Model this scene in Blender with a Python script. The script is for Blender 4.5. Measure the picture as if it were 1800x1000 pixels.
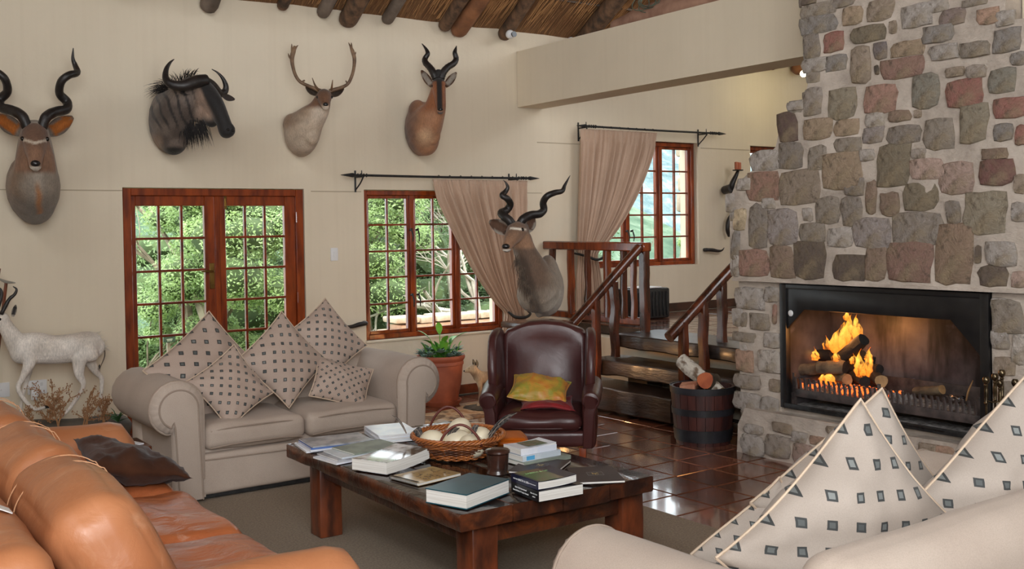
import bpy, bmesh, math, random
from mathutils import Vector, Matrix, noise
PI = math.pi
SC = bpy.context.scene
for _o in list(bpy.data.objects):
    bpy.data.objects.remove(_o)
COL = SC.collection

# ---------------------------------------------------------------- camera
cam_data = bpy.data.cameras.new('camera')
cam = bpy.data.objects.new('camera', cam_data)
COL.objects.link(cam)
SC.camera = cam
cam_data.sensor_width = 36
cam_data.lens = 1818.0 / 1800 * 36
cam_data.shift_y = -66.4 / 1800
cam_data.clip_start = 0.05
cam_data.clip_end = 900
_yaw, _pitch, _roll = 0.958483948, -0.0191220183, 0.0154521143
_f = Vector((math.cos(_yaw) * math.cos(_pitch), math.sin(_yaw) * math.cos(_pitch), math.sin(_pitch)))
_r = Vector((math.sin(_yaw), -math.cos(_yaw), 0))
_d = _f.cross(_r)
_r2 = _r * math.cos(_roll) + _d * math.sin(_roll)
_d2 = -_r * math.sin(_roll) + _d * math.cos(_roll)
_m = Matrix.Identity(4)
for _i in range(3):
    _m[_i][0] = _r2[_i]
    _m[_i][1] = -_d2[_i]
    _m[_i][2] = -_f[_i]
_m[0][3], _m[1][3], _m[2][3] = 0, 0, 1.65
cam.matrix_world = _m

# ---------------------------------------------------------------- world, lights, exposure
W = bpy.data.worlds.new('sky')
SC.world = W
W.use_nodes = True
_nt = W.node_tree
_nt.nodes.clear()
_out = _nt.nodes.new('ShaderNodeOutputWorld')
_bg = _nt.nodes.new('ShaderNodeBackground')
_bg.inputs[0].default_value = (0.88, 0.95, 1.0, 1)
_bg.inputs[1].default_value = 5.6
_nt.links.new(_bg.outputs[0], _out.inputs[0])

def area_light(name, loc, target, sx, sy, power, col=(1, 1, 1), spread=PI):
    L = bpy.data.lights.new(name, 'AREA')
    L.shape = 'RECTANGLE'
    L.size, L.size_y, L.energy, L.color = sx, sy, power, col
    L.spread = spread
    o = bpy.data.objects.new(name, L)
    COL.objects.link(o)
    o.location = loc
    o.rotation_euler = (Vector(target) - Vector(loc)).to_track_quat('-Z', 'Y').to_euler()
    return o

sun = bpy.data.lights.new('sun', 'SUN')
sun.energy = 4.0
sun.angle = math.radians(25)
sun.color = (1, .96, .88)
sun_o = bpy.data.objects.new('sun', sun)
COL.objects.link(sun_o)
sun_o.rotation_euler = Vector((0.35, 0.55, -1)).to_track_quat('-Z', 'Y').to_euler()

# camera flash bounced off the pale wall and roof behind the photographer, and the flash itself
area_light('bounce_light', (-0.3, -1.2, 3.6), (3.6, 6.5, 1.1), 3.2, 2.2, 240, (.97, .985, 1.0))
# added low fill behind the camera, lifts the dark under the table
area_light('low_fill_light', (0.9, -3.2, 1.25), (3.4, 5.0, 0.7), 3.4, 2.0, 130, (.93, .97, 1.0))
area_light('flash_light', (-0.05, -0.1, 2.0), (3.6, 5.5, 0.9), 0.35, 0.25, 46, (.98, .99, 1.0))
# added up light that brightens the thatch, stands for no lamp in the room
area_light('thatch_fill', (1.5, 2.0, 1.9), (4.8, 7.6, 4.2), .6, .6, 11, (.98, .99, 1.0), math.radians(70))
area_light('hall_fill', (7.5, 2.0, 4.2), (5.2, 7.5, 1.2), 2.5, 2.5, 120, (.98, .98, 1.0))  # added unseen fill that brightens the lintel side

SC.view_settings.view_transform = 'Standard'
SC.view_settings.look = 'None'
SC.view_settings.gamma = 1
SC.view_settings.use_curve_mapping = False
SC.view_settings.exposure = 0.0
SC.cycles.use_denoising = True
SC.cycles.max_bounces = 8
SC.cycles.diffuse_bounces = 4
SC.cycles.glossy_bounces = 3
SC.cycles.transparent_max_bounces = 24
SC.cycles.sample_clamp_indirect = 6
SC.cycles.caustics_reflective = False
SC.cycles.caustics_refractive = False

# ---------------------------------------------------------------- helpers
def srgb(*c):
    return tuple(((v / 255) / 12.92 if v / 255 <= .04045 else ((v / 255 + .055) / 1.055) ** 2.4) for v in c)

def nn(nt, t, **kw):
    n = nt.nodes.new(t)
    for k, v in kw.items():
        setattr(n, k, v)
    return n

def new_mat(name):
    m = bpy.data.materials.new(name)
    m.use_nodes = True
    nt = m.node_tree
    b = nt.nodes['Principled BSDF']
    return m, nt, b

def mapped(nt, stretch=(1, 1, 1), kind='Object'):
    tc = nn(nt, 'ShaderNodeTexCoord')
    mp = nn(nt, 'ShaderNodeMapping')
    mp.inputs['Scale'].default_value = stretch
    nt.links.new(tc.outputs[kind], mp.inputs[0])
    return mp.outputs[0]

def noise_tex(nt, vec, scale, detail=4, rough=.55, dist=0):
    n = nn(nt, 'ShaderNodeTexNoise')
    n.inputs['Scale'].default_value = scale
    n.inputs['Detail'].default_value = detail
    n.inputs['Roughness'].default_value = rough
    n.inputs['Distortion'].default_value = dist
    nt.links.new(vec, n.inputs['Vector'])
    return n.outputs['Fac']

def ramp(nt, fac, stops):
    r = nn(nt, 'ShaderNodeValToRGB')
    e = r.color_ramp.elements
    while len(e) > 1:
        e.remove(e[-1])
    e[0].position, e[0].color = stops[0][0], (*stops[0][1][:3], 1)
    for p, c in stops[1:]:
        k = e.new(p)
        k.color = (*c[:3], 1)
    nt.links.new(fac, r.inputs[0])
    return r.outputs[0]

def mixc(nt, fac, a, b, mode='MIX'):
    m = nn(nt, 'ShaderNodeMix', data_type='RGBA', blend_type=mode)
    for sock, v in ((m.inputs[0], fac), (m.inputs[6], a), (m.inputs[7], b)):
        if hasattr(v, 'links') or hasattr(v, 'is_linked'):
            nt.links.new(v, sock)
        elif isinstance(v, (int, float)):
            sock.default_value = v
        else:
            sock.default_value = (*v[:3], 1)
    return m.outputs[2]

def bump(nt, b, h, strength=.3, dist=.01, prev=None):
    n = nn(nt, 'ShaderNodeBump')
    n.inputs['Strength'].default_value = strength
    n.inputs['Distance'].default_value = dist
    nt.links.new(h, n.inputs['Height'])
    if prev is not None:
        nt.links.new(prev, n.inputs['Normal'])
    nt.links.new(n.outputs[0], b.inputs['Normal'])
    return n.outputs[0]

def mat(name, col, col2=None, rough=.6, scale=6, stretch=(1, 1, 1), bs=0, bscale=60, bd=.003, bstretch=None,
        metal=0, spec=.5, coat=0, detail=5, lo=.35, hi=.65, source=None, rvar=0, sheen=0, coords='Object', trans=0):
    m, nt, b = new_mat(name)
    v = mapped(nt, stretch, coords)
    col2 = col2 or tuple(c * .75 for c in col)
    f = noise_tex(nt, v, scale, detail)
    base = ramp(nt, f, [(lo, col), (hi, col2)])
    if source == 'object':
        oi = nn(nt, 'ShaderNodeObjectInfo')
        base = mixc(nt, 1.0, base, oi.outputs['Color'], 'MULTIPLY')
    elif source == 'attr':
        at = nn(nt, 'ShaderNodeVertexColor', layer_name='Col')
        base = mixc(nt, 1.0, base, at.outputs[0], 'MULTIPLY')
    nt.links.new(base, b.inputs['Base Color'])
    b.inputs['Roughness'].default_value = rough
    b.inputs['Metallic'].default_value = metal
    b.inputs['Specular IOR Level'].default_value = spec
    b.inputs['Coat Weight'].default_value = coat
    b.inputs['Coat Roughness'].default_value = .15
    b.inputs['Sheen Weight'].default_value = sheen
    if rvar:
        mr = nn(nt, 'ShaderNodeMapRange')
        mr.inputs[3].default_value = max(0.02, rough - rvar)
        mr.inputs[4].default_value = min(1, rough + rvar)
        nt.links.new(noise_tex(nt, v, scale * 1.7, 3), mr.inputs[0])
        nt.links.new(mr.outputs[0], b.inputs['Roughness'])
    if bs:
        v2 = mapped(nt, bstretch or stretch, coords)
        bump(nt, b, noise_tex(nt, v2, bscale, 6, .6), bs, bd)
    return m

def emat(name, col, strength):
    m, nt, b = new_mat(name)
    b.inputs['Base Color'].default_value = (0, 0, 0, 1)
    b.inputs['Emission Color'].default_value = (*col, 1)
    b.inputs['Emission Strength'].default_value = strength
    return m

def flatmat(name, col, rough=.5, **kw):
    m, nt, b = new_mat(name)
    b.inputs['Base Color'].default_value = (*col, 1)
    b.inputs['Roughness'].default_value = rough
    for k, v in kw.items():
        b.inputs[k].default_value = v
    return m

WHITE = (1, 1, 1)

def finish(me, mat_, smooth=True, angle=40):
    if mat_ is not None:
        for m_ in (mat_ if isinstance(mat_, (list, tuple)) else [mat_]):
            me.materials.append(m_)
    if smooth:
        me.polygons.foreach_set('use_smooth', [True] * len(me.polygons))
        if angle < 180:
            me.set_sharp_from_angle(angle=math.radians(angle))
    me.update()

def link(name, me, parent=None, loc=None, rot=None):
    o = bpy.data.objects.new(name, me)
    COL.objects.link(o)
    if parent is not None:
        o.parent = parent
    if loc is not None:
        o.location = loc
    if rot is not None:
        o.rotation_euler = rot
    return o

def obj(name, bm, mat_, parent=None, smooth=True, angle=40, loc=None, rot=None):
    me = bpy.data.meshes.new(name)
    bm.to_mesh(me)
    bm.free()
    finish(me, mat_, smooth, angle)
    return link(name, me, parent, loc, rot)

def tag(o, label=None, cat=None, group=None, kind=None):
    if label: o['label'] = label
    if cat: o['category'] = cat
    if group: o['group'] = group
    if kind: o['kind'] = kind
    return o

def thing(name, label, cat, loc=(0, 0, 0), rz=0, group=None, kind=None, rot=None):
    o = bpy.data.objects.new(name, None)
    COL.objects.link(o)
    o.empty_display_size = .1
    o.location = loc
    o.rotation_euler = rot if rot else (0, 0, rz)
    return tag(o, label, cat, group, kind)

def copy_tree(o, parent=None):
    c = o.copy()
    COL.objects.link(c)
    if parent is not None:
        c.parent = parent
    for ch in [x for x in bpy.data.objects if x.parent == o]:
        copy_tree(ch, c)
    return c

def BM():
    return bmesh.new()

def box(bm, c, s, rot=None, bev=0, seg=2, mi=0):
    g = bmesh.ops.create_cube(bm, size=1)
    vs = g['verts']
    M = Matrix.Translation(Vector(c)) @ ((rot if isinstance(rot, Matrix) else Matrix.Rotation(rot, 4, 'Z')) if rot is not None else Matrix.Identity(4)) @ Matrix.Diagonal((*s, 1))
    bmesh.ops.transform(bm, matrix=M, verts=vs)
    fs = list({f for v in vs for f in v.link_faces})
    for f in fs:
        f.material_index = mi
    if bev:
        es = list({e for v in vs for e in v.link_edges})
        bmesh.ops.bevel(bm, geom=es, offset=bev, segments=seg, profile=.5, affect='EDGES', material=-1)
    return vs

def bar(bm, a, b, w, h, bev=0, up=(0, 0, 1), seg=1):
    a, b = Vector(a), Vector(b)
    d = b - a
    L = d.length
    d.normalize()
    u = Vector(up)
    if abs(d.dot(u)) > .98:
        u = Vector((0, 1, 0))
    s = d.cross(u).normalized()
    u = s.cross(d)
    M = Matrix((s, d, u)).transposed().to_4x4()
    M.translation = (a + b) / 2
    g = bmesh.ops.create_cube(bm, size=1)
    bmesh.ops.transform(bm, matrix=M @ Matrix.Diagonal((w, L, h, 1)), verts=g['verts'])
    if bev:
        es = list({e for v in g['verts'] for e in v.link_edges})
        bmesh.ops.bevel(bm, geom=es, offset=bev, segments=seg, profile=.5, affect='EDGES')

def catmull(pts, n=4):
    if len(pts) < 3:
        out = []
        for i in range(len(pts) - 1):
            for k in range(n):
                t = k / n
                out.append([a + (b - a) * t for a, b in zip(pts[i], pts[i + 1])])
        out.append(list(pts[-1]))
        return out
    P = [[2 * a - b for a, b in zip(pts[0], pts[1])]] + [list(p) for p in pts] + [[2 * a - b for a, b in zip(pts[-1], pts[-2])]]
    out = []
    for i in range(1, len(P) - 2):
        for k in range(n):
            t = k / n
            out.append([.5 * (2 * p1 + (p2 - p0) * t + (2 * p0 - 5 * p1 + 4 * p2 - p3) * t * t + (3 * p1 - p0 - 3 * p2 + p3) * t ** 3)
                        for p0, p1, p2, p3 in zip(P[i - 1], P[i], P[i + 1], P[i + 2])])
    out.append(list(pts[-1]))
    return out

def tube(bm, pts, seg=10, n=4, side=None, cap=True, radial=None, mi=0):
    """pts (x,y,z,r) or (x,y,z,r_side,r_up)."""
    P = catmull(pts, n)
    N = len(P)
    ring_prev = None
    s_prev = Vector(side) if side is not None else None
    rings = []
    for i in range(N):
        c = Vector(P[i][:3])
        t = Vector(P[min(i + 1, N - 1)][:3]) - Vector(P[max(i - 1, 0)][:3])
        if t.length < 1e-9:
            t = Vector((0, 0, 1))
        t.normalize()
        if s_prev is None:
            s_prev = t.orthogonal()
        s = (s_prev - t * s_prev.dot(t))
        if s.length < 1e-4:
            s = t.orthogonal()
        s.normalize()
        if side is None:
            s_prev = s
        u = t.cross(s)
        ra = max(P[i][3], 1e-5)
        rb = max(P[i][4], 1e-5) if len(P[i]) > 4 else ra
        ring = []
        for k in range(seg):
            a = 2 * PI * k / seg
            m = radial(i / (N - 1), a) if radial else 1
            ring.append(bm.verts.new(c + s * (math.cos(a) * ra * m) + u * (math.sin(a) * rb * m)))
        rings.append(ring)
    for i in range(N - 1):
        for k in range(seg):
            f = bm.faces.new((rings[i][k], rings[i][(k + 1) % seg], rings[i + 1][(k + 1) % seg], rings[i + 1][k]))
            f.material_index = mi
    if cap:
        bm.faces.new(list(reversed(rings[0]))).material_index = mi
        bm.faces.new(rings[-1]).material_index = mi
    return rings

def cappts(pts, n=4):
    """round the two ends of a tube point list: used for blobs"""
    P = [list(p) for p in catmull(pts, n)]
    def endcap(p, q):
        d = Vector(p[:3]) - Vector(q[:3])
        d = d.normalized() if d.length else Vector((0, 0, 1))
        r = min(p[3:])
        out = []
        for a in (.5, .8, .96):
            k = math.sqrt(1 - a * a)
            out.append([*(Vector(p[:3]) + d * r * a)] + [x * k for x in p[3:]])
        return out
    return list(reversed(endcap(P[0], P[1]))) + P + endcap(P[-1], P[-2])

def lathe(bm, prof, seg=32, c=(0, 0, 0), close=False, mi=0):
    rings = []
    for r, z in prof:
        if r < 1e-5:
            rings.append([bm.verts.new((c[0], c[1], c[2] + z))])
        else:
            rings.append([bm.verts.new((c[0] + r * math.cos(2 * PI * k / seg), c[1] + r * math.sin(2 * PI * k / seg), c[2] + z)) for k in range(seg)])
    for a, b in zip(rings[:-1], rings[1:]):
        for k in range(seg):
            k2 = (k + 1) % seg
            vs = [a[k % len(a)], a[k2 % len(a)], b[k2 % len(b)], b[k % len(b)]]
            u = []
            for v in vs:
                if v not in u:
                    u.append(v)
            if len(u) > 2:
                try:
                    bm.faces.new(u).material_index = mi
                except ValueError:
                    pass
    return rings

def prism(bm, poly, fn, t0, t1, bev=0, seg=2):
    """extrude 2D polygon; fn(a,b,t)->xyz"""
    A = [bm.verts.new(fn(a, b, t0)) for a, b in poly]
    B = [bm.verts.new(fn(a, b, t1)) for a, b in poly]
    n = len(poly)
    f1 = bm.faces.new(A)
    f2 = bm.faces.new(list(reversed(B)))
    for i in range(n):
        bm.faces.new((A[i], B[i], B[(i + 1) % n], A[(i + 1) % n]))
    bmesh.ops.recalc_face_normals(bm, faces=list({f for v in A + B for f in v.link_faces}))
    if bev:
        es = list(f1.edges) + list(f2.edges)
        bmesh.ops.bevel(bm, geom=es, offset=bev, segments=seg, profile=.5, affect='EDGES')

def puff(bm, c, s, r=.06, n=10, crown=(0, 0, 0), rot=None, wr=0, ws=6, seed=0):
    """soft rounded box with crowned faces and optional wrinkles"""
    hx, hy, hz = s[0] / 2, s[1] / 2, s[2] / 2
    r = min(r, hx, hy, hz)
    M = Matrix.Translation(Vector(c)) @ (rot.to_4x4() if rot is not None else Matrix.Identity(4))
    cache = {}
    def vert(px, py, pz):
        key = (round(px, 5), round(py, 5), round(pz, 5))
        if key in cache:
            return cache[key]
        q = Vector((px * hx, py * hy, pz * hz))
        inn = Vector((max(-(hx - r), min(hx - r, q.x)), max(-(hy - r), min(hy - r, q.y)), max(-(hz - r), min(hz - r, q.z))))
        d = q - inn
        nrm = d.normalized() if d.length > 1e-9 else Vector((0, 0, 0))
        v = inn + nrm * r if d.length > 1e-9 else q
        v.x += math.copysign(crown[0], px) * abs(px) * (1 - py * py) * (1 - pz * pz)
        v.y += math.copysign(crown[1], py) * abs(py) * (1 - px * px) * (1 - pz * pz)
        v.z += math.copysign(crown[2], pz) * abs(pz) * (1 - px * px) * (1 - py * py)
        if wr:
            v += (nrm if nrm.length else Vector((0, 0, 1))) * wr * noise.noise(v * ws + Vector((seed, 0, 0)))
        bv = bm.verts.new(M @ v)
        cache[key] = bv
        return bv
    # non uniform grid: dense near edges
    def grid(h):
        e = r / h
        k = [-1, -1 + e * .12, -1 + e * .35, -1 + e * .65, -1 + e]
        mid = [(-1 + e) + (2 - 2 * e) * i / n for i in range(1, n)] if e < 1 else []
        out = k + mid + [-x for x in reversed(k)]
        res = []
        for x in out:
            if not res or x - res[-1] > 1e-4:
                res.append(x)
        return res
    gx, gy, gz = grid(hx), grid(hy), grid(hz)
    for (ga, gb, f) in ((gx, gy, lambda a, b, s_: (a, b, s_)), (gx, gz, lambda a, b, s_: (a, s_, b)), (gy, gz, lambda a, b, s_: (s_, a, b))):
        for s_ in (-1, 1):
            for i in range(len(ga) - 1):
                for j in range(len(gb) - 1):
                    vs = [vert(*f(ga[i], gb[j], s_)), vert(*f(ga[i + 1], gb[j], s_)), vert(*f(ga[i + 1], gb[j + 1], s_)), vert(*f(ga[i], gb[j + 1], s_))]
                    if len(set(vs)) == 4:
                        bm.faces.new(vs)
    bmesh.ops.recalc_face_normals(bm, faces=bm.faces[:])

def displace(bm, amp, scale, seed=0):
    bm.normal_update()
    for v in bm.verts:
        v.co += v.normal * amp * noise.noise(v.co * scale + Vector((seed, seed * .7, 0)))

def join_clean(bm, d=1e-5):
    bmesh.ops.remove_doubles(bm, verts=bm.verts[:], dist=d)
STONE_RGB={'b': (92, 74, 60), 'bg': (120, 108, 96), 'gt': (128, 115, 98), 'to': (148, 118, 78), 't': (138, 116, 90), 'g': (122, 116, 110), 'pg': (150, 141, 132), 'rg': (128, 104, 96), 'ot': (160, 112, 76), 'r': (146, 72, 52), 'ob': (112, 98, 68), 'pu': (108, 96, 98), 'rb': (132, 86, 66), 'og': (112, 108, 92), 'rt': (150, 96, 72), 'pbg': (136, 122, 108), 'olt': (124, 112, 84), 'w': (165, 155, 142), 'pk': (158, 122, 104), 'pb': (92, 62, 54), 'rbo': (142, 90, 62), 'cy': (188, 160, 104), 'tb': (124, 94, 68), 'd': (60, 52, 48), 'obr': (134, 100, 66), 'mar': (118, 62, 52), 'gp': (134, 122, 118)}
HOOD_STONES=[(4.514, 3.121, 0.114, 0.036, 'b'), (4.257, 3.067, 0.202, 0.063, 'bg'), (4.444, 3.054, 0.273, 0.081, 'gt'), (4.169, 2.969, 0.144, 0.113, 'to'), (3.967, 2.968, 0.188, 0.137, 't'), (4.441, 2.956, 0.278, 0.113, 'g'), (3.715, 2.889, 0.197, 0.133, 'pg'), (3.474, 2.838, 0.159, 0.098, 'rg'), (3.258, 2.805, 0.132, 0.091, 'ot'), (3.34, 2.897, 0.15, 0.042, 'gt'), (4.315, 2.821, 0.145, 0.124, 'r'), (4.051, 2.832, 0.237, 0.104, 'ob'), (3.874, 2.845, 0.052, 0.079, 't'), (4.487, 2.821, 0.135, 0.167, 'bg'), (3.963, 2.713, 0.092, 0.107, 'pu'), (3.779, 2.699, 0.211, 0.09, 'to'), (4.297, 2.683, 0.158, 0.104, 'g'), (4.464, 2.692, 0.21, 0.089, 'pg'), (4.11, 2.647, 0.142, 0.225, 't'), (3.991, 2.596, 0.031, 0.057, 'd'), (3.816, 2.585, 0.276, 0.12, 'rb'), (3.467, 2.515, 0.109, 0.057, 't'), (3.574, 2.756, 0.19, 0.099, 'g'), (3.535, 2.641, 0.178, 0.09, 'pg'), (3.342, 2.63, 0.169, 0.084, 'gt'), (3.334, 2.501, 0.116, 0.074, 'pbg'), (3.15, 2.653, 0.151, 0.124, 'g'), (3.081, 2.54, 0.087, 0.071, 'g'), (3.179, 2.43, 0.161, 0.141, 'og'), (4.484, 2.454, 0.141, 0.18, 'pbg'), (4.264, 2.42, 0.205, 0.191, 'olt'), (3.966, 2.417, 0.235, 0.176, 'rt'), (3.657, 2.429, 0.174, 0.194, 'og'), (3.41, 2.386, 0.21, 0.15, 'r'), (3.135, 2.271, 0.177, 0.11, 'r'), (4.633, 2.439, 0.13, 0.056, 'pg'), (4.7, 2.299, 0.158, 0.193, 'pb'), (4.449, 2.267, 0.224, 0.134, 'to'), (4.219, 2.257, 0.179, 0.103, 'to'), (4.012, 2.287, 0.138, 0.089, 'w'), (3.836, 2.294, 0.15, 0.068, 'tb'), (3.71, 2.296, 0.046, 0.045, 't'), (4.024, 2.192, 0.148, 0.1, 'gp'), (3.805, 2.178, 0.226, 0.108, 'bg'), (4.208, 2.148, 0.202, 0.091, 'gt'), (3.569, 2.164, 0.19, 0.186, 'gt'), (3.349, 2.208, 0.162, 0.216, 'olt'), (3.172, 2.14, 0.111, 0.096, 'g'), (3.071, 2.115, 0.059, 0.105, 'r'), (4.681, 2.11, 0.2, 0.179, 'bg'), (4.451, 2.074, 0.154, 0.159, 'gt'), (4.269, 1.983, 0.287, 0.231, 'to'), (3.882, 1.991, 0.217, 0.25, 'ob'), (4.07, 2.07, 0.103, 0.07, 'pg'), (3.702, 2.055, 0.095, 0.059, 'pbg'), (3.651, 1.959, 0.225, 0.122, 'pk'), (3.462, 1.895, 0.204, 0.172, 'pk'), (3.218, 1.918, 0.199, 0.142, 'mar'), (3.226, 2.023, 0.146, 0.06, 'tb'), (4.898, 2.087, 0.265, 0.133, 'pg'), (4.928, 1.906, 0.273, 0.202, 'rbo'), (4.601, 1.887, 0.326, 0.224, 't'), (4.169, 1.875, 0.139, 0.11, 'bg'), (4.039, 1.802, 0.072, 0.198, 'tb'), (3.911, 1.754, 0.122, 0.138, 'tb'), (3.694, 1.795, 0.219, 0.167, 'ob'), (4.381, 1.726, 0.186, 0.174, 'gt'), (4.189, 1.712, 0.154, 0.19, 'bg'), (4.536, 1.703, 0.077, 0.086, 'pg'), (5.145, 1.677, 0.105, 0.146, 'cy'), (4.974, 1.624, 0.169, 0.295, 'bg'), (4.746, 1.614, 0.262, 0.237, 'gp'), (4.041, 1.577, 0.26, 0.186, 'gp'), (4.502, 1.581, 0.207, 0.128, 'gt'), (4.281, 1.55, 0.203, 0.12, 'pg'), (3.726, 1.6, 0.334, 0.19, 'bg'), (3.483, 1.698, 0.088, 0.13, 'bg'), (3.284, 1.69, 0.244, 0.232, 'olt'), (3.476, 1.418, 0.219, 0.343, 'obr'), (3.328, 1.45, 0.033, 0.099, 'b'), (3.194, 1.457, 0.172, 0.132, 'pg'), (3.086, 1.689, 0.088, 0.106, 'pg'), (3.076, 1.843, 0.073, 0.103, 't'), (5.02, 1.348, 0.262, 0.188, 'rt'), (4.763, 1.353, 0.209, 0.217, 'tb'), (4.535, 1.373, 0.244, 0.248, 'b'), (4.21, 1.336, 0.235, 0.167, 'b'), (4.01, 1.36, 0.148, 0.232, 'tb'), (3.775, 1.362, 0.295, 0.241, 'rb'), (3.241, 1.304, 0.165, 0.115, 'b'), (3.088, 1.287, 0.081, 0.089, 'pk'), (5.186, 1.489, 0.077, 0.2, 'g'), (5.183, 1.329, 0.065, 0.147, 'pg'), (5.232, 1.801, 0.071, 0.133, 'pg'), (5.098, 1.929, 0.127, 0.087, 'pg'), (3.158, 2.774, 0.107, 0.085, 'pg'), (3.582, 2.92, 0.16, 0.073, 'pg'), (4.874, 1.786, 0.111, 0.073, 'pg')]
LOW_STONES=[(5.112, 1.107, 0.268, 0.16, 'pg', 'P'), (5.022, 0.946, 0.177, 0.123, 'gt', 'P'), (5.175, 0.825, 0.212, 0.071, 'gt', 'P'), (4.876, 1.01, 0.033, 0.134, 'rt', 'P'), (5.165, 0.653, 0.164, 0.161, 'ot', 'P'), (4.928, 0.67, 0.218, 0.161, 'w', 'P'), (4.906, 0.824, 0.139, 0.108, 'pg', 'P'), (5.144, 0.504, 0.24, 0.103, 'pbg', 'P'), (4.888, 0.507, 0.095, 0.091, 't', 'P'), (5.226, 0.967, 0.102, 0.135, 'pg', 'P'), (4.907, 1.149, 0.122, 0.108, 'pg', 'P'), (5.146, 0.358, 0.264, 0.134, 'pg', 'P'), (4.932, 0.353, 0.168, 0.131, 'pg', 'P'), (4.798, 0.102, 0.223, 0.154, 'pbg', 'H'), (4.561, 0.079, 0.211, 0.15, 'pk', 'H'), (5.027, 0.069, 0.212, 0.158, 'pg', 'H'), (4.756, 0.235, 0.167, 0.068, 't', 'H'), (4.297, 0.296, 0.169, 0.053, 't', 'H'), (4.458, 0.195, 0.131, 0.058, 'ot', 'H'), (5.019, 0.186, 0.172, 0.066, 'pg', 'H'), (4.611, 0.196, 0.13, 0.071, 'pg', 'H'), (4.385, 0.089, 0.148, 0.143, 'pg', 'H'), (3.541, 0.31, 0.123, 0.059, 'ot', 'H'), (3.642, 0.33, 0.123, 0.074, 't', 'H'), (4.191, 0.202, 0.188, 0.099, 'pg', 'H'), (3.185, 1.094, 0.181, 0.196, 'gt', 'P'), (3.124, 0.916, 0.078, 0.174, 'w', 'P'), (3.231, 0.959, 0.102, 0.106, 'pg', 'P'), (3.205, 0.812, 0.127, 0.106, 't', 'P'), (3.17, 0.676, 0.126, 0.105, 'gt', 'P'), (3.239, 1.197, 0.092, 0.071, 'pg', 'P')]
HOOD_EDGE=[(4.58, 3.144), (4.563, 2.951), (4.542, 2.769), (4.52, 2.622), (4.559, 2.482), (4.675, 2.433), (4.77, 2.318), (4.812, 2.172), (5.009, 2.033), (5.188, 1.932), (5.233, 1.844), (5.248, 1.621), (5.24, 1.377), (5.209, 1.237)]
FIRE_LOGS=[((5.85, 4.808, 0.61), (5.9, 4.674, 0.629), 0.04), ((5.84, 4.634, 0.641), (5.86, 4.431, 0.666), 0.045), ((5.9, 4.505, 0.712), (5.86, 4.284, 0.864), 0.042), ((6.0, 4.683, 0.551), (5.82, 4.387, 0.591), 0.035), ((6.0, 4.47, 0.593), (5.82, 4.248, 0.59), 0.036), ((6.0, 4.324, 0.609), (5.82, 4.123, 0.606), 0.042), ((6.05, 4.84, 0.7), (6.0, 4.635, 0.714), 0.038), ((5.98, 4.396, 0.647), (5.95, 4.228, 0.661), 0.035), ((6.05, 4.582, 0.627), (6.05, 4.418, 0.638), 0.04), ((6.05, 4.506, 0.699), (6.0, 4.395, 0.738), 0.035), ((6.05, 4.351, 0.726), (6.05, 4.359, 0.663), 0.02), ((6.0, 3.993, 0.538), (5.95, 3.773, 0.581), 0.03), ((6.0, 5.014, 0.554), (6.05, 4.997, 0.585), 0.04)]
FLAMES=[((5.97, 4.551, 0.701), 0.315, 0.088), ((5.95, 4.46, 0.799), 0.239, 0.076), ((5.99, 4.438, 0.823), 0.214, 0.063), ((5.93, 4.565, 0.741), 0.202, 0.069), ((5.95, 4.657, 0.757), 0.101, 0.05), ((5.97, 4.776, 0.667), 0.101, 0.05), ((6.0, 4.543, 0.75), 0.252, 0.076), ((5.83, 4.3, 0.616), 0.189, 0.063), ((5.88, 4.28, 0.613), 0.202, 0.05), ((5.9, 4.279, 0.709), 0.101, 0.044), ((5.86, 4.574, 0.532), 0.113, 0.076), ((5.85, 4.612, 0.541), 0.076, 0.05), ((5.84, 4.497, 0.693), 0.088, 0.05), ((5.86, 4.365, 0.692), 0.076, 0.05), ((5.97, 4.503, 0.97), 0.076, 0.038)]
BOK={'chest': (-0.246, 0.539), 'mid': (-0.032, 0.496), 'rump': (0.231, 0.522), 'neck0': (-0.283, 0.596), 'neck1': (-0.334, 0.684), 'head0': (-0.362, 0.769), 'head1': (-0.43, 0.74), 'nose': (-0.513, 0.688), 'h0': (-0.38, 0.832), 'h1': (-0.329, 0.904), 'h2': (-0.29, 0.944), 'h3': (-0.278, 0.981), 'h4': (-0.3, 1.003), 'g0': (-0.413, 0.834), 'g1': (-0.374, 0.907), 'g2': (-0.365, 0.968), 'g3': (-0.387, 1.003), 'ear0': (-0.305, 0.782), 'ear1': (-0.284, 0.868), 'fs': (-0.21, 0.422), 'fk': (-0.283, 0.245), 'fc': (-0.19, 0.1), 'fh': (-0.108, 0.099), 'f2s': (-0.191, 0.4), 'f2k': (-0.221, 0.255), 'f2h': (-0.251, 0.115), 'ht': (0.148, 0.443), 'hst': (0.137, 0.327), 'hh': (0.163, 0.225), 'hc': (0.075, 0.087), 'hf': (0.001, 0.014), 'r0': (0.237, 0.417), 'r1': (0.285, 0.313), 'r2': (0.325, 0.252), 'r3': (0.314, 0.113), 'r4': (0.299, -0.008), 't0': (0.331, 0.523), 't1': (0.338, 0.439), 't2': (0.298, 0.342)}
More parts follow.
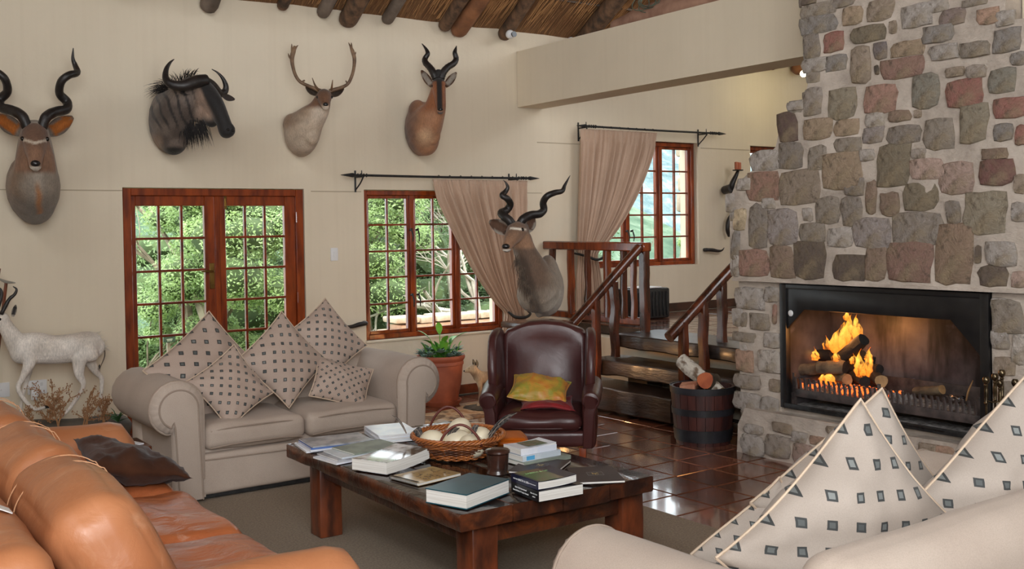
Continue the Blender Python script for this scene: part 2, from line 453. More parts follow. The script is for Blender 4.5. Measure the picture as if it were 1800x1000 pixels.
# ---------------------------------------------------------------- materials of the room
def plaster_mat():
    m, nt, b = new_mat('cream_plaster')
    v = mapped(nt)
    f = noise_tex(nt, v, .9, 5)
    c = ramp(nt, f, [(.3, srgb(224, 211, 188)), (.7, srgb(215, 202, 179))])
    v2 = mapped(nt, (9, 9, .25))
    streak = noise_tex(nt, v2, 2.5, 3)
    c = mixc(nt, ramp(nt, streak, [(.45, (0, 0, 0)), (.75, (.2, .2, .2))]), c, srgb(206, 192, 168))
    nt.links.new(c, b.inputs['Base Color'])
    b.inputs['Roughness'].default_value = .7
    n1 = bump(nt, b, noise_tex(nt, mapped(nt), 2.2, 6, .6), .35, .03)
    bump(nt, b, noise_tex(nt, mapped(nt), 60, 4), .08, .002, n1)
    return m
PLASTER = plaster_mat()
WOOD = mat('red_varnished_wood', srgb(150, 66, 22), srgb(96, 34, 12), rough=.28, scale=3, stretch=(6, 6, 1), bs=.08, bscale=18, coat=.25)
WOOD_H = mat('red_varnished_wood_cross', srgb(140, 58, 20), srgb(88, 30, 12), rough=.28, scale=3, stretch=(1, 6, 6), bs=.08, bscale=18, coat=.25)
DARKWOOD = mat('dark_rail_wood', srgb(96, 46, 26), srgb(46, 24, 16), rough=.25, scale=3, stretch=(5, 5, 1), bs=.25, bscale=10, bd=.004, coat=.3)
SLEEPER = mat('sleeper_wood', srgb(54, 40, 33), srgb(28, 22, 18), rough=.34, scale=3, stretch=(6, 1, 6), bs=.6, bscale=8, bd=.008, coat=.2)
IRON = mat('black_iron', (.012, .012, .013), (.03, .03, .03), rough=.5, scale=30, bs=.2, bscale=90, metal=.3)
BRASS = mat('worn_brass', srgb(170, 140, 80), srgb(110, 86, 50), rough=.3, metal=1)
GROUT = mat('grout', srgb(96, 84, 74), srgb(70, 60, 54), rough=.8, bs=.2)
WPLASTIC = flatmat('white_plastic', srgb(225, 225, 225), .35)

def glass_mat():
    m = bpy.data.materials.new('window_glass')
    m.use_nodes = True
    nt = m.node_tree
    nt.nodes.clear()
    o = nn(nt, 'ShaderNodeOutputMaterial')
    t = nn(nt, 'ShaderNodeBsdfTransparent')
    t.inputs[0].default_value = (.97, .985, .98, 1)
    g = nn(nt, 'ShaderNodeBsdfGlossy')
    g.inputs['Roughness'].default_value = .02
    fr = nn(nt, 'ShaderNodeFresnel')
    fr.inputs[0].default_value = 1.45
    mx = nn(nt, 'ShaderNodeMixShader')
    ge = nn(nt, 'ShaderNodeNewGeometry')      # no reflection on the way out of the thin pane
    inv = nn(nt, 'ShaderNodeMath', operation='SUBTRACT', use_clamp=True)
    nt.links.new(fr.outputs[0], inv.inputs[0])
    nt.links.new(ge.outputs['Backfacing'], inv.inputs[1])
    nt.links.new(inv.outputs[0], mx.inputs[0])
    nt.links.new(t.outputs[0], mx.inputs[1])
    nt.links.new(g.outputs[0], mx.inputs[2])
    nt.links.new(mx.outputs[0], o.inputs[0])
    return m
GLASS = glass_mat()

def tile_mat():
    m, nt, b = new_mat('terracotta_tile')
    v = mapped(nt)
    oi = nn(nt, 'ShaderNodeObjectInfo')
    add = nn(nt, 'ShaderNodeVectorMath', operation='ADD')
    nt.links.new(v, add.inputs[0])
    nt.links.new(oi.outputs['Location'], add.inputs[1])
    vv = add.outputs[0]
    c = ramp(nt, noise_tex(nt, vv, 5, 6, .65), [(.3, srgb(138, 92, 70)), (.5, srgb(116, 74, 56)), (.7, srgb(82, 54, 44))])
    c = mixc(nt, 1.0, c, oi.outputs['Color'], 'MULTIPLY')
    nt.links.new(c, b.inputs['Base Color'])
    mr = nn(nt, 'ShaderNodeMapRange')
    mr.inputs[3].default_value, mr.inputs[4].default_value = .12, .3
    nt.links.new(noise_tex(nt, vv, 9, 4), mr.inputs[0])
    nt.links.new(mr.outputs[0], b.inputs['Roughness'])
    n1 = bump(nt, b, noise_tex(nt, vv, 4, 3), .17, .02)
    bump(nt, b, noise_tex(nt, vv, 45, 5), .07, .003, n1)
    b.inputs['Specular IOR Level'].default_value = .6
    b.inputs['Coat Weight'].default_value = .8
    b.inputs['Coat Roughness'].default_value = .07
    return m
TILE = tile_mat()

YB = 8.70          # inner face of the long back wall
ZG = 0.65          # gallery floor
WALLTOP = 3.64

# ---------------------------------------------------------------- walls
def wall_with_holes(name, x0, x1, z0, z1, y, t, holes, kind='structure'):
    """wall in the XZ plane built of boxes around rectangular holes (xa,xb,za,zb)"""
    bm = BM()
    xs = sorted({x0, x1} | {h[0] for h in holes} | {h[1] for h in holes})
    for a, b_ in zip(xs[:-1], xs[1:]):
        hs = sorted([(h[2], h[3]) for h in holes if h[0] <= a + 1e-6 and h[1] >= b_ - 1e-6])
        z = z0
        for ha, hb in hs:
            if ha > z:
                box(bm, ((a + b_) / 2, y + t / 2, (z + ha) / 2), (b_ - a, t, ha - z))
            z = hb
        if z < z1:
            box(bm, ((a + b_) / 2, y + t / 2, (z + z1) / 2), (b_ - a, t, z1 - z))
    join_clean(bm)
    # drop internal faces
    seen = {}
    for f in list(bm.faces):
        k = tuple(sorted(v.index for v in f.verts)) if False else tuple(round(c, 4) for c in f.calc_center_median()) + (round(f.calc_area(), 5),)
        seen.setdefault(k, []).append(f)
    dead = [f for fs in seen.values() if len(fs) > 1 for f in fs]
    bmesh.ops.delete(bm, geom=dead, context='FACES')
    bmesh.ops.recalc_face_normals(bm, faces=bm.faces[:])
    return tag(obj(name, bm, PLASTER, smooth=False), kind=kind)

HOLES = [(2.25, 3.83, -.05, 2.02), (4.43, 6.02, .6, 2.02), (7.21, 8.80, 1.175, 2.60), (9.70, 10.9, 1.175, 2.60)]
wall_with_holes('wall_back', -2.6, 12.0, -.1, 3.9, YB, .3, HOLES)
def wallbox(name, c, s):
    bm = BM()
    box(bm, c, s)
    return tag(obj(name, bm, PLASTER, smooth=False), kind='structure')
wallbox('wall_left', (-2.75, 2.4, 2.6), (.3, 12.9, 5.4))
wallbox('wall_front', (4.7, -4.15, 1.9), (15.2, .3, 4.0))
wallbox('wall_right', (12.15, 2.4, 2.6), (.3, 13.4, 5.4))
# wall over the opening to the raised gallery
wallbox('wall_lintel', (6.36, 3.4, 3.165), (.32, 10.58, .57))
# low wall that carries the gallery floor
wallbox('wall_gallery', (6.72, 7.96, .28), (.3, 1.43, .54))
# recessed cream risers behind the open timber steps
wallbox('wall_risers', (6.65, 6.2, .26), (.3, 2.05, .51))
wallbox('wall_chimney', (5.98, 1.9, 4.0), (.40, 2.5, 2.5))
# darker strip along the walls, the groove's shadow line painted as colour
GROOVE_SHADE = flatmat('groove_shade', srgb(176, 162, 138), .8)
def shade_line(name, x0, x1, z):
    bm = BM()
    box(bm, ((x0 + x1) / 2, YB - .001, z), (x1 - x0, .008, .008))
    return tag(obj(name, bm, GROOVE_SHADE, smooth=False), kind='structure')
shade_line('groove_shade_line_1', -2.4, 2.25, 1.995)
shade_line('groove_shade_line_2', 3.9, 4.4, 2.0)
shade_line('groove_shade_line_3', 6.45, 7.2, 2.53)
shade_line('groove_shade_line_4', 8.85, 9.68, 2.545)
shade_line('groove_shade_line_5', 6.02, 6.5, 2.0)

# skirting
BASE = mat('terracotta_skirting', srgb(140, 70, 40), srgb(96, 48, 30), rough=.3)
def skirt(name, a, b_, h, m=BASE):
    bm = BM()
    a, b_ = Vector(a), Vector(b_)
    c = (a + b_) / 2
    s = (abs(b_.x - a.x) or .02, abs(b_.y - a.y) or .02, h)
    box(bm, (c.x, c.y, a.z + h / 2), s, bev=.003, seg=1)
    return tag(obj(name, bm, m), kind='structure')
skirt('baseboard_back', (3.85, YB - .01, 0), (6.55, YB - .01, 0), .09)
skirt('baseboard_left', (-2.4, YB - .01, 0), (2.23, YB - .01, 0), .09)
skirt('baseboard_gallery', (6.9, YB - .01, ZG), (11.9, YB - .01, ZG), .095, mat('dark_skirting', srgb(88, 56, 42), srgb(56, 38, 30), rough=.4))

# ---------------------------------------------------------------- floors
bm = BM()
box(bm, (4.7, 2.3, -.06), (14.8, 13.1, .1))
floor = tag(obj('floor', bm, GROUT, smooth=False), kind='structure')
def tile_mesh(seed, s):
    rnd = random.Random(seed)
    bm = BM()
    h = s / 2 - .0045
    pts = []
    for i in range(4):
        for k in range(2):
            cx, cy = [(-1, -1), (1, -1), (1, 1), (-1, 1)][i]
            d = .008
            if (i + k) % 2 == 0:
                p = (cx * (h - (d if k == 0 else 0)), cy * (h - (0 if k == 0 else d)))
            else:
                p = (cx * (h - (0 if k == 0 else d)), cy * (h - (d if k == 0 else 0)))
            pts.append(p)
    pts.sort(key=lambda p: math.atan2(p[1], p[0]))
    tz = [rnd.uniform(-.0008, .0008) for _ in pts]
    outer = [bm.verts.new((x, y, -.010)) for x, y in pts]
    top = [bm.verts.new((x * .985, y * .985, 0 + t * .3)) for (x, y), t in zip(pts, tz)]
    rim = [bm.verts.new((x, y, -.003)) for x, y in pts]
    n = len(pts)
    for A, B in ((outer, rim), (rim, top)):
        for i in range(n):
            bm.faces.new((A[i], A[(i + 1) % n], B[(i + 1) % n], B[i]))
    bm.faces.new(top)
    me = bpy.data.meshes.new('tile')
    bm.to_mesh(me)
    bm.free()
    finish(me, TILE, True, 30)
    return me
TS = .3335
TILES = [tile_mesh(i, TS) for i in range(5)]
rnd = random.Random(5)
def lay_tiles(parent, x0, y0, nx, ny, z, skip, px=0, py=0):
    for i in range(nx):
        for j in range(ny):
            x, y = x0 + (i + .5) * TS, y0 + (j + .5) * TS
            if skip(x, y):
                continue
            o = bpy.data.objects.new('tile', TILES[rnd.randrange(5)])
            COL.objects.link(o)
            o.parent = parent
            o.location = (x, y, z)
            o.rotation_euler = (rnd.uniform(-.0025, .0025), rnd.uniform(-.0025, .0025), rnd.choice((0, PI / 2, PI, -PI / 2)))
            k = rnd.uniform(.8, 1.25)
            o.color = (k, k * rnd.uniform(.93, 1.03), k * rnd.uniform(.9, 1.05), 1)
# joint lines measured from the photo: x = 4.069 + k*TS, y = 4.245 + k*TS
GX, GY = 4.069, 4.245
lay_tiles(floor, GX - 9 * TS, GY - 6 * TS, 16, 20, 0.0,
          lambda x, y: (x < 4.06 and y < 6.1) or (x > 5.75 and y < 5.2) or (x > 6.3 and y > 5.2) or y > 8.66 or (x < 3.6 and y < 7.1))
bm = BM()
box(bm, (9.35, 6.2, .6), (5.2, 5.0, .08))
gfloor = tag(obj('floor_gallery', bm, GROUT, smooth=False), kind='structure')
lay_tiles(gfloor, 6.75, GY + 3 * TS, 10, 11, ZG, lambda x, y: y > 8.6 or (x > 8.8 and y < 6.6) or y < 5.3)

# ---------------------------------------------------------------- roof: thatch on poles
def thatch_mat():
    m, nt, b = new_mat('thatch')
    v = mapped(nt, (60, 2.2, 2.2))
    f = noise_tex(nt, v, 2.2, 6, .7, .4)
    v3 = mapped(nt, (25, 1, 1))
    f2 = noise_tex(nt, v3, 1.2, 3)
    c = ramp(nt, f, [(.28, srgb(60, 38, 22)), (.45, srgb(136, 94, 56)), (.6, srgb(184, 136, 86)), (.75, srgb(214, 172, 118))])
    c = mixc(nt, ramp(nt, f2, [(.4, (0, 0, 0)), (.65, (.6, .6, .6))]), c, srgb(120, 80, 48))
    nt.links.new(c, b.inputs['Base Color'])
    b.inputs['Roughness'].default_value = .8
    bump(nt, b, f, 1.0, .03)
    return m
THATCH = thatch_mat()
RS = .63  # slope of the roof (rise per metre towards the room)
def roof_z(y):
    return WALLTOP + .02 + (8.7 - y) * RS
RIDGE_Y = 2.2
bm = BM()
nx_, ny_ = 60, 30
for (ya, yb) in ((9.0, RIDGE_Y), (RIDGE_Y, -4.6)):
    g = [[bm.verts.new((-2.9 + 15.2 * i / nx_, ya + (yb - ya) * j / ny_,
                        (roof_z(ya + (yb - ya) * j / ny_) if ya > yb and ya > 5 else roof_z(2 * RIDGE_Y - (ya + (yb - ya) * j / ny_)))
                        + .025 * noise.noise(Vector((i * 1.3, j * .8, 0))))) for j in range(ny_ + 1)] for i in range(nx_ + 1)]
    for i in range(nx_):
        for j in range(ny_):
            bm.faces.new((g[i][j], g[i][j + 1], g[i + 1][j + 1], g[i + 1][j]))
bm.normal_update(); bm.faces.ensure_lookup_table()
if bm.faces[5].normal.z > 0:
    bmesh.ops.reverse_faces(bm, faces=bm.faces[:])
ceiling = obj('ceiling', bm, THATCH)
tag(ceiling, kind='structure')
_s = ceiling.modifiers.new('thickness', 'SOLIDIFY')
_s.thickness = .25
_s.offset = -1
# reed ends hanging over the wall plate: real reeds, too fine to tell apart
bm = BM()
rnd = random.Random(11)
for i in range(5200):
    x = rnd.uniform(1.8, 11.5)
    y = 8.66 - rnd.random() ** 1.3 * 3.2
    z = roof_z(y) - .012 - rnd.random() * .02
    L = rnd.uniform(.12, .4)
    dx = rnd.uniform(-.03, .03)
    w = rnd.uniform(.0025, .005)
    a, b_ = Vector((x, y, z)), Vector((x + dx, y - L, z + L * RS - rnd.uniform(.0, .02)))
    up = Vector((0, RS, 1)).normalized() * -w
    sd = Vector((w, 0, 0))
    vs = [bm.verts.new(p) for p in (a - sd, a + sd, a + up, b_ - sd, b_ + sd, b_ + up)]
    bm.faces.new((vs[0], vs[3], vs[5], vs[2]))
    bm.faces.new((vs[1], vs[2], vs[5], vs[4]))
REED = mat('reed', srgb(196, 146, 94), srgb(128, 86, 52), rough=.7, scale=3)
rd = obj('thatch_reeds', bm, REED, ceiling, smooth=False)
rd['kind'] = 'stuff'
POLE = mat('bark_pole', srgb(120, 90, 66), srgb(62, 48, 38), rough=.75, scale=5, stretch=(3, 3, 1), bs=.7, bscale=14, bd=.008)
POLE2 = mat('bark_pole_red', srgb(150, 100, 66), srgb(96, 62, 42), rough=.7, scale=5, bs=.6, bscale=14, bd=.008)
POLE3 = mat('grey_pole', srgb(128, 114, 102), srgb(80, 68, 58), rough=.75, scale=5, bs=.6, bscale=14, bd=.008)
def rafter(x, r, y0, lean, m, drop=0.0, label=None):
    bm = BM()
    pts = []
    rr = random.Random(int(x * 100))
    N = 7
    for i in range(N):
        t = i / (N - 1)
        y = y0 - t * 6.2
        pts.append((x + lean * t * 6 + rr.uniform(-.02, .02), y, roof_z(y) - r * 1.0 - .03 - drop * (1 - t) + rr.uniform(-.01, .01), r * rr.uniform(.92, 1.08)))
    P = cappts(pts, 3)
    tube(bm, [tuple(p) for p in P], 14, 1)
    displace(bm, .006, 9, x)
    o = obj('rafter', bm, m)
    o['kind'] = 'structure'
    if label: o['label'] = label
    return o
rafter(2.95, .075, 8.60, .00, POLE3, .05)
rafter(3.62, .05, 8.62, .0, POLE, .0)
rafter(4.02, .06, 8.62, .02, POLE3, .0)
rafter(4.25, .095, 8.58, .0, POLE, .03)
rafter(4.67, .062, 8.60, .03, POLE3, .01)
rafter(5.27, .062, 8.60, .01, POLE, .02)
rafter(5.46, .08, 8.58, .02, POLE2, .03)
rafter(5.98, .07, 8.60, .0, POLE, .01)
rafter(6.98, .09, 8.60, .0, POLE, .0)
rafter(8.1, .08, 8.60, .0, POLE, .0)
rafter(9.2, .08, 8.60, .0, POLE2, .0)
rafter(10.0, .07, 8.60, .0, POLE, .03)
rafter(10.45, .08, 8.58, .0, POLE2, .04)
rafter(2.2, .07, 8.6, .0, POLE, .0)
for k, y in enumerate((8.25, 7.7, 7.1, 6.5)):
    bm = BM()
    rr = random.Random(k)
    pts = [(1.6 + i * .6, y + rr.uniform(-.03, .03), roof_z(y) - .02 + rr.uniform(-.01, .01), .018, .011) for i in range(17)]
    tube(bm, pts, 8, 3)
    o = obj('batten', bm, POLE3)
    o['kind'] = 'structure'

# ---------------------------------------------------------------- windows and door
def rail_poly(bm, x0, x1, z0, z1, y, t, bev=.004):
    box(bm, ((x0 + x1) / 2, y, (z0 + z1) / 2), (x1 - x0, t, z1 - z0), bev=bev, seg=1)

def casement(parent, name, x0, x1, z0, z1, y, cols, rows, stile, top, bottom, bar_w=.022, t=.045, mid=None):
    leaf = thing(name, None, None)
    leaf.parent = parent
    for k in ('label', 'category'):
        if k in leaf: del leaf[k]
    bm = BM()
    s0, s1 = (stile if isinstance(stile, tuple) else (stile, stile))
    rail_poly(bm, x0, x0 + s0, z0, z1, y, t)
    rail_poly(bm, x1 - s1, x1, z0, z1, y, t)
    rail_poly(bm, x0 + s0, x1 - s1, z1 - top, z1, y, t)
    rail_poly(bm, x0 + s0, x1 - s1, z0, z0 + bottom, y, t)
    gx0, gx1, gz0, gz1 = x0 + s0, x1 - s1, z0 + bottom, z1 - top
    obj('sash', bm, WOOD, leaf)
    bm = BM()
    for i in range(1, cols):
        x = gx0 + (gx1 - gx0) * i / cols
        rail_poly(bm, x - bar_w / 2, x + bar_w / 2, gz0, gz1, y, t * .7, .003)
    for j in range(1, rows):
        z = gz0 + (gz1 - gz0) * j / rows
        rail_poly(bm, gx0, gx1, z - bar_w / 2, z + bar_w / 2, y, t * .72, .003)
    obj('glazing_bars', bm, WOOD_H, leaf)
    # one object per pane, sharing one mesh
    pw, ph = (gx1 - gx0) / cols, (gz1 - gz0) / rows
    bm = BM()
    box(bm, (0, 0, 0), (pw - bar_w * .6, .004, ph - bar_w * .6))
    me = bpy.data.meshes.new('pane')
    bm.to_mesh(me)
    bm.free()
    finish(me, GLASS, False)
    for i in range(cols):
        for j in range(rows):
            link('pane', me, leaf, (gx0 + (i + .5) * pw, y + .004, gz0 + (j + .5) * ph))
    return leaf

def window(name, x0, x1, z0, z1, y, n=3, rows=5, cols=2, fr=.045):
    w = thing(name, None, None)
    w['kind'] = 'structure'
    bm = BM()
    rail_poly(bm, x0, x0 + fr, z0, z1, y, .09)
    rail_poly(bm, x1 - fr, x1, z0, z1, y, .09)
    rail_poly(bm, x0 + fr, x1 - fr, z1 - fr, z1, y, .09)
    rail_poly(bm, x0 + fr, x1 - fr, z0, z0 + fr, y, .09)
    cw = (x1 - x0 - fr) / n
    for i in range(1, n):
        rail_poly(bm, x0 + cw * i, x0 + cw * i + fr, z0 + fr, z1 - fr, y, .085)
    obj('window_frame', bm, WOOD, w)
    for i in range(n):
        a, b_ = x0 + cw * i + fr, x0 + cw * (i + 1)
        casement(w, 'casement', a, b_, z0 + fr, z1 - fr, y + .01, cols, rows, .028, .03, .032, .018, .05)
        if i < 2:
            for zz in (z0 + .36, z1 - .42):
                bm = BM()
                xx = b_ + fr / 2 - .02 if i == 0 else a - fr / 2 + .05
                tube(bm, [(xx, y - .055, zz + .05, .007), (xx + .004, y - .075, zz, .008), (xx, y - .085, zz - .03, .006), (xx + .006, y - .07, zz - .07, .005)], 8, 3)
                tube(bm, [(xx, y - .03, zz + .04, .012), (xx, y - .062, zz + .05, .010)], 8, 1)
                obj('latch', bm, IRON, w)
    return w
window('window_1', 4.44, 6.01, .605, 2.015, YB + .09)
window('window_2', 7.22, 8.79, 1.18, 2.595, YB + .10)
window('window_3', 9.71, 10.89, 1.18, 2.595, YB + .10, 2)
bm = BM()
box(bm, (5.22, YB + .02, .592), (1.6, .08, .02), bev=.004)
tag(obj('window_sill', bm, PLASTER), kind='structure')

door = thing('door_1', None, None)
door['kind'] = 'structure'
bm = BM()
yd = YB + .06
rail_poly(bm, 2.255, 2.32, 0, 2.015, yd, .10)
rail_poly(bm, 3.755, 3.825, 0, 2.015, yd, .10)
rail_poly(bm, 2.32, 3.755, 1.955, 2.015, yd, .10)
obj('door_frame', bm, WOOD, door)
bm = BM()
box(bm, (3.04, YB + .13, -.02), (1.58, .34, .06), bev=.004)
obj('threshold', bm, WOOD_H, door)
leafs = []
for k, (a, b_) in enumerate(((2.32, 3.036), (3.04, 3.755))):
    lf = casement(door, 'door_leaf', a, b_, .02, 1.955, yd, 3, 6, (.04, .105) if k == 0 else (.075, .10), .085, .22, .02, .05)
bm = BM()
rail_poly(bm, 3.015, 3.06, .02, 1.955, yd - .03, .02, .006)
obj('cover_strip', bm, WOOD, door)
bm = BM()
box(bm, (3.115, yd - .03, 1.9), (.022, .012, .12), bev=.003, seg=1)
box(bm, (3.115, yd - .038, 1.9), (.01, .016, .07), bev=.003, seg=1)
obj('bolt', bm, BRASS, door)
bm = BM()
box(bm, (2.985, yd - .03, 1.27), (.042, .012, .22), bev=.003, seg=1)
tube(bm, [(2.985, yd - .035, 1.31, .009), (2.985, yd - .075, 1.31, .009), (2.96, yd - .085, 1.312, .009), (2.88, yd - .082, 1.315, .008)], 8, 3)
obj('door_handle', bm, BRASS, door)
for z in (.25, 1.0, 1.72):
    bm = BM()
    tube(bm, [(3.757, yd - .052, z, .009), (3.757, yd - .052, z + .09, .009)], 8, 1)
    obj('hinge', bm, WOOD, door)

# ---------------------------------------------------------------- steps and rails
def rough_tread(x0, x1, y0, y1, z0, z1, seed):
    bm = BM()
    N, K = 26, 5
    rr = random.Random(seed)
    cols = []
    for i in range(N + 1):
        t = i / N
        y = y0 + (y1 - y0) * t
        fx = x0 + .03 * noise.noise(Vector((y * 3.1, seed, 0))) + .015 * noise.noise(Vector((y * 9, seed, 3)))
        zt = z1 + .006 * noise.noise(Vector((y * 4, seed, 5)))
        zb = z0 + .02 * noise.noise(Vector((y * 4, seed, 9)))
        ring = [(x1, zb), (fx + .012, zb), (fx, zb + .012), (fx - .004, (zb + zt) / 2), (fx + .001, zt - .01), (fx + .010, zt), ((fx + x1) / 2, zt), (x1, zt)]
        cols.append([bm.verts.new((a, y, b_)) for a, b_ in ring])
    M = len(cols[0])
    for i in range(N):
        for k in range(M):
            bm.faces.new((cols[i][k], cols[i + 1][k], cols[i + 1][(k + 1) % M], cols[i][(k + 1) % M]))
    bm.faces.new(cols[0])
    bm.faces.new(list(reversed(cols[-1])))
    bmesh.ops.recalc_face_normals(bm, faces=bm.faces[:])
    return bm
steps = thing('staircase', 'dark timber open steps climbing to the raised tiled gallery', 'steps', (6.2, 6.4, 0))
def P_(o):
    return Matrix.Translation(Vector(o.location)).inverted()
def add_to(root, name, bm, m, angle=40, smooth=True):
    """mesh given in world coordinates, parented to a root"""
    mw = Matrix.Translation(root.location) @ root.rotation_euler.to_matrix().to_4x4()
    bmesh.ops.transform(bm, matrix=mw.inverted(), verts=bm.verts[:])
    return obj(name, bm, m, root, smooth, angle)
for k, (x0, x1, y1, z1, h) in enumerate(((5.80, 6.20, 7.55, .24, .20), (5.97, 6.34, 7.30, .447, .13), (6.19, 6.78, 7.24, .655, .12))):
    add_to(steps, 'tread', rough_tread(x0, x1, 5.32 + (.75 if k == 0 else 0), y1, z1 - h, z1, k + 2), SLEEPER, 28)
rr = random.Random(3)
for (x, y, z0, z1, w) in ((6.36, 6.98, 0, .315, .26), (6.30, 7.0, .0, .23, .1), (6.38, 5.6, 0, .315, .26)):
    bm = BM()
    box(bm, (x, y, (z0 + z1) / 2), (.2, w, z1 - z0), bev=.012)
    add_to(steps, 'support_block', bm, mat('grey_block', srgb(88, 78, 68), srgb(60, 52, 46), rough=.8, bs=.4))

def wavy_post(x, y, z0, z1, w, d, seed, m=DARKWOOD):
    bm = BM()
    N = 12
    rings = []
    for i in range(N + 1):
        z = z0 + (z1 - z0) * i / N
        wx = .010 * noise.noise(Vector((seed, z * 5, 0)))
        wy = .010 * noise.noise(Vector((seed, z * 5, 7)))
        k = 1 + .16 * noise.noise(Vector((seed, z * 7, 3)))
        a, b_ = w / 2 * k, d / 2 * k
        c = .25
        ring = [(-a, -b_ * (1 - c)), (-a * (1 - c), -b_), (a * (1 - c), -b_), (a, -b_ * (1 - c)), (a, b_ * (1 - c)), (a * (1 - c), b_), (-a * (1 - c), b_), (-a, b_ * (1 - c))]
        rings.append([bm.verts.new((x + wx + p, y + wy + q, z)) for p, q in ring])
    for i in range(N):
        for k in range(8):
            bm.faces.new((rings[i][k], rings[i][(k + 1) % 8], rings[i + 1][(k + 1) % 8], rings[i + 1][k]))
    bm.faces.new(list(reversed(rings[0])))
    bm.faces.new(rings[-1])
    return bm
REDPOST = mat('red_rail_wood', srgb(142, 66, 28), srgb(84, 38, 20), rough=.22, scale=3, stretch=(5, 5, 1), bs=.2, bscale=10, bd=.004, coat=.3)
# guard rail along the edge of the gallery
gr = thing('guard_rail', 'varnished red brown rail of wavy posts along gallery edge above the steps', 'railing', (6.5, 7.9, ZG))
XR = 6.52
bm = BM()
bar(bm, (XR, 7.10, 1.445), (XR, 8.66, 1.455), .10, .085, .01)
add_to(gr, 'top_rail', bm, REDPOST)
bm = BM()
bar(bm, (XR + .02, 7.2, .745), (XR + .02, 8.66, .745), .07, .07, .008)
add_to(gr, 'bottom_rail', bm, REDPOST)
for i, (y, w) in enumerate(((8.55, .07), (8.25, .075), (7.98, .06), (7.68, .08), (7.44, .06), (7.3, .05))):
    add_to(gr, 'baluster', wavy_post(XR, y, .76, 1.42, .05, w, i + 1, REDPOST), REDPOST if i % 2 else DARKWOOD)
add_to(gr, 'newel_post', wavy_post(XR, 7.15, ZG + .003, 1.47, .075, .085, 9), DARKWOOD)
# left stair rail
def stair_rail(label, y, a, b_, posts, seed, w=.075):
    root = thing('handrail', label, 'handrail', (a[0], y, 0))
    bm = BM()
    pts = [(a[0], y, a[1]), ((a[0] * 2 + b_[0]) / 3, y + .008, (a[1] * 2 + b_[1]) / 3 - .01), ((a[0] + 2 * b_[0]) / 3, y - .006, (a[1] + 2 * b_[1]) / 3 + .006), (b_[0], y, b_[1])]
    r_ = tube(bm, [(*p, w / 2 * 1.05, w / 2 * 1.2) for p in pts], 10, 4, side=(0, 1, 0))
    add_to(root, 'rail', bm, DARKWOOD)
    for i, (x, z0, z1) in enumerate(posts):
        add_to(root, 'post', wavy_post(x, y, z0, z1, .065, .075, seed + i), DARKWOOD)
    return root
stair_rail('dark handrail climbing behind the burgundy armchair to the gallery rail', 7.15, (5.55, .70), (6.46, 1.44), ((5.93, .252, .98), (6.15, .455, 1.14)), 20)
stair_rail('dark handrail beside the fireplace over the log tub', 6.05, (5.77, .745), (6.56, 1.31), ((5.93, .245, .86), (6.16, .455, 1.02), (6.38, .66, 1.17)), 30, .08)
# ---------------------------------------------------------------- outside: garden, trees, hills
GRASS = mat('grass_ground', srgb(96, 116, 60), srgb(70, 84, 48), rough=.9, scale=.8, bs=.5, bscale=9)
bm = BM()
N = 60
g = []
for i in range(N + 1):
    row = []
    for j in range(N + 1):
        x = -30 + 90 * i / N
        y = 9.0 + 60 * (j / N) ** 1.6
        z = -.25 - max(0, y - 13) * .28 + .25 * noise.noise(Vector((x * .2, y * .2, 0)))
        if y < 9.2: z = -.25
        row.append(bm.verts.new((x, y, z)))
    g.append(row)
for i in range(N):
    for j in range(N):
        bm.faces.new((g[i][j], g[i + 1][j], g[i + 1][j + 1], g[i][j + 1]))
tag(obj('garden_ground', bm, GRASS), kind='structure')

def hill_mat(name, a, b_, c_):  # distance haze is put into these muted hill colours
    m, nt, b = new_mat(name)
    v = mapped(nt)
    f = noise_tex(nt, v, .22, 9, .72)
    c = ramp(nt, f, [(.36, a), (.5, b_), (.62, c_)])
    nt.links.new(c, b.inputs['Base Color'])
    b.inputs['Roughness'].default_value = 1
    b.inputs['Specular IOR Level'].default_value = 0
    bump(nt, b, f, .6, 1.0)
    return m
HILL1 = hill_mat('bushy_hill', srgb(66, 84, 70), srgb(84, 102, 84), srgb(108, 122, 104))
HILL2 = hill_mat('far_rocky_hill', srgb(82, 100, 102), srgb(104, 120, 122), srgb(140, 136, 132))
def hill(name, x0, x1, y0, y1, z0, z1f, m, seed, amp):
    bm = BM()
    N, K = 110, 34
    g = []
    for i in range(N + 1):
        row = []
        t = i / N
        x = x0 + (x1 - x0) * t
        zt = z1f(t)
        for j in range(K + 1):
            s = j / K
            y = y0 + (y1 - y0) * s
            z = z0 + (zt - z0) * math.sin(s * PI / 2)
            d = noise.fractal(Vector((x * .06, y * .06, seed)), 1, 2, 5) * amp
            row.append(bm.verts.new((x + d * .4, y - d * .6, z + d)))
        g.append(row)
    for i in range(N):
        for j in range(K):
            bm.faces.new((g[i][j], g[i + 1][j], g[i + 1][j + 1], g[i][j + 1]))
    return tag(obj(name, bm, m, angle=180), kind='structure')
hill('hill_near', -20, 70, 48, 85, -16, lambda t: 15 - 11 * t, HILL1, 1, 1.0)
hill('hill_far', 20, 330, 150, 260, -50, lambda t: 34 + 10 * math.sin(t * 5) , HILL2, 7, 4.0)

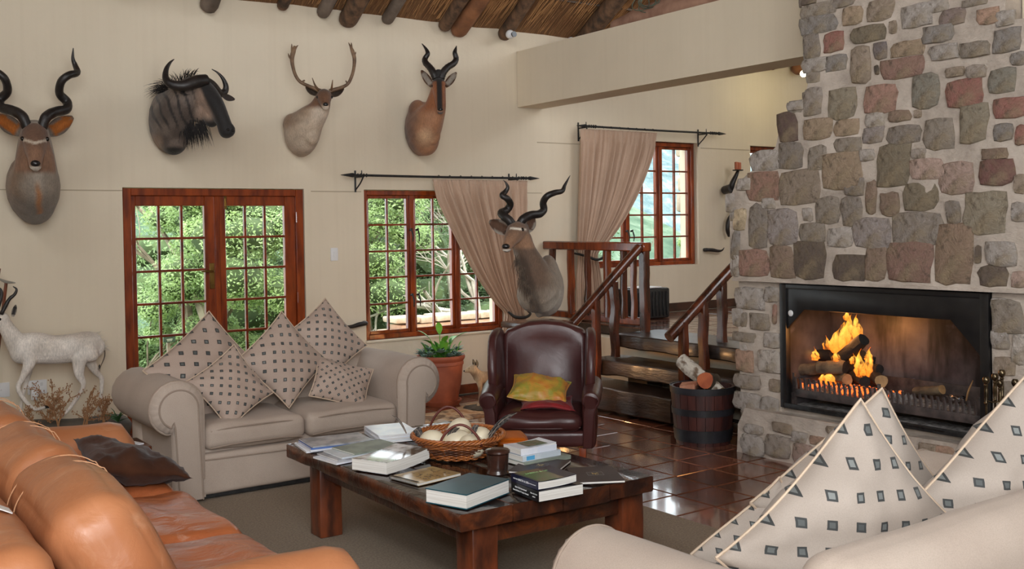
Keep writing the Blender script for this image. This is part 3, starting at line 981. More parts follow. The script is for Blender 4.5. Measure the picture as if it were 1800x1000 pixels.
def leaf_mat(name, a, b_, c_):
    m, nt, b = new_mat(name)
    oi = nn(nt, 'ShaderNodeTexCoord')
    f = noise_tex(nt, oi.outputs['Object'], 2.2, 4)
    w = nn(nt, 'ShaderNodeTexWhiteNoise')
    gi = nn(nt, 'ShaderNodeNewGeometry')
    nt.links.new(gi.outputs['Random Per Island'], w.inputs['Vector'])
    c = ramp(nt, f, [(.35, a), (.65, b_)])
    c = mixc(nt, gi.outputs['Random Per Island'], c, c_)
    nt.links.new(c, b.inputs['Base Color'])
    b.inputs['Roughness'].default_value = .55
    # thin leaves let light through
    tr = nn(nt, 'ShaderNodeBsdfTranslucent')
    nt.links.new(c, tr.inputs[0])
    mx = nn(nt, 'ShaderNodeMixShader')
    mx.inputs[0].default_value = .45
    out = nt.nodes['Material Output']
    nt.links.new(b.outputs[0], mx.inputs[1])
    nt.links.new(tr.outputs[0], mx.inputs[2])
    nt.links.new(mx.outputs[0], out.inputs[0])
    return m
LEAF_B = leaf_mat('bright_leaves', srgb(158, 184, 108), srgb(118, 148, 86), srgb(182, 202, 146))
LEAF_M = leaf_mat('mid_leaves', srgb(134, 162, 104), srgb(104, 132, 86), srgb(166, 190, 134))
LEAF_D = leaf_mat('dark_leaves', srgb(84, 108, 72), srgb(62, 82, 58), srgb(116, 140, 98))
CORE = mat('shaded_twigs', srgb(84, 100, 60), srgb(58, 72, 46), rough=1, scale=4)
BARK = mat('pale_bark', srgb(150, 136, 116), srgb(100, 88, 74), rough=.85, scale=6, bs=.6, bscale=20)
BARK_W = mat('bleached_bark', srgb(196, 188, 176), srgb(150, 140, 128), rough=.85, scale=6, bs=.4, bscale=20)

def leaf_cloud(bm, rnd, centre, rad, n, size, core_bm=None):
    cx, cy, cz = centre
    for _ in range(n):
        d = Vector((rnd.gauss(0, 1), rnd.gauss(0, 1), rnd.gauss(0, 1))).normalized()
        k = rnd.uniform(.72, 1.06)
        p = Vector((cx + d.x * rad[0] * k, cy + d.y * rad[1] * k, cz + d.z * rad[2] * k))
        a = Vector((rnd.gauss(0, 1), rnd.gauss(0, 1), rnd.gauss(0, .6))).normalized()
        nrm = (d + Vector((rnd.gauss(0, .6), rnd.gauss(0, .6), rnd.gauss(0, .6) + .4))).normalized()
        s = nrm.cross(a).normalized()
        a = s.cross(nrm)
        L = size * rnd.uniform(.6, 1.3)
        w = L * .38
        vs = [bm.verts.new(p - a * L * .5), bm.verts.new(p + s * w * .5), bm.verts.new(p + a * L * .5), bm.verts.new(p - s * w * .5)]
        bm.faces.new(vs)
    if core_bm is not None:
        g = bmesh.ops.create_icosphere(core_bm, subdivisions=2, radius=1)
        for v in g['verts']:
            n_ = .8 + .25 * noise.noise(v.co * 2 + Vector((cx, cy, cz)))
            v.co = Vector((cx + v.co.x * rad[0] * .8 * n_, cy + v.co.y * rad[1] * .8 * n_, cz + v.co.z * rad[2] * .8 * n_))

def branches(bm, rnd, p, d, L, r, depth, spread=.7, up=.15, n=3):
    pts = []
    q = Vector(p)
    dd = Vector(d).normalized()
    K = 4
    for i in range(K + 1):
        pts.append((*q, r * (1 - .45 * i / K)))
        dd = (dd + Vector((rnd.gauss(0, .16), rnd.gauss(0, .16), rnd.gauss(0, .12) + up * .2))).normalized()
        q = q + dd * L / K
    tube(bm, pts, 7 if depth > 1 else 5, 2, cap=False)
    if depth <= 0:
        return
    for i in range(n):
        k = rnd.randint(2, K)
        a = Vector(pts[k][:3])
        nd = (dd + Vector((rnd.gauss(0, spread), rnd.gauss(0, spread), rnd.gauss(0, spread * .7) + up))).normalized()
        branches(bm, rnd, a, nd, L * rnd.uniform(.55, .8), pts[k][3] * .62, depth - 1, spread, up, n)

def tree(name, label, x, y, z, h, rad, clumps, leaves, m, size=.09, seed=1, trunk_r=.12, low=.3, group=None):
    rnd = random.Random(seed)
    root = thing(name, label, 'tree', (x, y, z), group=group)
    bm = BM()
    branches(bm, rnd, (0, 0, 0), (rnd.uniform(-.1, .1), rnd.uniform(-.1, .1), 1), h * .6, trunk_r, 3, .55, .3, 3)
    obj('trunk', bm, BARK, root)
    bm, cb = BM(), BM()
    for i in range(clumps):
        a = rnd.uniform(0, 2 * PI)
        t = rnd.uniform(low, 1)
        rr_ = rad * math.sqrt(max(.05, 1 - ((t - .55) / .6) ** 2)) * rnd.uniform(.35, .95)
        s = rad * rnd.uniform(.24, .42)
        leaf_cloud(bm, rnd, (math.cos(a) * rr_, math.sin(a) * rr_, t * h), (s * 1.15, s * 1.15, s * .8), int(leaves * 1.9) // clumps, size * .58, cb)
    fo = obj('foliage', bm, m, root, smooth=False)
    fo['kind'] = 'stuff'
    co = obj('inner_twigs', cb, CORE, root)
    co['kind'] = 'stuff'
    return root
# seen through the french door: (x, y) and sizes worked out on site
tree('leafy_tree', 'bright green tree filling the right leaf of the glazed door, pale trunk low down', 4.55, 12.6, -.5, 3.1, 1.0, 30, 15000, LEAF_B, .085, 3, .11, .42)
tree('leafy_tree', 'bright green bushy tree at the middle of the glazed door behind the cushions', 4.38, 13.4, -.7, 2.75, .68, 28, 13000, LEAF_B, .085, 4, .1, .3)
tree('leafy_tree', 'mid green tree low at the left edge of the glazed door', 4.05, 15.4, -2.0, 2.8, .8, 28, 12000, LEAF_M, .1, 5, .1, .2)
tree('leafy_tree', 'darker tree behind the trunk in the right door leaf', 5.6, 15.5, -1.4, 4.0, 1.5, 30, 14000, LEAF_M, .11, 8, .14, .1)
tree('leafy_tree', 'yellow green tree top in the left casements of the lower window', 6.9, 13.4, -.9, 3.25, 1.0, 28, 13000, LEAF_B, .09, 6, .1, .5)
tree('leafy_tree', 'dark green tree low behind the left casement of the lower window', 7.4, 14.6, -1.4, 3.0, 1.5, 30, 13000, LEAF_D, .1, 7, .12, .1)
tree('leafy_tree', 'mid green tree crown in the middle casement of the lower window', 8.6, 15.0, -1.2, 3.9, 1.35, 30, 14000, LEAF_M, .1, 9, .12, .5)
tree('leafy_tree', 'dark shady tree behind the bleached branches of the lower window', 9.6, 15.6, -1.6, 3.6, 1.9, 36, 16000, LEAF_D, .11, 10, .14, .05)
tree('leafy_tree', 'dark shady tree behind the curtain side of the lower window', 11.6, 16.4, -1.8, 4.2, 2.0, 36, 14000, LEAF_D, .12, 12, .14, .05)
tree('small_bush', 'low yellow green bush at the foot of the gallery window', 12.6, 13.2, -.6, 2.2, .5, 12, 5000, LEAF_B, .07, 13, .05, .2)
tree('leafy_tree', 'mid green tree at the left jamb of the glazed door', 3.75, 14.2, -1.7, 1.9, .7, 22, 10000, LEAF_M, .1, 14, .1, .2)

# bleached bare branches outside the lower window
root = thing('bare_tree', 'bleached leafless branches twisting outside the lower window', 'tree', (8.15, 12.9, -.5))
bm = BM()
rnd = random.Random(21)
branches(bm, rnd, (0, 0, 0), (-.1, 0, 1), 1.5, .10, 4, .75, .05, 3)
branches(bm, rnd, (.15, 0, .0), (.5, 0, 1), 1.4, .08, 4, .8, .0, 3)
branches(bm, rnd, (-.1, 0, .9), (-1, -.1, .25), 1.2, .055, 3, .6, .0, 3)
obj('trunk', bm, BARK_W, root)

# terrace wall with flat coping stones
terr = thing('terrace_wall', 'low pinkish terrace wall with flat stone coping outside the lower window', 'wall', (7.0, 11.2, -.2))
PINK = mat('pink_render', srgb(216, 182, 158), srgb(196, 160, 136), rough=.8, bs=.2)
bm = BM()
box(bm, (7.4, 11.2, .12), (2.6, .3, .7))
box(bm, (6.05, 10.5, .12), (.3, 1.6, .6))
add_to(terr, 'wall_body', bm, PINK)
bm = BM()
box(bm, (7.4, 10.25, .33), (2.7, 1.7, .12))
add_to(terr, 'terrace_slab', bm, mat('pale_slab', srgb(226, 214, 204), srgb(206, 190, 178), rough=.7))
COPING = mat('coping_stone', srgb(206, 188, 168), srgb(168, 148, 126), rough=.85, bs=.4)
rnd = random.Random(2)
x = 6.0
while x < 8.7:
    w = rnd.uniform(.22, .36)
    bm = BM()
    box(bm, (x + w / 2, 11.2, .52 + rnd.uniform(0, .015)), (w - .02, .36, .075), bev=.02)
    displace(bm, .012, 6, x)
    add_to(terr, 'coping_stone', bm, COPING)
    x += w
# garden sign on a post
sg = thing('garden_sign', 'small dark green notice board on a post outside the glazed door', 'sign', (3.28, 11.0, -.25))
bm = BM()
box(bm, (3.28, 11.0, .12), (.035, .03, .76), bev=.004)
add_to(sg, 'post', bm, BARK)
bm = BM()
box(bm, (3.28, 10.97, .535), (.125, .02, .085), bev=.004)
add_to(sg, 'board', bm, flatmat('sign_green', srgb(40, 62, 44), .5))
bm = BM()
for k, (w, z) in enumerate(((.09, .555), (.06, .525), (.05, .51))):
    box(bm, (3.28, 10.958, z), (w, .003, .006))
add_to(sg, 'lettering_lines', bm, flatmat('sign_cream', srgb(190, 190, 170), .5))
# rough stone buttress at the right edge of the gallery window
BUTT = mat('buttress_stone', srgb(186, 170, 150), srgb(146, 130, 114), rough=.9, scale=3, bs=.9, bscale=8, bd=.03)
bt = thing('stone_pillar', 'rough stone pillar outside the right edge of the gallery window', 'pillar', (10.4, 10.1, -.2))
rnd = random.Random(4)
z = -.2
k = 0
while z < 4.2:
    h = rnd.uniform(.16, .3)
    bm = BM()
    x0 = 9.97 + .05 * math.sin(z * 2.2) - .01 * z + rnd.uniform(-.03, .03)
    box(bm, ((x0 + 10.8) / 2, 10.05, z + h / 2), (10.8 - x0, .3, h - .012), bev=.03)
    displace(bm, .025, 5, k)
    add_to(bt, 'stone', bm, BUTT)
    z += h
    k += 1
# ---------------------------------------------------------------- stone fireplace
def stone_mat():
    m, nt, b = new_mat('rough_field_stone')
    v = mapped(nt)
    oi = nn(nt, 'ShaderNodeObjectInfo')
    f = noise_tex(nt, v, 9, 8, .65, .4)
    f2 = noise_tex(nt, v, 26, 5, .6)
    c = mixc(nt, ramp(nt, f, [(.38, (0, 0, 0)), (.62, (1, 1, 1))]), oi.outputs['Color'], srgb(132, 116, 92))
    c = mixc(nt, .55, oi.outputs['Color'], c)
    c = mixc(nt, ramp(nt, f2, [(.52, (0, 0, 0)), (.68, (.6, .6, .6))]), c, srgb(84, 72, 62))
    c = mixc(nt, ramp(nt, noise_tex(nt, v, 5, 6), [(.56, (0, 0, 0)), (.72, (.5, .5, .5))]), c, srgb(190, 170, 136))
    nt.links.new(c, b.inputs['Base Color'])
    b.inputs['Roughness'].default_value = .85
    n1 = bump(nt, b, noise_tex(nt, v, 8, 6, .6, 1.5), .9, .03)
    n2 = bump(nt, b, noise_tex(nt, mapped(nt, (1, 1, 2.2)), 22, 6, .7, 2.5), .8, .012, n1)
    bump(nt, b, noise_tex(nt, v, 70, 4), .4, .004, n2)
    return m
STONE = stone_mat()
def mortar_mat():
    m, nt, b = new_mat('mortar')
    v = mapped(nt)
    f = noise_tex(nt, v, 3.5, 8, .65)
    c = ramp(nt, f, [(.3, srgb(206, 193, 180)), (.5, srgb(186, 173, 160)), (.7, srgb(150, 138, 127))])
    nt.links.new(c, b.inputs['Base Color'])
    b.inputs['Roughness'].default_value = .9
    n1 = bump(nt, b, noise_tex(nt, mapped(nt, (1, 1, 2)), 7, 7, .6), .8, .03)
    bump(nt, b, noise_tex(nt, v, 60, 4), .4, .004, n1)
    return m
MORTAR = mortar_mat()
HX, PX, BX = 5.62, 5.68, 5.60     # front faces of hood, piers and hearth base
fp = thing('fireplace', 'large field stone fireplace with tapering chimney breast and a wide firebox', 'fireplace', (6.1, 4.0, 0))

def subdivided_slab(bm, poly, x0, x1, step=.09, amp=.012, seed=0):
    """polygon in (y,z), front face at x0 made of a bumpy grid"""
    A = [bm.verts.new((x0, y, z)) for y, z in poly]
    B = [bm.verts.new((x1, y, z)) for y, z in poly]
    n = len(poly)
    f = bm.faces.new(A)
    bm.faces.new(list(reversed(B)))
    for i in range(n):
        bm.faces.new((A[i], B[i], B[(i + 1) % n], A[(i + 1) % n]))
    ys = [p[0] for p in poly]
    zs = [p[1] for p in poly]
    k = min(ys) + step
    while k < max(ys):
        bmesh.ops.bisect_plane(bm, geom=bm.verts[:] + bm.edges[:] + bm.faces[:], plane_co=(0, k, 0), plane_no=(0, 1, 0))
        k += step
    k = min(zs) + step
    while k < max(zs):
        bmesh.ops.bisect_plane(bm, geom=bm.verts[:] + bm.edges[:] + bm.faces[:], plane_co=(0, 0, k), plane_no=(0, 0, 1))
        k += step
    bmesh.ops.recalc_face_normals(bm, faces=bm.faces[:])
    for v in bm.verts:
        if v.co.x < x0 + .01:
            v.co.x += amp * noise.fractal(Vector((v.co.y * 4, v.co.z * 4, seed)), 1, 2, 3)
edge = list(reversed(HOOD_EDGE))            # from hood bottom to the top, left silhouette
poly = [(2.3, 1.235)] + [(y, z) for y, z in edge] + [(4.60, 5.2), (3.16, 5.2), (3.16, 2.76), (2.3, 2.74)]
bm = BM()
subdivided_slab(bm, poly, HX, 6.19, .09, .014, 1)
for v in bm.verts:   # round the outer left corner a little
    if v.co.x > 6.1 and v.co.y > 4.4:
        v.co.y -= .03
add_to(fp, 'chimney_breast', bm, MORTAR)
bm = BM()
subdivided_slab(bm, [(4.83, 0), (5.20, 0), (5.22, .6), (5.22, 1.228), (4.83, 1.228)], PX, 6.4, .09, .012, 2)
add_to(fp, 'left_pier', bm, MORTAR)
bm = BM()
subdivided_slab(bm, [(2.3, 0), (3.285, 0), (3.285, 1.228), (2.3, 1.228)], PX, 6.4, .09, .012, 3)
add_to(fp, 'right_pier', bm, MORTAR)
bm = BM()
subdivided_slab(bm, [(2.3, 0), (5.18, 0), (5.17, .2), (5.10, .325), (2.3, .34)], BX, 5.70, .09, .014, 4)
add_to(fp, 'hearth_base', bm, MORTAR)
bm = BM()
subdivided_slab(bm, [(3.286, 0), (4.829, 0), (4.829, .36), (3.286, .36)], 5.701, 6.4, .2, .0, 4)
add_to(fp, 'hearth_floor', bm, MORTAR)
bm = BM()
subdivided_slab(bm, [(2.3, 1.236), (5.215, 1.236), (5.215, 1.253), (2.3, 1.255)], HX - .014, HX + .1, .08, .01, 5)
add_to(fp, 'hood_lip', bm, MORTAR)

def stone(y, z, w, h, col, x, seed, proud=.015):
    rnd = random.Random(seed)
    n = 12
    K = rnd.uniform(4.5, 9)
    pts = []
    skew = rnd.uniform(-.16, .16)
    j = [rnd.uniform(-.10, .05) for _ in range(n)]
    for i in range(n):
        a = 2 * PI * (i + .5) / n
        c, s = math.cos(a), math.sin(a)
        r = 1 / ((abs(c) ** K + abs(s) ** K) ** (1 / K))
        r *= 1 + j[i]
        pts.append((c * r * w / 2 + skew * s * h / 2, s * r * h / 2))
    bm = BM()
    p = proud * rnd.uniform(.7, 1.3)
    rings = []
    for k, (sc, dx) in enumerate(((1.04, .012), (1.0, -p * .5), (.93, -p * .9), (.6, -p))):
        rings.append([bm.verts.new((x + dx + (rnd.uniform(-.003, .003) if k else 0), y + a * sc, z + b_ * sc)) for a, b_ in pts])
    c = bm.verts.new((x - p * 1.02, y, z))
    for A, B in zip(rings[:-1], rings[1:]):
        for i in range(n):
            bm.faces.new((A[i], A[(i + 1) % n], B[(i + 1) % n], B[i]))
    for i in range(n):
        bm.faces.new((rings[-1][i], rings[-1][(i + 1) % n], c))
    bmesh.ops.recalc_face_normals(bm, faces=bm.faces[:])
    mw = Matrix.Translation((x, y, z))
    bmesh.ops.transform(bm, matrix=mw.inverted(), verts=bm.verts[:])
    o = obj('stone', bm, STONE, fp, angle=60, loc=(x - fp.location.x, y - fp.location.y, z - fp.location.z))
    c = srgb(*STONE_RGB[col])
    k = rnd.uniform(.92, 1.15) * 1.62
    gy = (c[0] * .35 + c[1] * .5 + c[2] * .15)
    o.color = tuple((v * .52 + gy * .48 * w_) * k for v, w_ in zip(c, (1.06, .98, .94))) + (1,)
for i, (y, z, w, h, col) in enumerate(HOOD_STONES):
    z = max(z, 1.264 + h * .55) if z < 1.5 else z
    stone(y, z, w * 1.09, h * 1.09, col, HX, i)
for i, (y, z, w, h, col, s) in enumerate(LOW_STONES):
    stone(y, min(z, 1.2 - h / 2) if s == 'P' else min(z, .31 - h / 2) if z > .1 else z, w * 1.04, h * 1.04, col, PX if s == 'P' else BX, 500 + i, .02)
# flat stones on the hearth ledge and quoins that break the left silhouette
rr = random.Random(9)
for i, (y, z) in enumerate(HOOD_EDGE[:6]):
    stone(y - .035, z, .13, .1, rr.choice(['g', 'gt', 'pg', 'bg']), HX + .03, 900 + i, .03)
for z, c in ((1.32, 'pg'), (1.45, 'bg'), (1.58, 'pg'), (1.72, 'pg'), (.3, 'pg'), (.5, 'gt'), (.72, 'pg'), (.95, 'gt'), (1.1, 'pg')):
    stone(5.215 if z > 1.23 else 5.17, z, .06, .11, c, HX + .02 if z > 1.23 else PX, 950 + int(z * 10), .02)

# ---------------------------------------------------------------- firebox insert
BLACK = mat('black_stove_steel', (.006, .006, .007), (.014, .013, .013), rough=.38, scale=9, bs=.05)
fb = thing('firebox', 'black steel fire insert with angled corners set in the stone fireplace', 'fireplace insert', (5.66, 4.05, .37))
FX = 5.655
Y0, Y1, Z0, Z1 = 3.292, 4.822, .365, 1.225
bm = BM()
fnX = lambda a, b_, t: (t, a, b_)
ti = .055
# face frame with angled upper corners
prism(bm, [(Y1, Z0), (Y1, Z1), (Y1 - ti, Z1), (Y1 - ti, Z0)], fnX, FX, FX + .05, .004)
prism(bm, [(Y0, Z0), (Y0, Z1), (Y0 + ti, Z1), (Y0 + ti, Z0)], fnX, FX, FX + .05, .004)
prism(bm, [(Y0 + ti, Z1 - .03), (Y0 + ti, Z1), (Y1 - ti, Z1), (Y1 - ti, Z1 - .03)], fnX, FX, FX + .05, .003)
add_to(fb, 'frame', bm, BLACK)
bm = BM()
prism(bm, [(Y0 + ti, Z1 - .03), (Y1 - ti, Z1 - .03), (Y1 - ti, Z1 - .31), (Y1 - ti - .15, Z1 - .17), (Y0 + ti + .19, Z1 - .17), (Y0 + ti, Z1 - .37)], fnX, FX + .012, FX + .035, .003)
add_to(fb, 'smoke_plate', bm, BLACK)
bm = BM()
g = bmesh.ops.create_uvsphere(bm, u_segments=12, v_segments=8, radius=.022)
bmesh.ops.transform(bm, matrix=Matrix.Translation((FX + .01, Y1 - ti - .035, Z1 - .2)) @ Matrix.Diagonal((.4, 1, 1, 1)), verts=g['verts'])
add_to(fb, 'knob', bm, WPLASTIC)
def fire_wall_mat():
    m, nt, b = new_mat('heat_stained_steel')
    v = mapped(nt)
    f = noise_tex(nt, v, 3.2, 5)
    c = ramp(nt, f, [(.3, srgb(122, 112, 112)), (.5, srgb(98, 90, 92)), (.62, srgb(70, 64, 68)), (.8, srgb(168, 162, 176))])
    f3 = noise_tex(nt, mapped(nt, (1, 4, .7)), 1.6, 4)
    c = mixc(nt, ramp(nt, f3, [(.5, (0, 0, 0)), (.64, (.8, .8, .8))]), c, (.012, .011, .012))
    nt.links.new(c, b.inputs['Base Color'])
    b.inputs['Metallic'].default_value = .2
    b.inputs['Roughness'].default_value = .42
    bump(nt, b, noise_tex(nt, v, 12, 4), .1, .005)
    return m
FW = fire_wall_mat()
bm = BM()
box(bm, (6.18, (Y0 + Y1) / 2, .8), (.02, Y1 - Y0 - .02, .86))
add_to(fb, 'back_plate', bm, FW)
for y in (Y0 + .02, Y1 - .02):
    bm = BM()
    box(bm, (5.94, y, .8), (.46, .016, .86))
    add_to(fb, 'side_plate', bm, FW)
bm = BM()
box(bm, (5.94, (Y0 + Y1) / 2, 1.215), (.5, Y1 - Y0 - .04, .012))
add_to(fb, 'top_plate', bm, BLACK)

# grate with bars, ash tray
CAST = mat('sooty_cast_iron', srgb(86, 74, 70), srgb(44, 38, 38), rough=.55, scale=12, bs=.4, bscale=40)
ASH = mat('ash', srgb(176, 170, 166), srgb(92, 86, 84), rough=1, scale=22, bs=1, bscale=35, bd=.02)
gt = thing('fire_grate', 'sooty iron grate with short upright bars in the firebox', 'grate', (5.8, 4.05, .365))
ya, yb = Y0 + .075, Y1 - .075
bm = BM()
box(bm, (5.70, (ya + yb) / 2, .475), (.018, yb - ya, .055), bev=.003)
for y in (ya + .01, (ya + yb) / 2, yb - .01):
    box(bm, (5.70, y, .42), (.022, .035, .11), bev=.003)
    box(bm, (5.70, y, .55), (.016, .02, .12), bev=.003)
add_to(gt, 'front_rail', bm, CAST)
bm = BM()
box(bm, (5.90, (ya + yb) / 2, .46), (.40, yb - ya, .012))
box(bm, (6.10, (ya + yb) / 2, .53), (.014, yb - ya, .14), bev=.003)
box(bm, (5.90, ya, .5), (.4, .012, .12))
box(bm, (5.90, yb, .5), (.4, .012, .12))
add_to(gt, 'pan', bm, CAST)
n = 34
bmb = BM()
for (dz, dx, s) in ((0, 0, 1),):
    tube(bmb, [(0, 0, 0, .011, .006), (-.004, 0, .045, .011, .006), (-.018, 0, .085, .010, .005)], 6, 2, side=(0, 1, 0))
bar_me = bpy.data.meshes.new('grate_bar')
bmb.to_mesh(bar_me); bmb.free()
finish(bar_me, CAST)
for i in range(n):
    y = ya + .03 + (yb - ya - .06) * i / (n - 1)
    link('grate_bar', bar_me, gt, (5.70 - gt.location.x, y - gt.location.y, .5 - gt.location.z))
bm = BM()
g = [[bm.verts.new((5.715 + .37 * i / 12, ya + .01 + (yb - ya - .02) * j / 60, .475 + .035 * abs(noise.noise(Vector((i * .6, j * .5, 0)))) + (.035 if j > 28 else 0.0) * math.sin(i / 12 * PI))) for j in range(61)] for i in range(13)]
for i in range(12):
    for j in range(60):
        bm.faces.new((g[i][j], g[i + 1][j], g[i + 1][j + 1], g[i][j + 1]))
o = add_to(gt, 'ash_bed', bm, ASH)
tr = thing('ash_tray', 'low black ash tray full of grey ash under the grate', 'tray', (5.68, 4.05, .345))
bm = BM()
for k, (y0_, y1_) in enumerate(((4.09, yb + .03), (ya - .03, 4.03))):
    box(bm, (5.79, (y0_ + y1_) / 2, .372), (.30, y1_ - y0_, .008))
    box(bm, (5.645, (y0_ + y1_) / 2, .385), (.012, y1_ - y0_, .035), bev=.003)
    tube(bm, [(5.64, (y0_ + y1_) / 2 + .12, .39, .005), (5.615, (y0_ + y1_) / 2 + .11, .40, .005), (5.615, (y0_ + y1_) / 2 - .11, .40, .005), (5.64, (y0_ + y1_) / 2 - .12, .39, .005)], 6, 1)
add_to(tr, 'tray_body', bm, IRON)
bm = BM()
for (y0_, y1_) in ((4.10, yb + .02), (ya - .02, 4.02)):
    g = [[bm.verts.new((5.655 + .25 * i / 8, y0_ + (y1_ - y0_) * j / 24, .382 + .012 * abs(noise.noise(Vector((i * .7, j * .6, y0_)))))) for j in range(25)] for i in range(9)]
    for i in range(8):
        for j in range(24):
            bm.faces.new((g[i][j], g[i + 1][j], g[i + 1][j + 1], g[i][j + 1]))
add_to(tr, 'ash', bm, ASH)

# logs
CHAR = mat('charred_log', srgb(40, 32, 28), srgb(16, 13, 12), rough=.9, scale=10, bs=.9, bscale=18, bd=.01)
BARKLOG = mat('bark_log', srgb(116, 100, 78), srgb(62, 50, 40), rough=.9, scale=9, stretch=(1, 1, 1), bs=.8, bscale=20, bd=.01)
CUT = mat('cut_wood', srgb(176, 138, 92), srgb(128, 92, 58), rough=.7, scale=12)
EMBER = emat('glowing_ember', (1.0, .13, .02), 2.5)
LOGNAMES = ['bark covered log lying at the left end of the fire', 'grey bark log across the middle of the fire', 'black charred log tilted up over the flames', 'dark log pointing out of the grate, cut end pale', 'dark log in the middle pointing out of the embers', 'short log with a brown cut end at the right of the fire', 'charred log behind the left flames', 'charred log behind the right flames', 'charred log deep under the main flame', 'short black stump in the flames', 'thin charred stick standing at the right of the fire', 'mossy unburnt branch lying on the right half of the grate', 'round black log end at the far left of the firebox']
def log_mesh(a, b_, r, bark, cut, seed):
    bm = BM()
    a, b_ = Vector(a), Vector(b_)
    N = 8
    pts = [(*(a + (b_ - a) * i / N + Vector((0, 0, .006 * noise.noise(Vector((seed, i * .8, 0)))))), r * (1 + .12 * noise.noise(Vector((seed, i * .9, 4))))) for i in range(N + 1)]
    rings = tube(bm, pts, 14, 1, radial=lambda t, an: 1 + .07 * math.sin(3 * an + seed) + .04 * math.sin(7 * an + t * 6), cap=False)
    bm2 = BM()
    f1 = bm.faces.new(list(reversed(rings[0])))
    f2 = bm.faces.new(rings[-1])
    f1.material_index = f2.material_index = 1
    return bm
for i, (a, b_, r) in enumerate(FIRE_LOGS):
    root = thing('firewood_log', LOGNAMES[i], 'log', a, group='logs burning on the grate')
    barky = i in (0, 1, 11, 3)
    bm = log_mesh(a, b_, r, None, None, i)
    bmesh.ops.transform(bm, matrix=Matrix.Translation(-Vector(a)), verts=bm.verts[:])
    obj('bark', bm, [BARKLOG if barky else CHAR, CUT if i in (3, 5, 11) else CHAR], root)
# embers between the logs
rr = random.Random(8)
eb = thing('embers', 'glowing red embers under the logs at the left of the grate', 'embers', (5.85, 4.4, .5))
eb['kind'] = 'stuff'
bm, bm2 = BM(), BM()
for i in range(260):
    y = rr.gauss(4.38, .17)
    y = max(4.08, min(4.72, y))
    x = rr.uniform(5.73, 6.0)
    s = rr.uniform(.006, .016)
    g = bmesh.ops.create_icosphere(bm if rr.random() < .5 else bm2, subdivisions=1, radius=s)
    for v in g['verts']:
        v.co = Vector((v.co.x * rr.uniform(.8, 1.2) + x, v.co.y + y, v.co.z * .8 + .515 + rr.uniform(-.01, .02)))
add_to(eb, 'hot_coals', bm, EMBER)
add_to(eb, 'grey_coals', bm2, ASH)

# flames: glowing tongues of real size above the logs
def flame_mat():
    m = bpy.data.materials.new('flame')
    m.use_nodes = True
    nt = m.node_tree
    nt.nodes.clear()
    o = nn(nt, 'ShaderNodeOutputMaterial')
    tc = nn(nt, 'ShaderNodeTexCoord')
    at = nn(nt, 'ShaderNodeVertexColor', layer_name='Col')
    sep = nn(nt, 'ShaderNodeSeparateColor')
    nt.links.new(at.outputs[0], sep.inputs[0])
    mp = nn(nt, 'ShaderNodeMapping')
    mp.inputs['Scale'].default_value = (9, 9, 3.5)
    nt.links.new(tc.outputs['Object'], mp.inputs[0])
    f = noise_tex(nt, mp.outputs[0], 2.4, 4, .6, .8)
    lw = nn(nt, 'ShaderNodeLayerWeight')
    lw.inputs[0].default_value = .5
    # colour by height along the tongue, thin at the rim
    c = ramp(nt, sep.outputs[0], [(0, (1, .22, .02)), (.3, (1, .48, .07)), (.6, (1, .34, .03)), (1, (1, .10, .005))])
    e = nn(nt, 'ShaderNodeEmission')
    nt.links.new(c, e.inputs[0])
    mu = nn(nt, 'ShaderNodeMath', operation='MULTIPLY')
    mu.inputs[1].default_value = 3.4
    nt.links.new(f, mu.inputs[0])
    nt.links.new(mu.outputs[0], e.inputs[1])
    tr_ = nn(nt, 'ShaderNodeBsdfTransparent')
    mx = nn(nt, 'ShaderNodeMixShader')
    inv = nn(nt, 'ShaderNodeMath', operation='SUBTRACT')
    inv.inputs[0].default_value = 1.0
    nt.links.new(lw.outputs['Facing'], inv.inputs[1])
    m2 = nn(nt, 'ShaderNodeMath', operation='MULTIPLY')
    nt.links.new(inv.outputs[0], m2.inputs[0])
    r2 = ramp(nt, f, [(.40, (0, 0, 0)), (.56, (1.0, 1.0, 1.0))])
    nt.links.new(r2, m2.inputs[1])
    nt.links.new(m2.outputs[0], mx.inputs[0])
    nt.links.new(tr_.outputs[0], mx.inputs[1])
    nt.links.new(e.outputs[0], mx.inputs[2])
    nt.links.new(mx.outputs[0], o.inputs[0])
    return m
FLAME = flame_mat()
fl = thing('fire', 'yellow and orange flames leaping from the burning logs', 'fire', (5.9, 4.4, .55))
rr = random.Random(14)
for i, ((x, y, z), h, w) in enumerate(FLAMES):
    bm = BM()
    lay = bm.loops.layers.color.new('Col')
    ph = rr.uniform(0, 6)
    pts = []
    N = 7
    for k in range(N + 1):
        t = k / N
        r = w * .8 * (math.sin(PI * min(1, (t + .12)) ** .8)) * (1 - t) ** .35 + .001
        pts.append((x + .02 * math.sin(t * 4 + ph) * t, y + (.035 * math.sin(t * 5 + ph) - .02) * t * h * 5, z + h * t, r, r * .55))
    tube(bm, pts, 12, 3, side=(0, 1, 0), radial=lambda t, a: 1 + .22 * math.sin(a * 3 + t * 7 + ph) * t + .12 * math.sin(t * 23 + ph))
    for f_ in bm.faces:
        for l in f_.loops:
            t = (l.vert.co.z - z) / max(h, .01)
            l[lay] = (max(0, min(1, t)), 0, 0, 1)
    add_to(fl, 'flame', bm, FLAME, 180)
fire_light = bpy.data.lights.new('fire_light', 'POINT')
fire_light.energy = 8
fire_light.color = (1, .42, .12)
fire_light.shadow_soft_size = .12
fo_ = bpy.data.objects.new('fire_light', fire_light)
COL.objects.link(fo_)
fo_.location = (5.86, 4.4, .86)
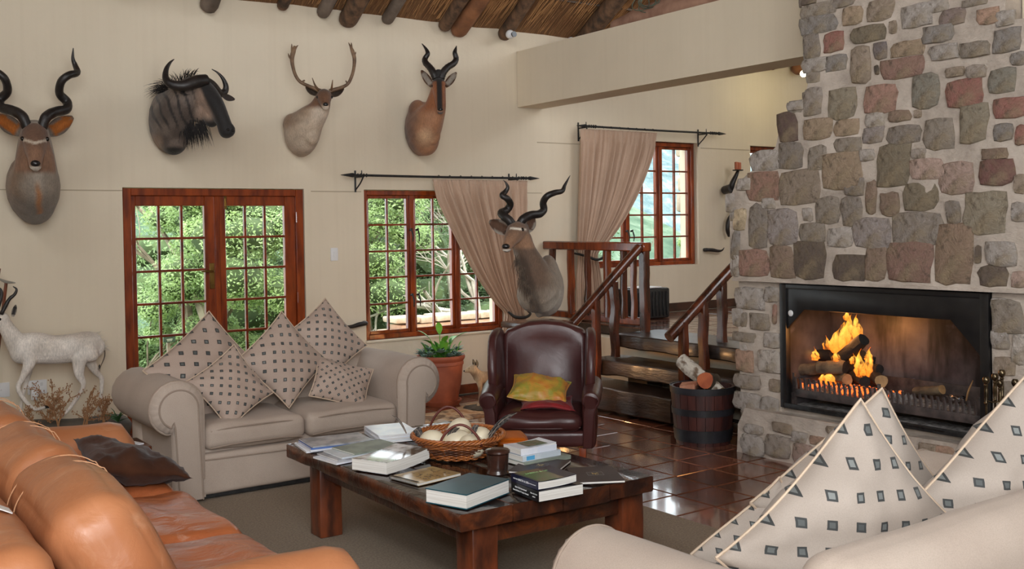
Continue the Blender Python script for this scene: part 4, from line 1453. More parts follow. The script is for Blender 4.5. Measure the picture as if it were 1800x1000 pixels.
# crumpled foil and a feather-light twig on the unburnt side
bm = BM()
g = bmesh.ops.create_icosphere(bm, subdivisions=3, radius=1)
for v in g['verts']:
    d = 1 + .35 * noise.noise(v.co * 3.3)
    v.co = Vector((v.co.x * .03 * d + 5.93, v.co.y * .065 * d + 3.66, v.co.z * .018 * d + .545))
tag(obj('crumpled_foil', bm, mat('foil', (.7, .7, .72), (.4, .4, .42), rough=.25, metal=1, scale=20), angle=20), 'crumpled silver foil lying on the right half of the grate', 'foil')
bm = BM()
tube(bm, [(5.80, 3.52, .56, .004), (5.79, 3.50, .62, .006), (5.79, 3.47, .69, .003)], 6, 3)
tag(obj('twig', bm, CUT), 'pale dry twig standing at the right end of the grate', 'twig')

# ---------------------------------------------------------------- fire tools
TOOLM = mat('aged_brass_tools', srgb(120, 104, 78), srgb(58, 50, 40), rough=.25, metal=.9, scale=14)
ft = thing('fireside_tool_set', 'brass handled fire tools on a stand at the right of the firebox', 'fire tools', (5.42, 3.08, 0))
def tool_handle(bm, x, y, z):
    lathe(bm, [(0, z + .03), (.012, z + .028), (.018, z + .018), (.0195, z + .006), (.016, z - .006), (.008, z - .014), (.011, z - .02), (.008, z - .03), (.0105, z - .045), (.0115, z - .08), (.009, z - .115), (.012, z - .12), (.006, z - .13), (.005, z - .2), (.005, .12), (0, .12)], 14, (x, y, 0))
for (dy, dx, z) in ((.085, -.01, .755), (.062, .04, .77), (.0, -.02, .748), (-.075, .0, .758)):
    bm = BM()
    tool_handle(bm, 5.42 + dx, 3.08 + dy, z)
    add_to(ft, 'tool', bm, TOOLM)
bm = BM()
tool_handle(bm, 5.43, 3.085, .80)
lathe(bm, [(0, 0), (.11, 0), (.11, .012), (.03, .03), (.006, .05), (.006, .1)], 20, (5.43, 3.085, 0))
for a in (.3, 1.87, 3.44, 5.0):
    tube(bm, [(5.43, 3.085, .655, .005), (5.43 + .05 * math.cos(a), 3.085 + .05 * math.sin(a), .645, .005), (5.43 + .09 * math.cos(a), 3.085 + .09 * math.sin(a), .66, .004)], 7, 3)
add_to(ft, 'stand', bm, TOOLM)

# ---------------------------------------------------------------- half barrel of firewood
STAVE = mat('tub_staves', srgb(78, 40, 34), srgb(44, 24, 24), rough=.5, scale=3, stretch=(5, 5, 1), bs=.3, bscale=12)
HOOPM = mat('tub_hoop', srgb(40, 40, 46), srgb(24, 24, 26), rough=.5, scale=10, bs=.3)
tub = thing('barrel_tub', 'dark half barrel tub with iron hoops holding firewood by the fireplace', 'tub', (5.655, 5.57, 0))
TR = .24
def tub_r(z):
    return TR * (.84 + .16 * min(1, z / .42) ** .7)
ns = 22
for k in range(ns):
    a0, a1 = 2 * PI * k / ns + .008, 2 * PI * (k + 1) / ns - .008
    bm = BM()
    rows = []
    for z in (0, .14, .28, .43):
        r = tub_r(z)
        rows.append([bm.verts.new((rr_ * math.cos(a), rr_ * math.sin(a), z)) for a, rr_ in ((a0, r), ((a0 + a1) / 2, r * 1.004), (a1, r), (a1, r - .02), (a0, r - .02))])
    for i in range(3):
        for j in range(5):
            bm.faces.new((rows[i][j], rows[i][(j + 1) % 5], rows[i + 1][(j + 1) % 5], rows[i + 1][j]))
    bm.faces.new(list(reversed(rows[0])))
    bm.faces.new(rows[-1])
    obj('stave', bm, STAVE, tub)
for z, h in ((.385, .05), (.225, .05), (.03, .09), (.14, .0)):
    if not h: continue
    bm = BM()
    r1, r2 = tub_r(z) + .004, tub_r(z + h) + .004
    lathe(bm, [(r1 - .003, z), (r1 + .003, z), (r2 + .003, z + h), (r2 - .003, z + h), (r1 - .003, z)], 44)
    obj('hoop', bm, HOOPM, tub)
bm = BM()
lathe(bm, [(0, .03), (tub_r(.03) - .022, .03), (tub_r(.03) - .022, .015), (0, .015)], 30)
obj('base', bm, STAVE, tub)
BIRCH = mat('peeling_pale_bark', srgb(214, 206, 192), srgb(120, 100, 82), rough=.85, scale=16, bs=.9, bscale=26, bd=.01, lo=.45, hi=.6)
REDCUT = mat('red_cut_wood', srgb(196, 106, 60), srgb(160, 76, 42), rough=.7, scale=8)
REDWOOD = mat('split_red_wood', srgb(206, 150, 120), srgb(160, 96, 70), rough=.8, scale=8, bs=.6)
def fire_log(label, a, b_, r, m, me_, seed):
    root = thing('firewood_log', label, 'log', a)
    bm = log_mesh(a, b_, r, 0, 0, seed)
    displace(bm, .006, 14, seed)
    bmesh.ops.transform(bm, matrix=Matrix.Translation(-Vector(a)), verts=bm.verts[:])
    obj('bark', bm, [m, me_], root)
fire_log('long log with peeling white bark leaning across the tub', (5.66, 5.80, .60), (5.72, 5.46, .38), .058, BIRCH, CUT, 1)
fire_log('round log with orange red cut face at the right of the tub', (5.58, 5.47, .485), (5.80, 5.60, .44), .062, BARKLOG, REDCUT, 3)
for v in ():
    pass
bm = BM()
box(bm, (5.53, 5.60, .43), (.11, .13, .05), rot=.5, bev=.01)
displace(bm, .02, 12, 3)
tag(obj('split_wood', bm, REDWOOD, angle=25), 'pinkish split piece of wood on the rim of the tub', 'wood')
fire_log('thin brown branch between the white log and the stone pier', (5.66, 5.56, .52), (5.76, 5.46, .38), .02, BARKLOG, CUT, 5)
# ---------------------------------------------------------------- rug
RUGM = mat('brown_grey_carpet', srgb(156, 141, 122), srgb(124, 110, 95), rough=.95, scale=90, bs=.6, bscale=260, bd=.004, lo=.3, hi=.7)
bm = BM()
box(bm, (2.3, 3.7, .005), (3.54, 5.9, .010), bev=.003, seg=1)
tag(obj('carpet', bm, RUGM), 'plain grey brown carpet under the coffee table and sofas', 'carpet')

# ---------------------------------------------------------------- fabrics
def fabric(name, a, b_, scale=260, rough=.8, sheen=.08):
    m, nt, b = new_mat(name)
    v = mapped(nt)
    f = noise_tex(nt, v, 3, 4)
    c = ramp(nt, f, [(.3, a), (.7, b_)])
    wv = nn(nt, 'ShaderNodeTexWave', wave_type='BANDS', bands_direction='DIAGONAL')
    wv.inputs['Scale'].default_value = scale * .5
    wv.inputs['Distortion'].default_value = 3
    nt.links.new(v, wv.inputs['Vector'])
    c = mixc(nt, ramp(nt, noise_tex(nt, v, scale, 2), [(.4, (0, 0, 0)), (.7, (.22, .22, .22))]), c, tuple(x * .55 for x in b_))
    nt.links.new(c, b.inputs['Base Color'])
    b.inputs['Roughness'].default_value = rough
    b.inputs['Sheen Weight'].default_value = sheen
    n1 = bump(nt, b, noise_tex(nt, v, 7, 4), .12, .012)
    bump(nt, b, noise_tex(nt, v, scale, 2), .2, .0015, n1)
    return m
SOFA = fabric('taupe_upholstery', srgb(190, 174, 160), srgb(177, 160, 146))
PIPE = fabric('taupe_piping', srgb(162, 145, 130), srgb(148, 131, 117))

def dotted(name, base, base2, n):
    """woven cloth with rows of small dark squares, in UV space"""
    m, nt, b = new_mat(name)
    tc = nn(nt, 'ShaderNodeTexCoord')
    mp = nn(nt, 'ShaderNodeMapping')
    mp.inputs['Rotation'].default_value = (0, 0, PI / 4)
    mp.inputs['Scale'].default_value = (n, n, 1)
    nt.links.new(tc.outputs['UV'], mp.inputs[0])
    sp = nn(nt, 'ShaderNodeSeparateXYZ')
    nt.links.new(mp.outputs[0], sp.inputs[0])
    def m1(op, a, b_=None):
        k = nn(nt, 'ShaderNodeMath', operation=op)
        for i, v in enumerate((a, b_)):
            if v is None: continue
            if isinstance(v, (int, float)): k.inputs[i].default_value = v
            else: nt.links.new(v, k.inputs[i])
        return k.outputs[0]
    ax = m1('ABSOLUTE', m1('SUBTRACT', m1('FRACT', sp.outputs[0]), .5))
    ay = m1('ABSOLUTE', m1('SUBTRACT', m1('FRACT', sp.outputs[1]), .5))
    mx_ = m1('MAXIMUM', ax, ay)
    sq = m1('LESS_THAN', mx_, .175)
    inner = m1('LESS_THAN', mx_, .10)
    v = mapped(nt)
    f = noise_tex(nt, v, 4, 3)
    c = ramp(nt, f, [(.3, base), (.7, base2)])
    c = mixc(nt, ramp(nt, noise_tex(nt, v, 300, 2), [(.4, (0, 0, 0)), (.7, (.25, .25, .25))]), c, tuple(x * .6 for x in base))
    wn = nn(nt, 'ShaderNodeTexWhiteNoise')
    fl_ = nn(nt, 'ShaderNodeVectorMath', operation='FLOOR')
    nt.links.new(mp.outputs[0], fl_.inputs[0])
    nt.links.new(fl_.outputs[0], wn.inputs['Vector'])
    ic = mixc(nt, m1('MULTIPLY', wn.outputs['Value'], .9), srgb(66, 70, 70), srgb(128, 132, 130))
    dark = mixc(nt, inner, srgb(52, 54, 54), ic)
    c = mixc(nt, sq, c, dark)
    nt.links.new(c, b.inputs['Base Color'])
    b.inputs['Roughness'].default_value = .75
    b.inputs['Sheen Weight'].default_value = .08
    n1 = bump(nt, b, noise_tex(nt, v, 8, 4), .25, .012)
    bump(nt, b, noise_tex(nt, v, 320, 2), .2, .0015, n1)
    return m
DOT = dotted('dotted_cushion_cloth', srgb(186, 166, 152), srgb(174, 153, 139), 7.2)
DOT_B = dotted('dotted_cushion_cloth_large', srgb(170, 158, 147), srgb(158, 146, 135), 7.6)
DOTPIPE = fabric('cushion_piping', srgb(206, 184, 160), srgb(190, 168, 146))

def pillow(name, label, cat, A, B, nrm, t, m, pipe, seed=0, group=None, sag=.0, n=22, ratio=1.0, up_flip=1, wr=.012):
    """square cushion given two adjacent corners (left A, upper B) and the way its front faces"""
    A, B, nrm = Vector(A), Vector(B), Vector(nrm).normalized()
    e = (B - A)
    s = e.length
    ex = (e - nrm * e.dot(nrm)).normalized()
    ez = nrm.cross(ex) * -1 * up_flip        # down-right side
    s2 = s * ratio
    c = A + ex * s / 2 + ez * s2 / 2
    if Vector((0, 0, 1)).dot(ez) > 0 and up_flip == 1:
        ez = -ez
        c = A + ex * s / 2 + ez * s2 / 2
    root = thing(name, label, cat, c, group=group)
    def P(u, v, side):
        k = .07
        x = s / 2 * u * (1 - k * (1 - v * v)) * (1.0 + .02 * abs(v) * abs(u))
        z = s2 / 2 * v * (1 - k * (1 - u * u))
        th = t / 2 * max(0, (1 - u ** 2) * (1 - v ** 2)) ** .56
        fold = .0
        for cu, cv in ((-1, -1), (1, -1), (1, 1), (-1, 1)):
            d = math.hypot(u - cu, v - cv)
            fold += .016 * math.exp(-d * 2.2) * math.sin(math.atan2(v - cv, u - cu) * 9 + seed)
        w = wr * noise.noise(Vector((u * 2.2 + seed, v * 2.2, side))) + wr * .5 * noise.noise(Vector((u * 5 + seed, v * 5, side * 3)))
        y = side * (th + (fold + w) * min(1, th / (t * .2) if t else 1))
        sagv = -sag * (1 - u * u) * (1 - v * v) * .2
        bend = .025 * math.sin(u * 1.7 + seed) * v
        return ex * x + ez * z + nrm * (y + bend) + Vector((0, 0, sagv))
    bm = BM()
    uvl = bm.loops.layers.uv.new('UVMap')
    g = {}
    def ease(i):
        q = -1 + 2 * i / n
        return math.sin(q * PI / 2) * .35 + q * .65
    for side in (1, -1):
        for i in range(n + 1):
            for j in range(n + 1):
                edge_ = i in (0, n) or j in (0, n)
                key = (i, j, 0 if edge_ else side)
                if key not in g:
                    g[key] = bm.verts.new(P(ease(i), ease(j), 0 if edge_ else side))
        for i in range(n):
            for j in range(n):
                ks = [(i, j), (i + 1, j), (i + 1, j + 1), (i, j + 1)]
                vs = [g[(a, b_, 0 if (a in (0, n) or b_ in (0, n)) else side)] for a, b_ in ks]
                if side < 0: vs, ks = vs[::-1], ks[::-1]
                f = bm.faces.new(vs)
                for l, (a, b_) in zip(f.loops, ks):
                    l[uvl].uv = ((ease(a) + 1) / 2, (ease(b_) + 1) / 2 * ratio)
    bmesh.ops.recalc_face_normals(bm, faces=bm.faces[:])
    obj('cover', bm, m, root, angle=180)
    if pipe:
        pts = []
        for i in range(n): pts.append(P(ease(i), -1, 0))
        for i in range(n): pts.append(P(1, ease(i), 0))
        for i in range(n): pts.append(P(ease(n - i), 1, 0))
        for i in range(n): pts.append(P(-1, ease(n - i), 0))
        pts.append(pts[0])
        bm = BM()
        tube(bm, [(*p, .0048) for p in pts], 6, 1, cap=False)
        obj('piping', bm, pipe, root)
    return root

# ---------------------------------------------------------------- taupe sofas
def taupe_sofa(label, loc, rz, width=2.0, depth=.92, ztop=.745, seat_n=2, zb=.70):
    root = thing('two_seat_sofa', label, 'sofa', loc, rz)
    cx = .165; R = .165
    hw = width / 2
    # arm profile, outer side to the left (x local 0 = outer edge)
    prof = []
    zc = ztop - R
    prof.append((.13, .02))
    prof.append((.13, zc - R * .92))
    for k in range(0, 13):
        a = math.radians(-115 - k * (360 - 115 - 0) / 12 * 1.0)
        prof.append((cx + R * math.cos(a), zc + R * math.sin(a)))
    prof = [p for i, p in enumerate(prof)]
    prof.append((cx + R, zc - .1))
    prof.append((cx + R, .02))
    for side in (-1, 1):
        def fx(a, b_, t, side=side):
            return (side * (hw - a), t, b_)
        bm = BM()
        # body of the arm in rings so that it can bulge softly
        N = 12
        rings = []
        for i in range(N + 1):
            y = .035 + (depth - .06) * i / N
            s_ = 1 + .03 * math.sin(i / N * PI)
            rings.append([bm.verts.new(fx(cx + (a - cx) * s_, zc + (b_ - zc) * (s_ if b_ > .3 else 1) - .0 * i, y)) for a, b_ in prof])
        M = len(prof)
        for i in range(N):
            for k in range(M):
                bm.faces.new((rings[i][k], rings[i + 1][k], rings[i + 1][(k + 1) % M], rings[i][(k + 1) % M]))
        bm.faces.new(rings[0])
        bm.faces.new(list(reversed(rings[-1])))
        bmesh.ops.recalc_face_normals(bm, faces=bm.faces[:])
        displace(bm, .004, 5, side)
        arm = obj('arm', bm, SOFA, root, angle=70)
        # pleated border: radial tucks round the scroll
        bm = BM()
        inner = [(cx + (a - cx) * .70 + (.02 if b_ < .3 else 0), (zc + (b_ - zc) * .70) if b_ > .3 else b_) for a, b_ in prof]
        K = len(prof)
        dense_o, dense_i = [], []
        for k in range(K - 1):
            for q in range(4):
                t = q / 4
                dense_o.append((prof[k][0] * (1 - t) + prof[k + 1][0] * t, prof[k][1] * (1 - t) + prof[k + 1][1] * t))
                dense_i.append((inner[k][0] * (1 - t) + inner[k + 1][0] * t, inner[k][1] * (1 - t) + inner[k + 1][1] * t))
        vo, vm, vi = [], [], []
        for k, (o_, i_) in enumerate(zip(dense_o, dense_i)):
            pl_ = .004 * math.sin(k * 2.1)
            vo.append(bm.verts.new(fx(o_[0], o_[1], .045)))
            mx_ = ((o_[0] * .75 + i_[0] * .25), (o_[1] * .75 + i_[1] * .25))
            vm.append(bm.verts.new(fx(mx_[0], mx_[1], .012 + pl_)))
            vi.append(bm.verts.new(fx(i_[0], i_[1], .0 + pl_ * .6)))
        for k in range(len(vo) - 1):
            bm.faces.new((vo[k], vo[k + 1], vm[k + 1], vm[k]))
            bm.faces.new((vm[k], vm[k + 1], vi[k + 1], vi[k]))
        bmesh.ops.recalc_face_normals(bm, faces=bm.faces[:])
        obj('arm_border', bm, SOFA, root, angle=180)
        bm = BM()
        prism(bm, inner, fx, -.012, .03, .006)
        obj('arm_front', bm, SOFA, root, angle=50)
        bm = BM()
        tube(bm, [(*fx(a, b_, -.010), .0055) for a, b_ in inner], 7, 3, cap=False)
        tube(bm, [(*fx(a, b_, .040), .0055) for a, b_ in prof[1:-1]], 7, 3, cap=False)
        obj('piping', bm, PIPE, root)
    iw = hw - 2 * R
    bm = BM()
    puff(bm, (0, depth / 2, .155), (2 * (hw - .15), depth - .06, .25), .025, 8, wr=.004)
    obj('base', bm, SOFA, root, angle=180)
    bm = BM()
    puff(bm, (0, depth / 2 + .03, .265), (2 * iw + .03, depth - .12, .09), .04, 8, (0, .0, .0), wr=.004)
    obj('seat_platform', bm, SOFA, root, angle=180)
    bm = BM()
    tube(bm, [(-iw, .028, .245, .005), (0, .024, .24, .005), (iw, .028, .245, .005)], 7, 6)
    obj('piping', bm, PIPE, root)
    bm = BM()
    box(bm, (0, depth / 2, .022), (2 * (hw - .16), depth - .1, .03))
    obj('plinth', bm, IRON, root)
    w = 2 * iw / seat_n
    for k in range(seat_n):
        x = -iw + w * (k + .5)
        bm = BM()
        puff(bm, (x, .33, .375), (w - .008, .62, .155), .05, 12, (.0, .012, .028), wr=.012, ws=5, seed=k)
        cu = obj('seat_cushion', bm, SOFA, root, angle=180)
        bm = BM()
        hx_, hy_ = (w - .008) / 2 - .012, .31 - .0
        for zz in (.425, .322):
            tube(bm, [(x - hx_ + .02, .028, zz - .01, .0045), (x - hx_ * .5, .010, zz + .004, .0045), (x, .004, zz + .006, .0045), (x + hx_ * .5, .010, zz + .004, .0045), (x + hx_ - .02, .028, zz - .01, .0045)], 7, 4)
        obj('piping', bm, PIPE, cu)
    bm = BM()
    rot = Matrix.Rotation(math.radians(-9), 3, 'X')
    puff(bm, (0, depth - .16, .45), (2 * (hw - .10), .22, zb - .14), .09, 12, (.0, .02, .012), rot=rot, wr=.008, ws=4)
    obj('backrest', bm, SOFA, root, angle=180)
    return root
taupe_sofa('taupe two seat scroll arm sofa by the glazed door', (2.735, 6.20, .010), 0)
s2 = taupe_sofa('taupe scroll arm sofa seen from behind in the lower right foreground', (3.05, 2.66, .010), PI, 2.15, 1.12, .655, 2, .84)

GC = 'dotted cushions on the sofa by the door'
pillow('scatter_cushion', 'large dotted cushion leaning at the left end of the far sofa', 'cushion', (1.83, 6.70, .775), (2.337, 6.92, 1.109), (.12, -.95, .42), .20, DOT, DOTPIPE, 1, GC)
pillow('scatter_cushion', 'dotted cushion standing on its corner at the right end before the wall', 'cushion', (2.83, 6.80, .93), (3.17, 6.93, 1.125), (-.05, -.95, .42), .19, DOT, DOTPIPE, 4, GC, ratio=1.1)
pillow('scatter_cushion', 'large dotted cushion on its corner in the middle of the far sofa', 'cushion', (2.412, 6.62, .80), (2.769, 6.78, 1.065), (.02, -.94, .36), .19, DOT, DOTPIPE, 3, GC)
pillow('scatter_cushion', 'smaller dotted cushion propped in front at the left of the far sofa', 'cushion', (2.03, 6.45, .72), (2.367, 6.60, .885), (.05, -.92, .45), .16, DOT, DOTPIPE, 2, GC)
pillow('scatter_cushion', 'small dotted cushion slumped on the seat at the right of the far sofa', 'cushion', (2.86, 6.48, .535), (3.00, 6.64, .775), (-.1, -.85, .6), .17, DOT, DOTPIPE, 5, GC, ratio=1.25)
GD = 'dotted cushions on the foreground sofa'
pillow('scatter_cushion', 'big dotted cushion with its corner peak nearest the camera in the foreground', 'cushion', (2.19, 2.12, .69), (2.64, 1.92, 1.105), (-.32, -.90, -.05), .30, DOT_B, DOTPIPE, 6, GD, ratio=.95, wr=.028)
pillow('scatter_cushion', 'dotted cushion whose peak rises just behind the big foreground cushion', 'cushion', (2.62, 2.36, .72), (3.05, 2.16, 1.075), (-.35, -.9, -.05), .3, DOT_B, DOTPIPE, 8, GD)
pillow('scatter_cushion', 'low dotted cushion peeping out left of the big foreground cushion', 'cushion', (2.44, 2.45, .55), (2.70, 2.30, .79), (-.3, -.9, -.05), .18, DOT_B, DOTPIPE, 9, GD)
pillow('scatter_cushion', 'dotted cushion cut by the right edge of the picture', 'cushion', (2.84, 1.95, .75), (3.26, 1.74, 1.13), (-.32, -.90, -.05), .30, DOT_B, DOTPIPE, 7, GD, wr=.028)
pillow('scatter_cushion', 'dotted cushion lying low between the two right hand peaks', 'cushion', (3.10, 2.52, .56), (3.56, 2.38, .80), (-.1, -.75, .65), .18, DOT_B, DOTPIPE, 10, GD)

# ---------------------------------------------------------------- tan leather sofa
def leather(name, a, b_, rough=.36, worn=None, cr=.35):
    m, nt, b = new_mat(name)
    v = mapped(nt)
    f = noise_tex(nt, v, 2.6, 5)
    c = ramp(nt, f, [(.3, a), (.7, b_)])
    if worn:
        w = noise_tex(nt, mapped(nt, (1, 3, 1)), 4, 6, .65, 1.5)
        c = mixc(nt, ramp(nt, w, [(.58, (0, 0, 0)), (.72, (.55, .55, .55))]), c, worn)
    nt.links.new(c, b.inputs['Base Color'])
    mr = nn(nt, 'ShaderNodeMapRange')
    mr.inputs[3].default_value, mr.inputs[4].default_value = rough - .08, rough + .12
    nt.links.new(noise_tex(nt, v, 6, 5), mr.inputs[0])
    nt.links.new(mr.outputs[0], b.inputs['Roughness'])
    n1 = bump(nt, b, noise_tex(nt, mapped(nt, (1, 1.5, 1)), 7, 4, .55, .5), cr * .8, .015)
    vo = nn(nt, 'ShaderNodeTexVoronoi')
    vo.inputs['Scale'].default_value = 260
    nt.links.new(v, vo.inputs['Vector'])
    bump(nt, b, vo.outputs[0], .12, .001, n1)
    return m
TAN = leather('tan_leather', srgb(188, 126, 86), srgb(168, 104, 66), .40, srgb(200, 150, 116), .5)
TAN_S = leather('tan_leather_creased', srgb(190, 112, 68), srgb(160, 86, 50), .34, srgb(214, 190, 172), 1.3)
STITCH = fabric('pale_stitching', srgb(222, 170, 130), srgb(200, 150, 110))
ts = thing('leather_sofa', 'tan leather three seat sofa along the left side of the room', 'sofa', (1.05, 4.45, .010))
def slab_arm(y, seed):
    """rounded slab arm running along x"""
    bm = BM()
    prof = []
    for k in range(13):
        a = PI * k / 12
        prof.append((.125 * math.cos(a), .525 + .115 * math.sin(a)))
    prof = [(.115, .05)] + prof + [(-.115, .05)]
    N = 16
    rings = []
    for i in range(N + 1):
        x = .62 + .90 * i / N
        e = max(0, (x - 1.42) / .10)
        k = math.sqrt(max(.0, 1 - min(1, e) ** 2 * .55))
        dz = -.02 * max(0, (x - 1.1)) - (.10 * min(1, e) ** 2.2)
        rings.append([bm.verts.new((x, y + a * (k * .5 + .5), (b_ + dz * (b_ > .3)))) for a, b_ in prof])
    M = len(prof)
    for i in range(N):
        for k in range(M):
            bm.faces.new((rings[i][k], rings[i + 1][k], rings[i + 1][(k + 1) % M], rings[i][(k + 1) % M]))
    bm.faces.new(rings[0])
    bm.faces.new(list(reversed(rings[-1])))
    bmesh.ops.recalc_face_normals(bm, faces=bm.faces[:])
    displace(bm, .008, 4, seed)
    return bm
for y in (3.06, 5.80):
    o = add_to(ts, 'arm', slab_arm(y, y), TAN, 60)
bm = BM()
puff(bm, (1.04, 4.43, .18), (.86, 2.60, .26), .03, 10, wr=.005)
add_to(ts, 'base', bm, TAN, 180)
for k, (y0_, y1_) in enumerate(((3.19, 4.03), (4.04, 4.85), (4.86, 5.68))):
    bm = BM()
    puff(bm, (1.06, (y0_ + y1_) / 2, .37), (.90, y1_ - y0_ - .004, .17), .07, 16, (.01, .0, .03), wr=.02, ws=7, seed=k)
    add_to(ts, 'seat_cushion', bm, TAN_S, 180)
bm = BM()
puff(bm, (.50, 4.43, .45), (.22, 2.95, .72), .09, 14, (.02, 0, .0), rot=Matrix.Rotation(math.radians(-6), 3, 'Y'), wr=.012, ws=3)
add_to(ts, 'backrest', bm, TAN, 180)
for k, (y0_, y1_, top) in enumerate(((3.22, 4.02, .80), (4.03, 4.84, .80), (4.86, 5.66, .82))):
    bm = BM()
    rot = Matrix.Rotation(math.radians(-24), 3, 'Y')
    c_ = Vector((.81, (y0_ + y1_) / 2, .62))
    puff(bm, c_, (.27, y1_ - y0_ + .01, .48), .10, 16, (.03, .012, .02), rot=rot, wr=.016, ws=4, seed=k + 5)
    bc = add_to(ts, 'back_cushion', bm, TAN, 180)
    # arched seams over the cushion with pale stitches
    for yy in (y1_ - .12, y1_ - .24):
        bm = BM()
        pts = []
        for i in range(15):
            a = math.radians(-60 + 230 * i / 14)
            q = Vector((.148 * math.cos(a) * 1.12, 0, .135 * math.sin(a) + (.115 if math.sin(a) > 0 else -.08)))
            q = rot @ q
            pts.append((c_.x + q.x, yy + .01 * math.sin(i), c_.z + q.z, .0022))
        tube(bm, pts, 6, 2)
        mw = Matrix.Translation(ts.location)
        bmesh.ops.transform(bm, matrix=mw.inverted(), verts=bm.verts[:])
        obj('seam', bm, STITCH, bc)
bm = BM()
box(bm, (.50, 3.46, .83), (.10, .07, .004), rot=Matrix.Rotation(.5, 4, 'Y') , bev=.001, seg=1)
add_to(ts, 'care_label', bm, WPLASTIC)
BROWN = mat('brown_velvet', srgb(74, 44, 28), srgb(50, 28, 18), rough=.95, spec=.15, scale=5, sheen=.12, bs=.3, bscale=7, bd=.02)
pillow('velvet_cushion', 'dark brown velvet cushion lying on the tan leather sofa', 'cushion', (1.10, 4.86, .635), (1.54, 4.84, .49), (.36, 0, .93), .17, BROWN, None, 3, ratio=1.05, up_flip=1, wr=.03)

# side table between the sofas
st = thing('side_table', 'small dark side table with papers between the tan and taupe sofas', 'side table', (1.50, 6.10, 0))
bm = BM()
box(bm, (1.50, 6.10, .43), (.34, .30, .03), bev=.006)
add_to(st, 'table_top', bm, DARKWOOD)
for dx in (-.14, .14):
    for dy in (-.12, .12):
        bm = BM()
        box(bm, (1.50 + dx, 6.10 + dy, .209), (.035, .035, .412), bev=.004)
        add_to(st, 'leg', bm, DARKWOOD)

# ---------------------------------------------------------------- coffee table
def old_wood():
    m, nt, b = new_mat('waxed_rough_wood')
    v = mapped(nt)
    f = noise_tex(nt, v, 7, 6, .6, 1.0)
    c = ramp(nt, f, [(.3, srgb(112, 58, 30)), (.48, srgb(74, 40, 26)), (.62, srgb(48, 28, 22)), (.8, srgb(26, 18, 16))])
    nt.links.new(c, b.inputs['Base Color'])
    b.inputs['Roughness'].default_value = .28
    b.inputs['Coat Weight'].default_value = .4
    b.inputs['Coat Roughness'].default_value = .12
    n1 = bump(nt, b, noise_tex(nt, v, 6, 5, .6, 1.5), .5, .02)
    bump(nt, b, noise_tex(nt, v, 30, 5), .35, .005, n1)
    return m
OLDW = old_wood()
def top_wood():
    m, nt, b = new_mat('dark_polished_table_top')
    v = mapped(nt, (4, 1, 1))
    f = noise_tex(nt, v, 5, 6)
    c = ramp(nt, f, [(.35, srgb(48, 30, 24)), (.65, srgb(28, 20, 18))])
    nt.links.new(c, b.inputs['Base Color'])
    b.inputs['Roughness'].default_value = .16
    b.inputs['Coat Weight'].default_value = .5
    b.inputs['Coat Roughness'].default_value = .08
    n1 = bump(nt, b, noise_tex(nt, mapped(nt), 5, 4, .6, 1), .35, .02)
    bump(nt, b, noise_tex(nt, mapped(nt), 28, 4), .15, .004, n1)
    return m
TOPW = top_wood()
LEGW = mat('red_brown_table_leg', srgb(124, 62, 34), srgb(68, 36, 24), rough=.35, scale=5, stretch=(3, 3, 1), bs=.4, bscale=12, coat=.2)
tb = thing('coffee_table', 'heavy rough dark wooden coffee table on square legs', 'table', (2.70, 4.38, .010))
TZ = .50
TX0, TX1, TY0, TY1 = 2.18, 3.23, 3.50, 5.25
for k in range(4):
    xa = TX0 + (TX1 - TX0) * k / 4
    xb_ = TX0 + (TX1 - TX0) * (k + 1) / 4
    bm = BM()
    N = 30
    rings = []
    for i in range(N + 1):
        y = TY0 + (TY1 - TY0) * i / N
        j1 = .006 * noise.noise(Vector((y * 5, k, 0)))
        z1 = TZ + .003 * noise.noise(Vector((y * 4, k, 2)))
        z0 = TZ - .072 + .006 * noise.noise(Vector((y * 5, k, 8)))
        xa_ = xa + .0015 + (j1 if k == 0 else 0)
        xb2 = xb_ - .0015 + (j1 if k == 3 else 0)
        c = .006 if k in (0, 3) else .003
        ring = [(xa_, z0 + c), (xa_ + c, z0), (xb2 - c, z0), (xb2, z0 + c), (xb2, z1 - c), (xb2 - c, z1), (xa_ + c, z1), (xa_, z1 - c)]
        rings.append([bm.verts.new((a, y + (.006 * noise.noise(Vector((a * 9, k, 5))) if i in (0, N) else 0), b_)) for a, b_ in ring])
    for i in range(N):
        for q in range(8):
            f = bm.faces.new((rings[i][q], rings[i + 1][q], rings[i + 1][(q + 1) % 8], rings[i][(q + 1) % 8]))
            f.material_index = 1 if q in (5,) else 0
    bm.faces.new(rings[0])
    bm.faces.new(list(reversed(rings[-1])))
    bmesh.ops.recalc_face_normals(bm, faces=bm.faces[:])
    add_to(tb, 'top_plank', bm, [OLDW, TOPW], 50)
LW = .13
LX = (2.285, 3.10)
LY = (3.60, 5.09)
for x in LX:
    for y in LY:
        bm = BM()
        box(bm, (x + LW / 2, y + LW / 2 - .03, .219), (LW, LW, .418), bev=.008)
        bmesh.ops.subdivide_edges(bm, edges=bm.edges[:], cuts=2, use_grid_fill=True)
        displace(bm, .004, 8, x + y)
        add_to(tb, 'leg', bm, LEGW, 40)
for y in (LY[0] + .02, LY[1] + .02):
    bm = BM()
    box(bm, ((LX[0] + LX[1] + LW) / 2, y + .0, .376), (LX[1] - LX[0] - LW, .05, .10), bev=.006)
    displace(bm, .004, 8, y)
    add_to(tb, 'apron', bm, OLDW, 40)
for x in (LX[0] + .05, LX[1] + .08):
    bm = BM()
    box(bm, (x, (LY[0] + LY[1] + LW) / 2 - .03, .376), (.05, LY[1] - LY[0] - LW, .10), bev=.006)
    displace(bm, .004, 8, x)
    add_to(tb, 'apron', bm, OLDW, 40)

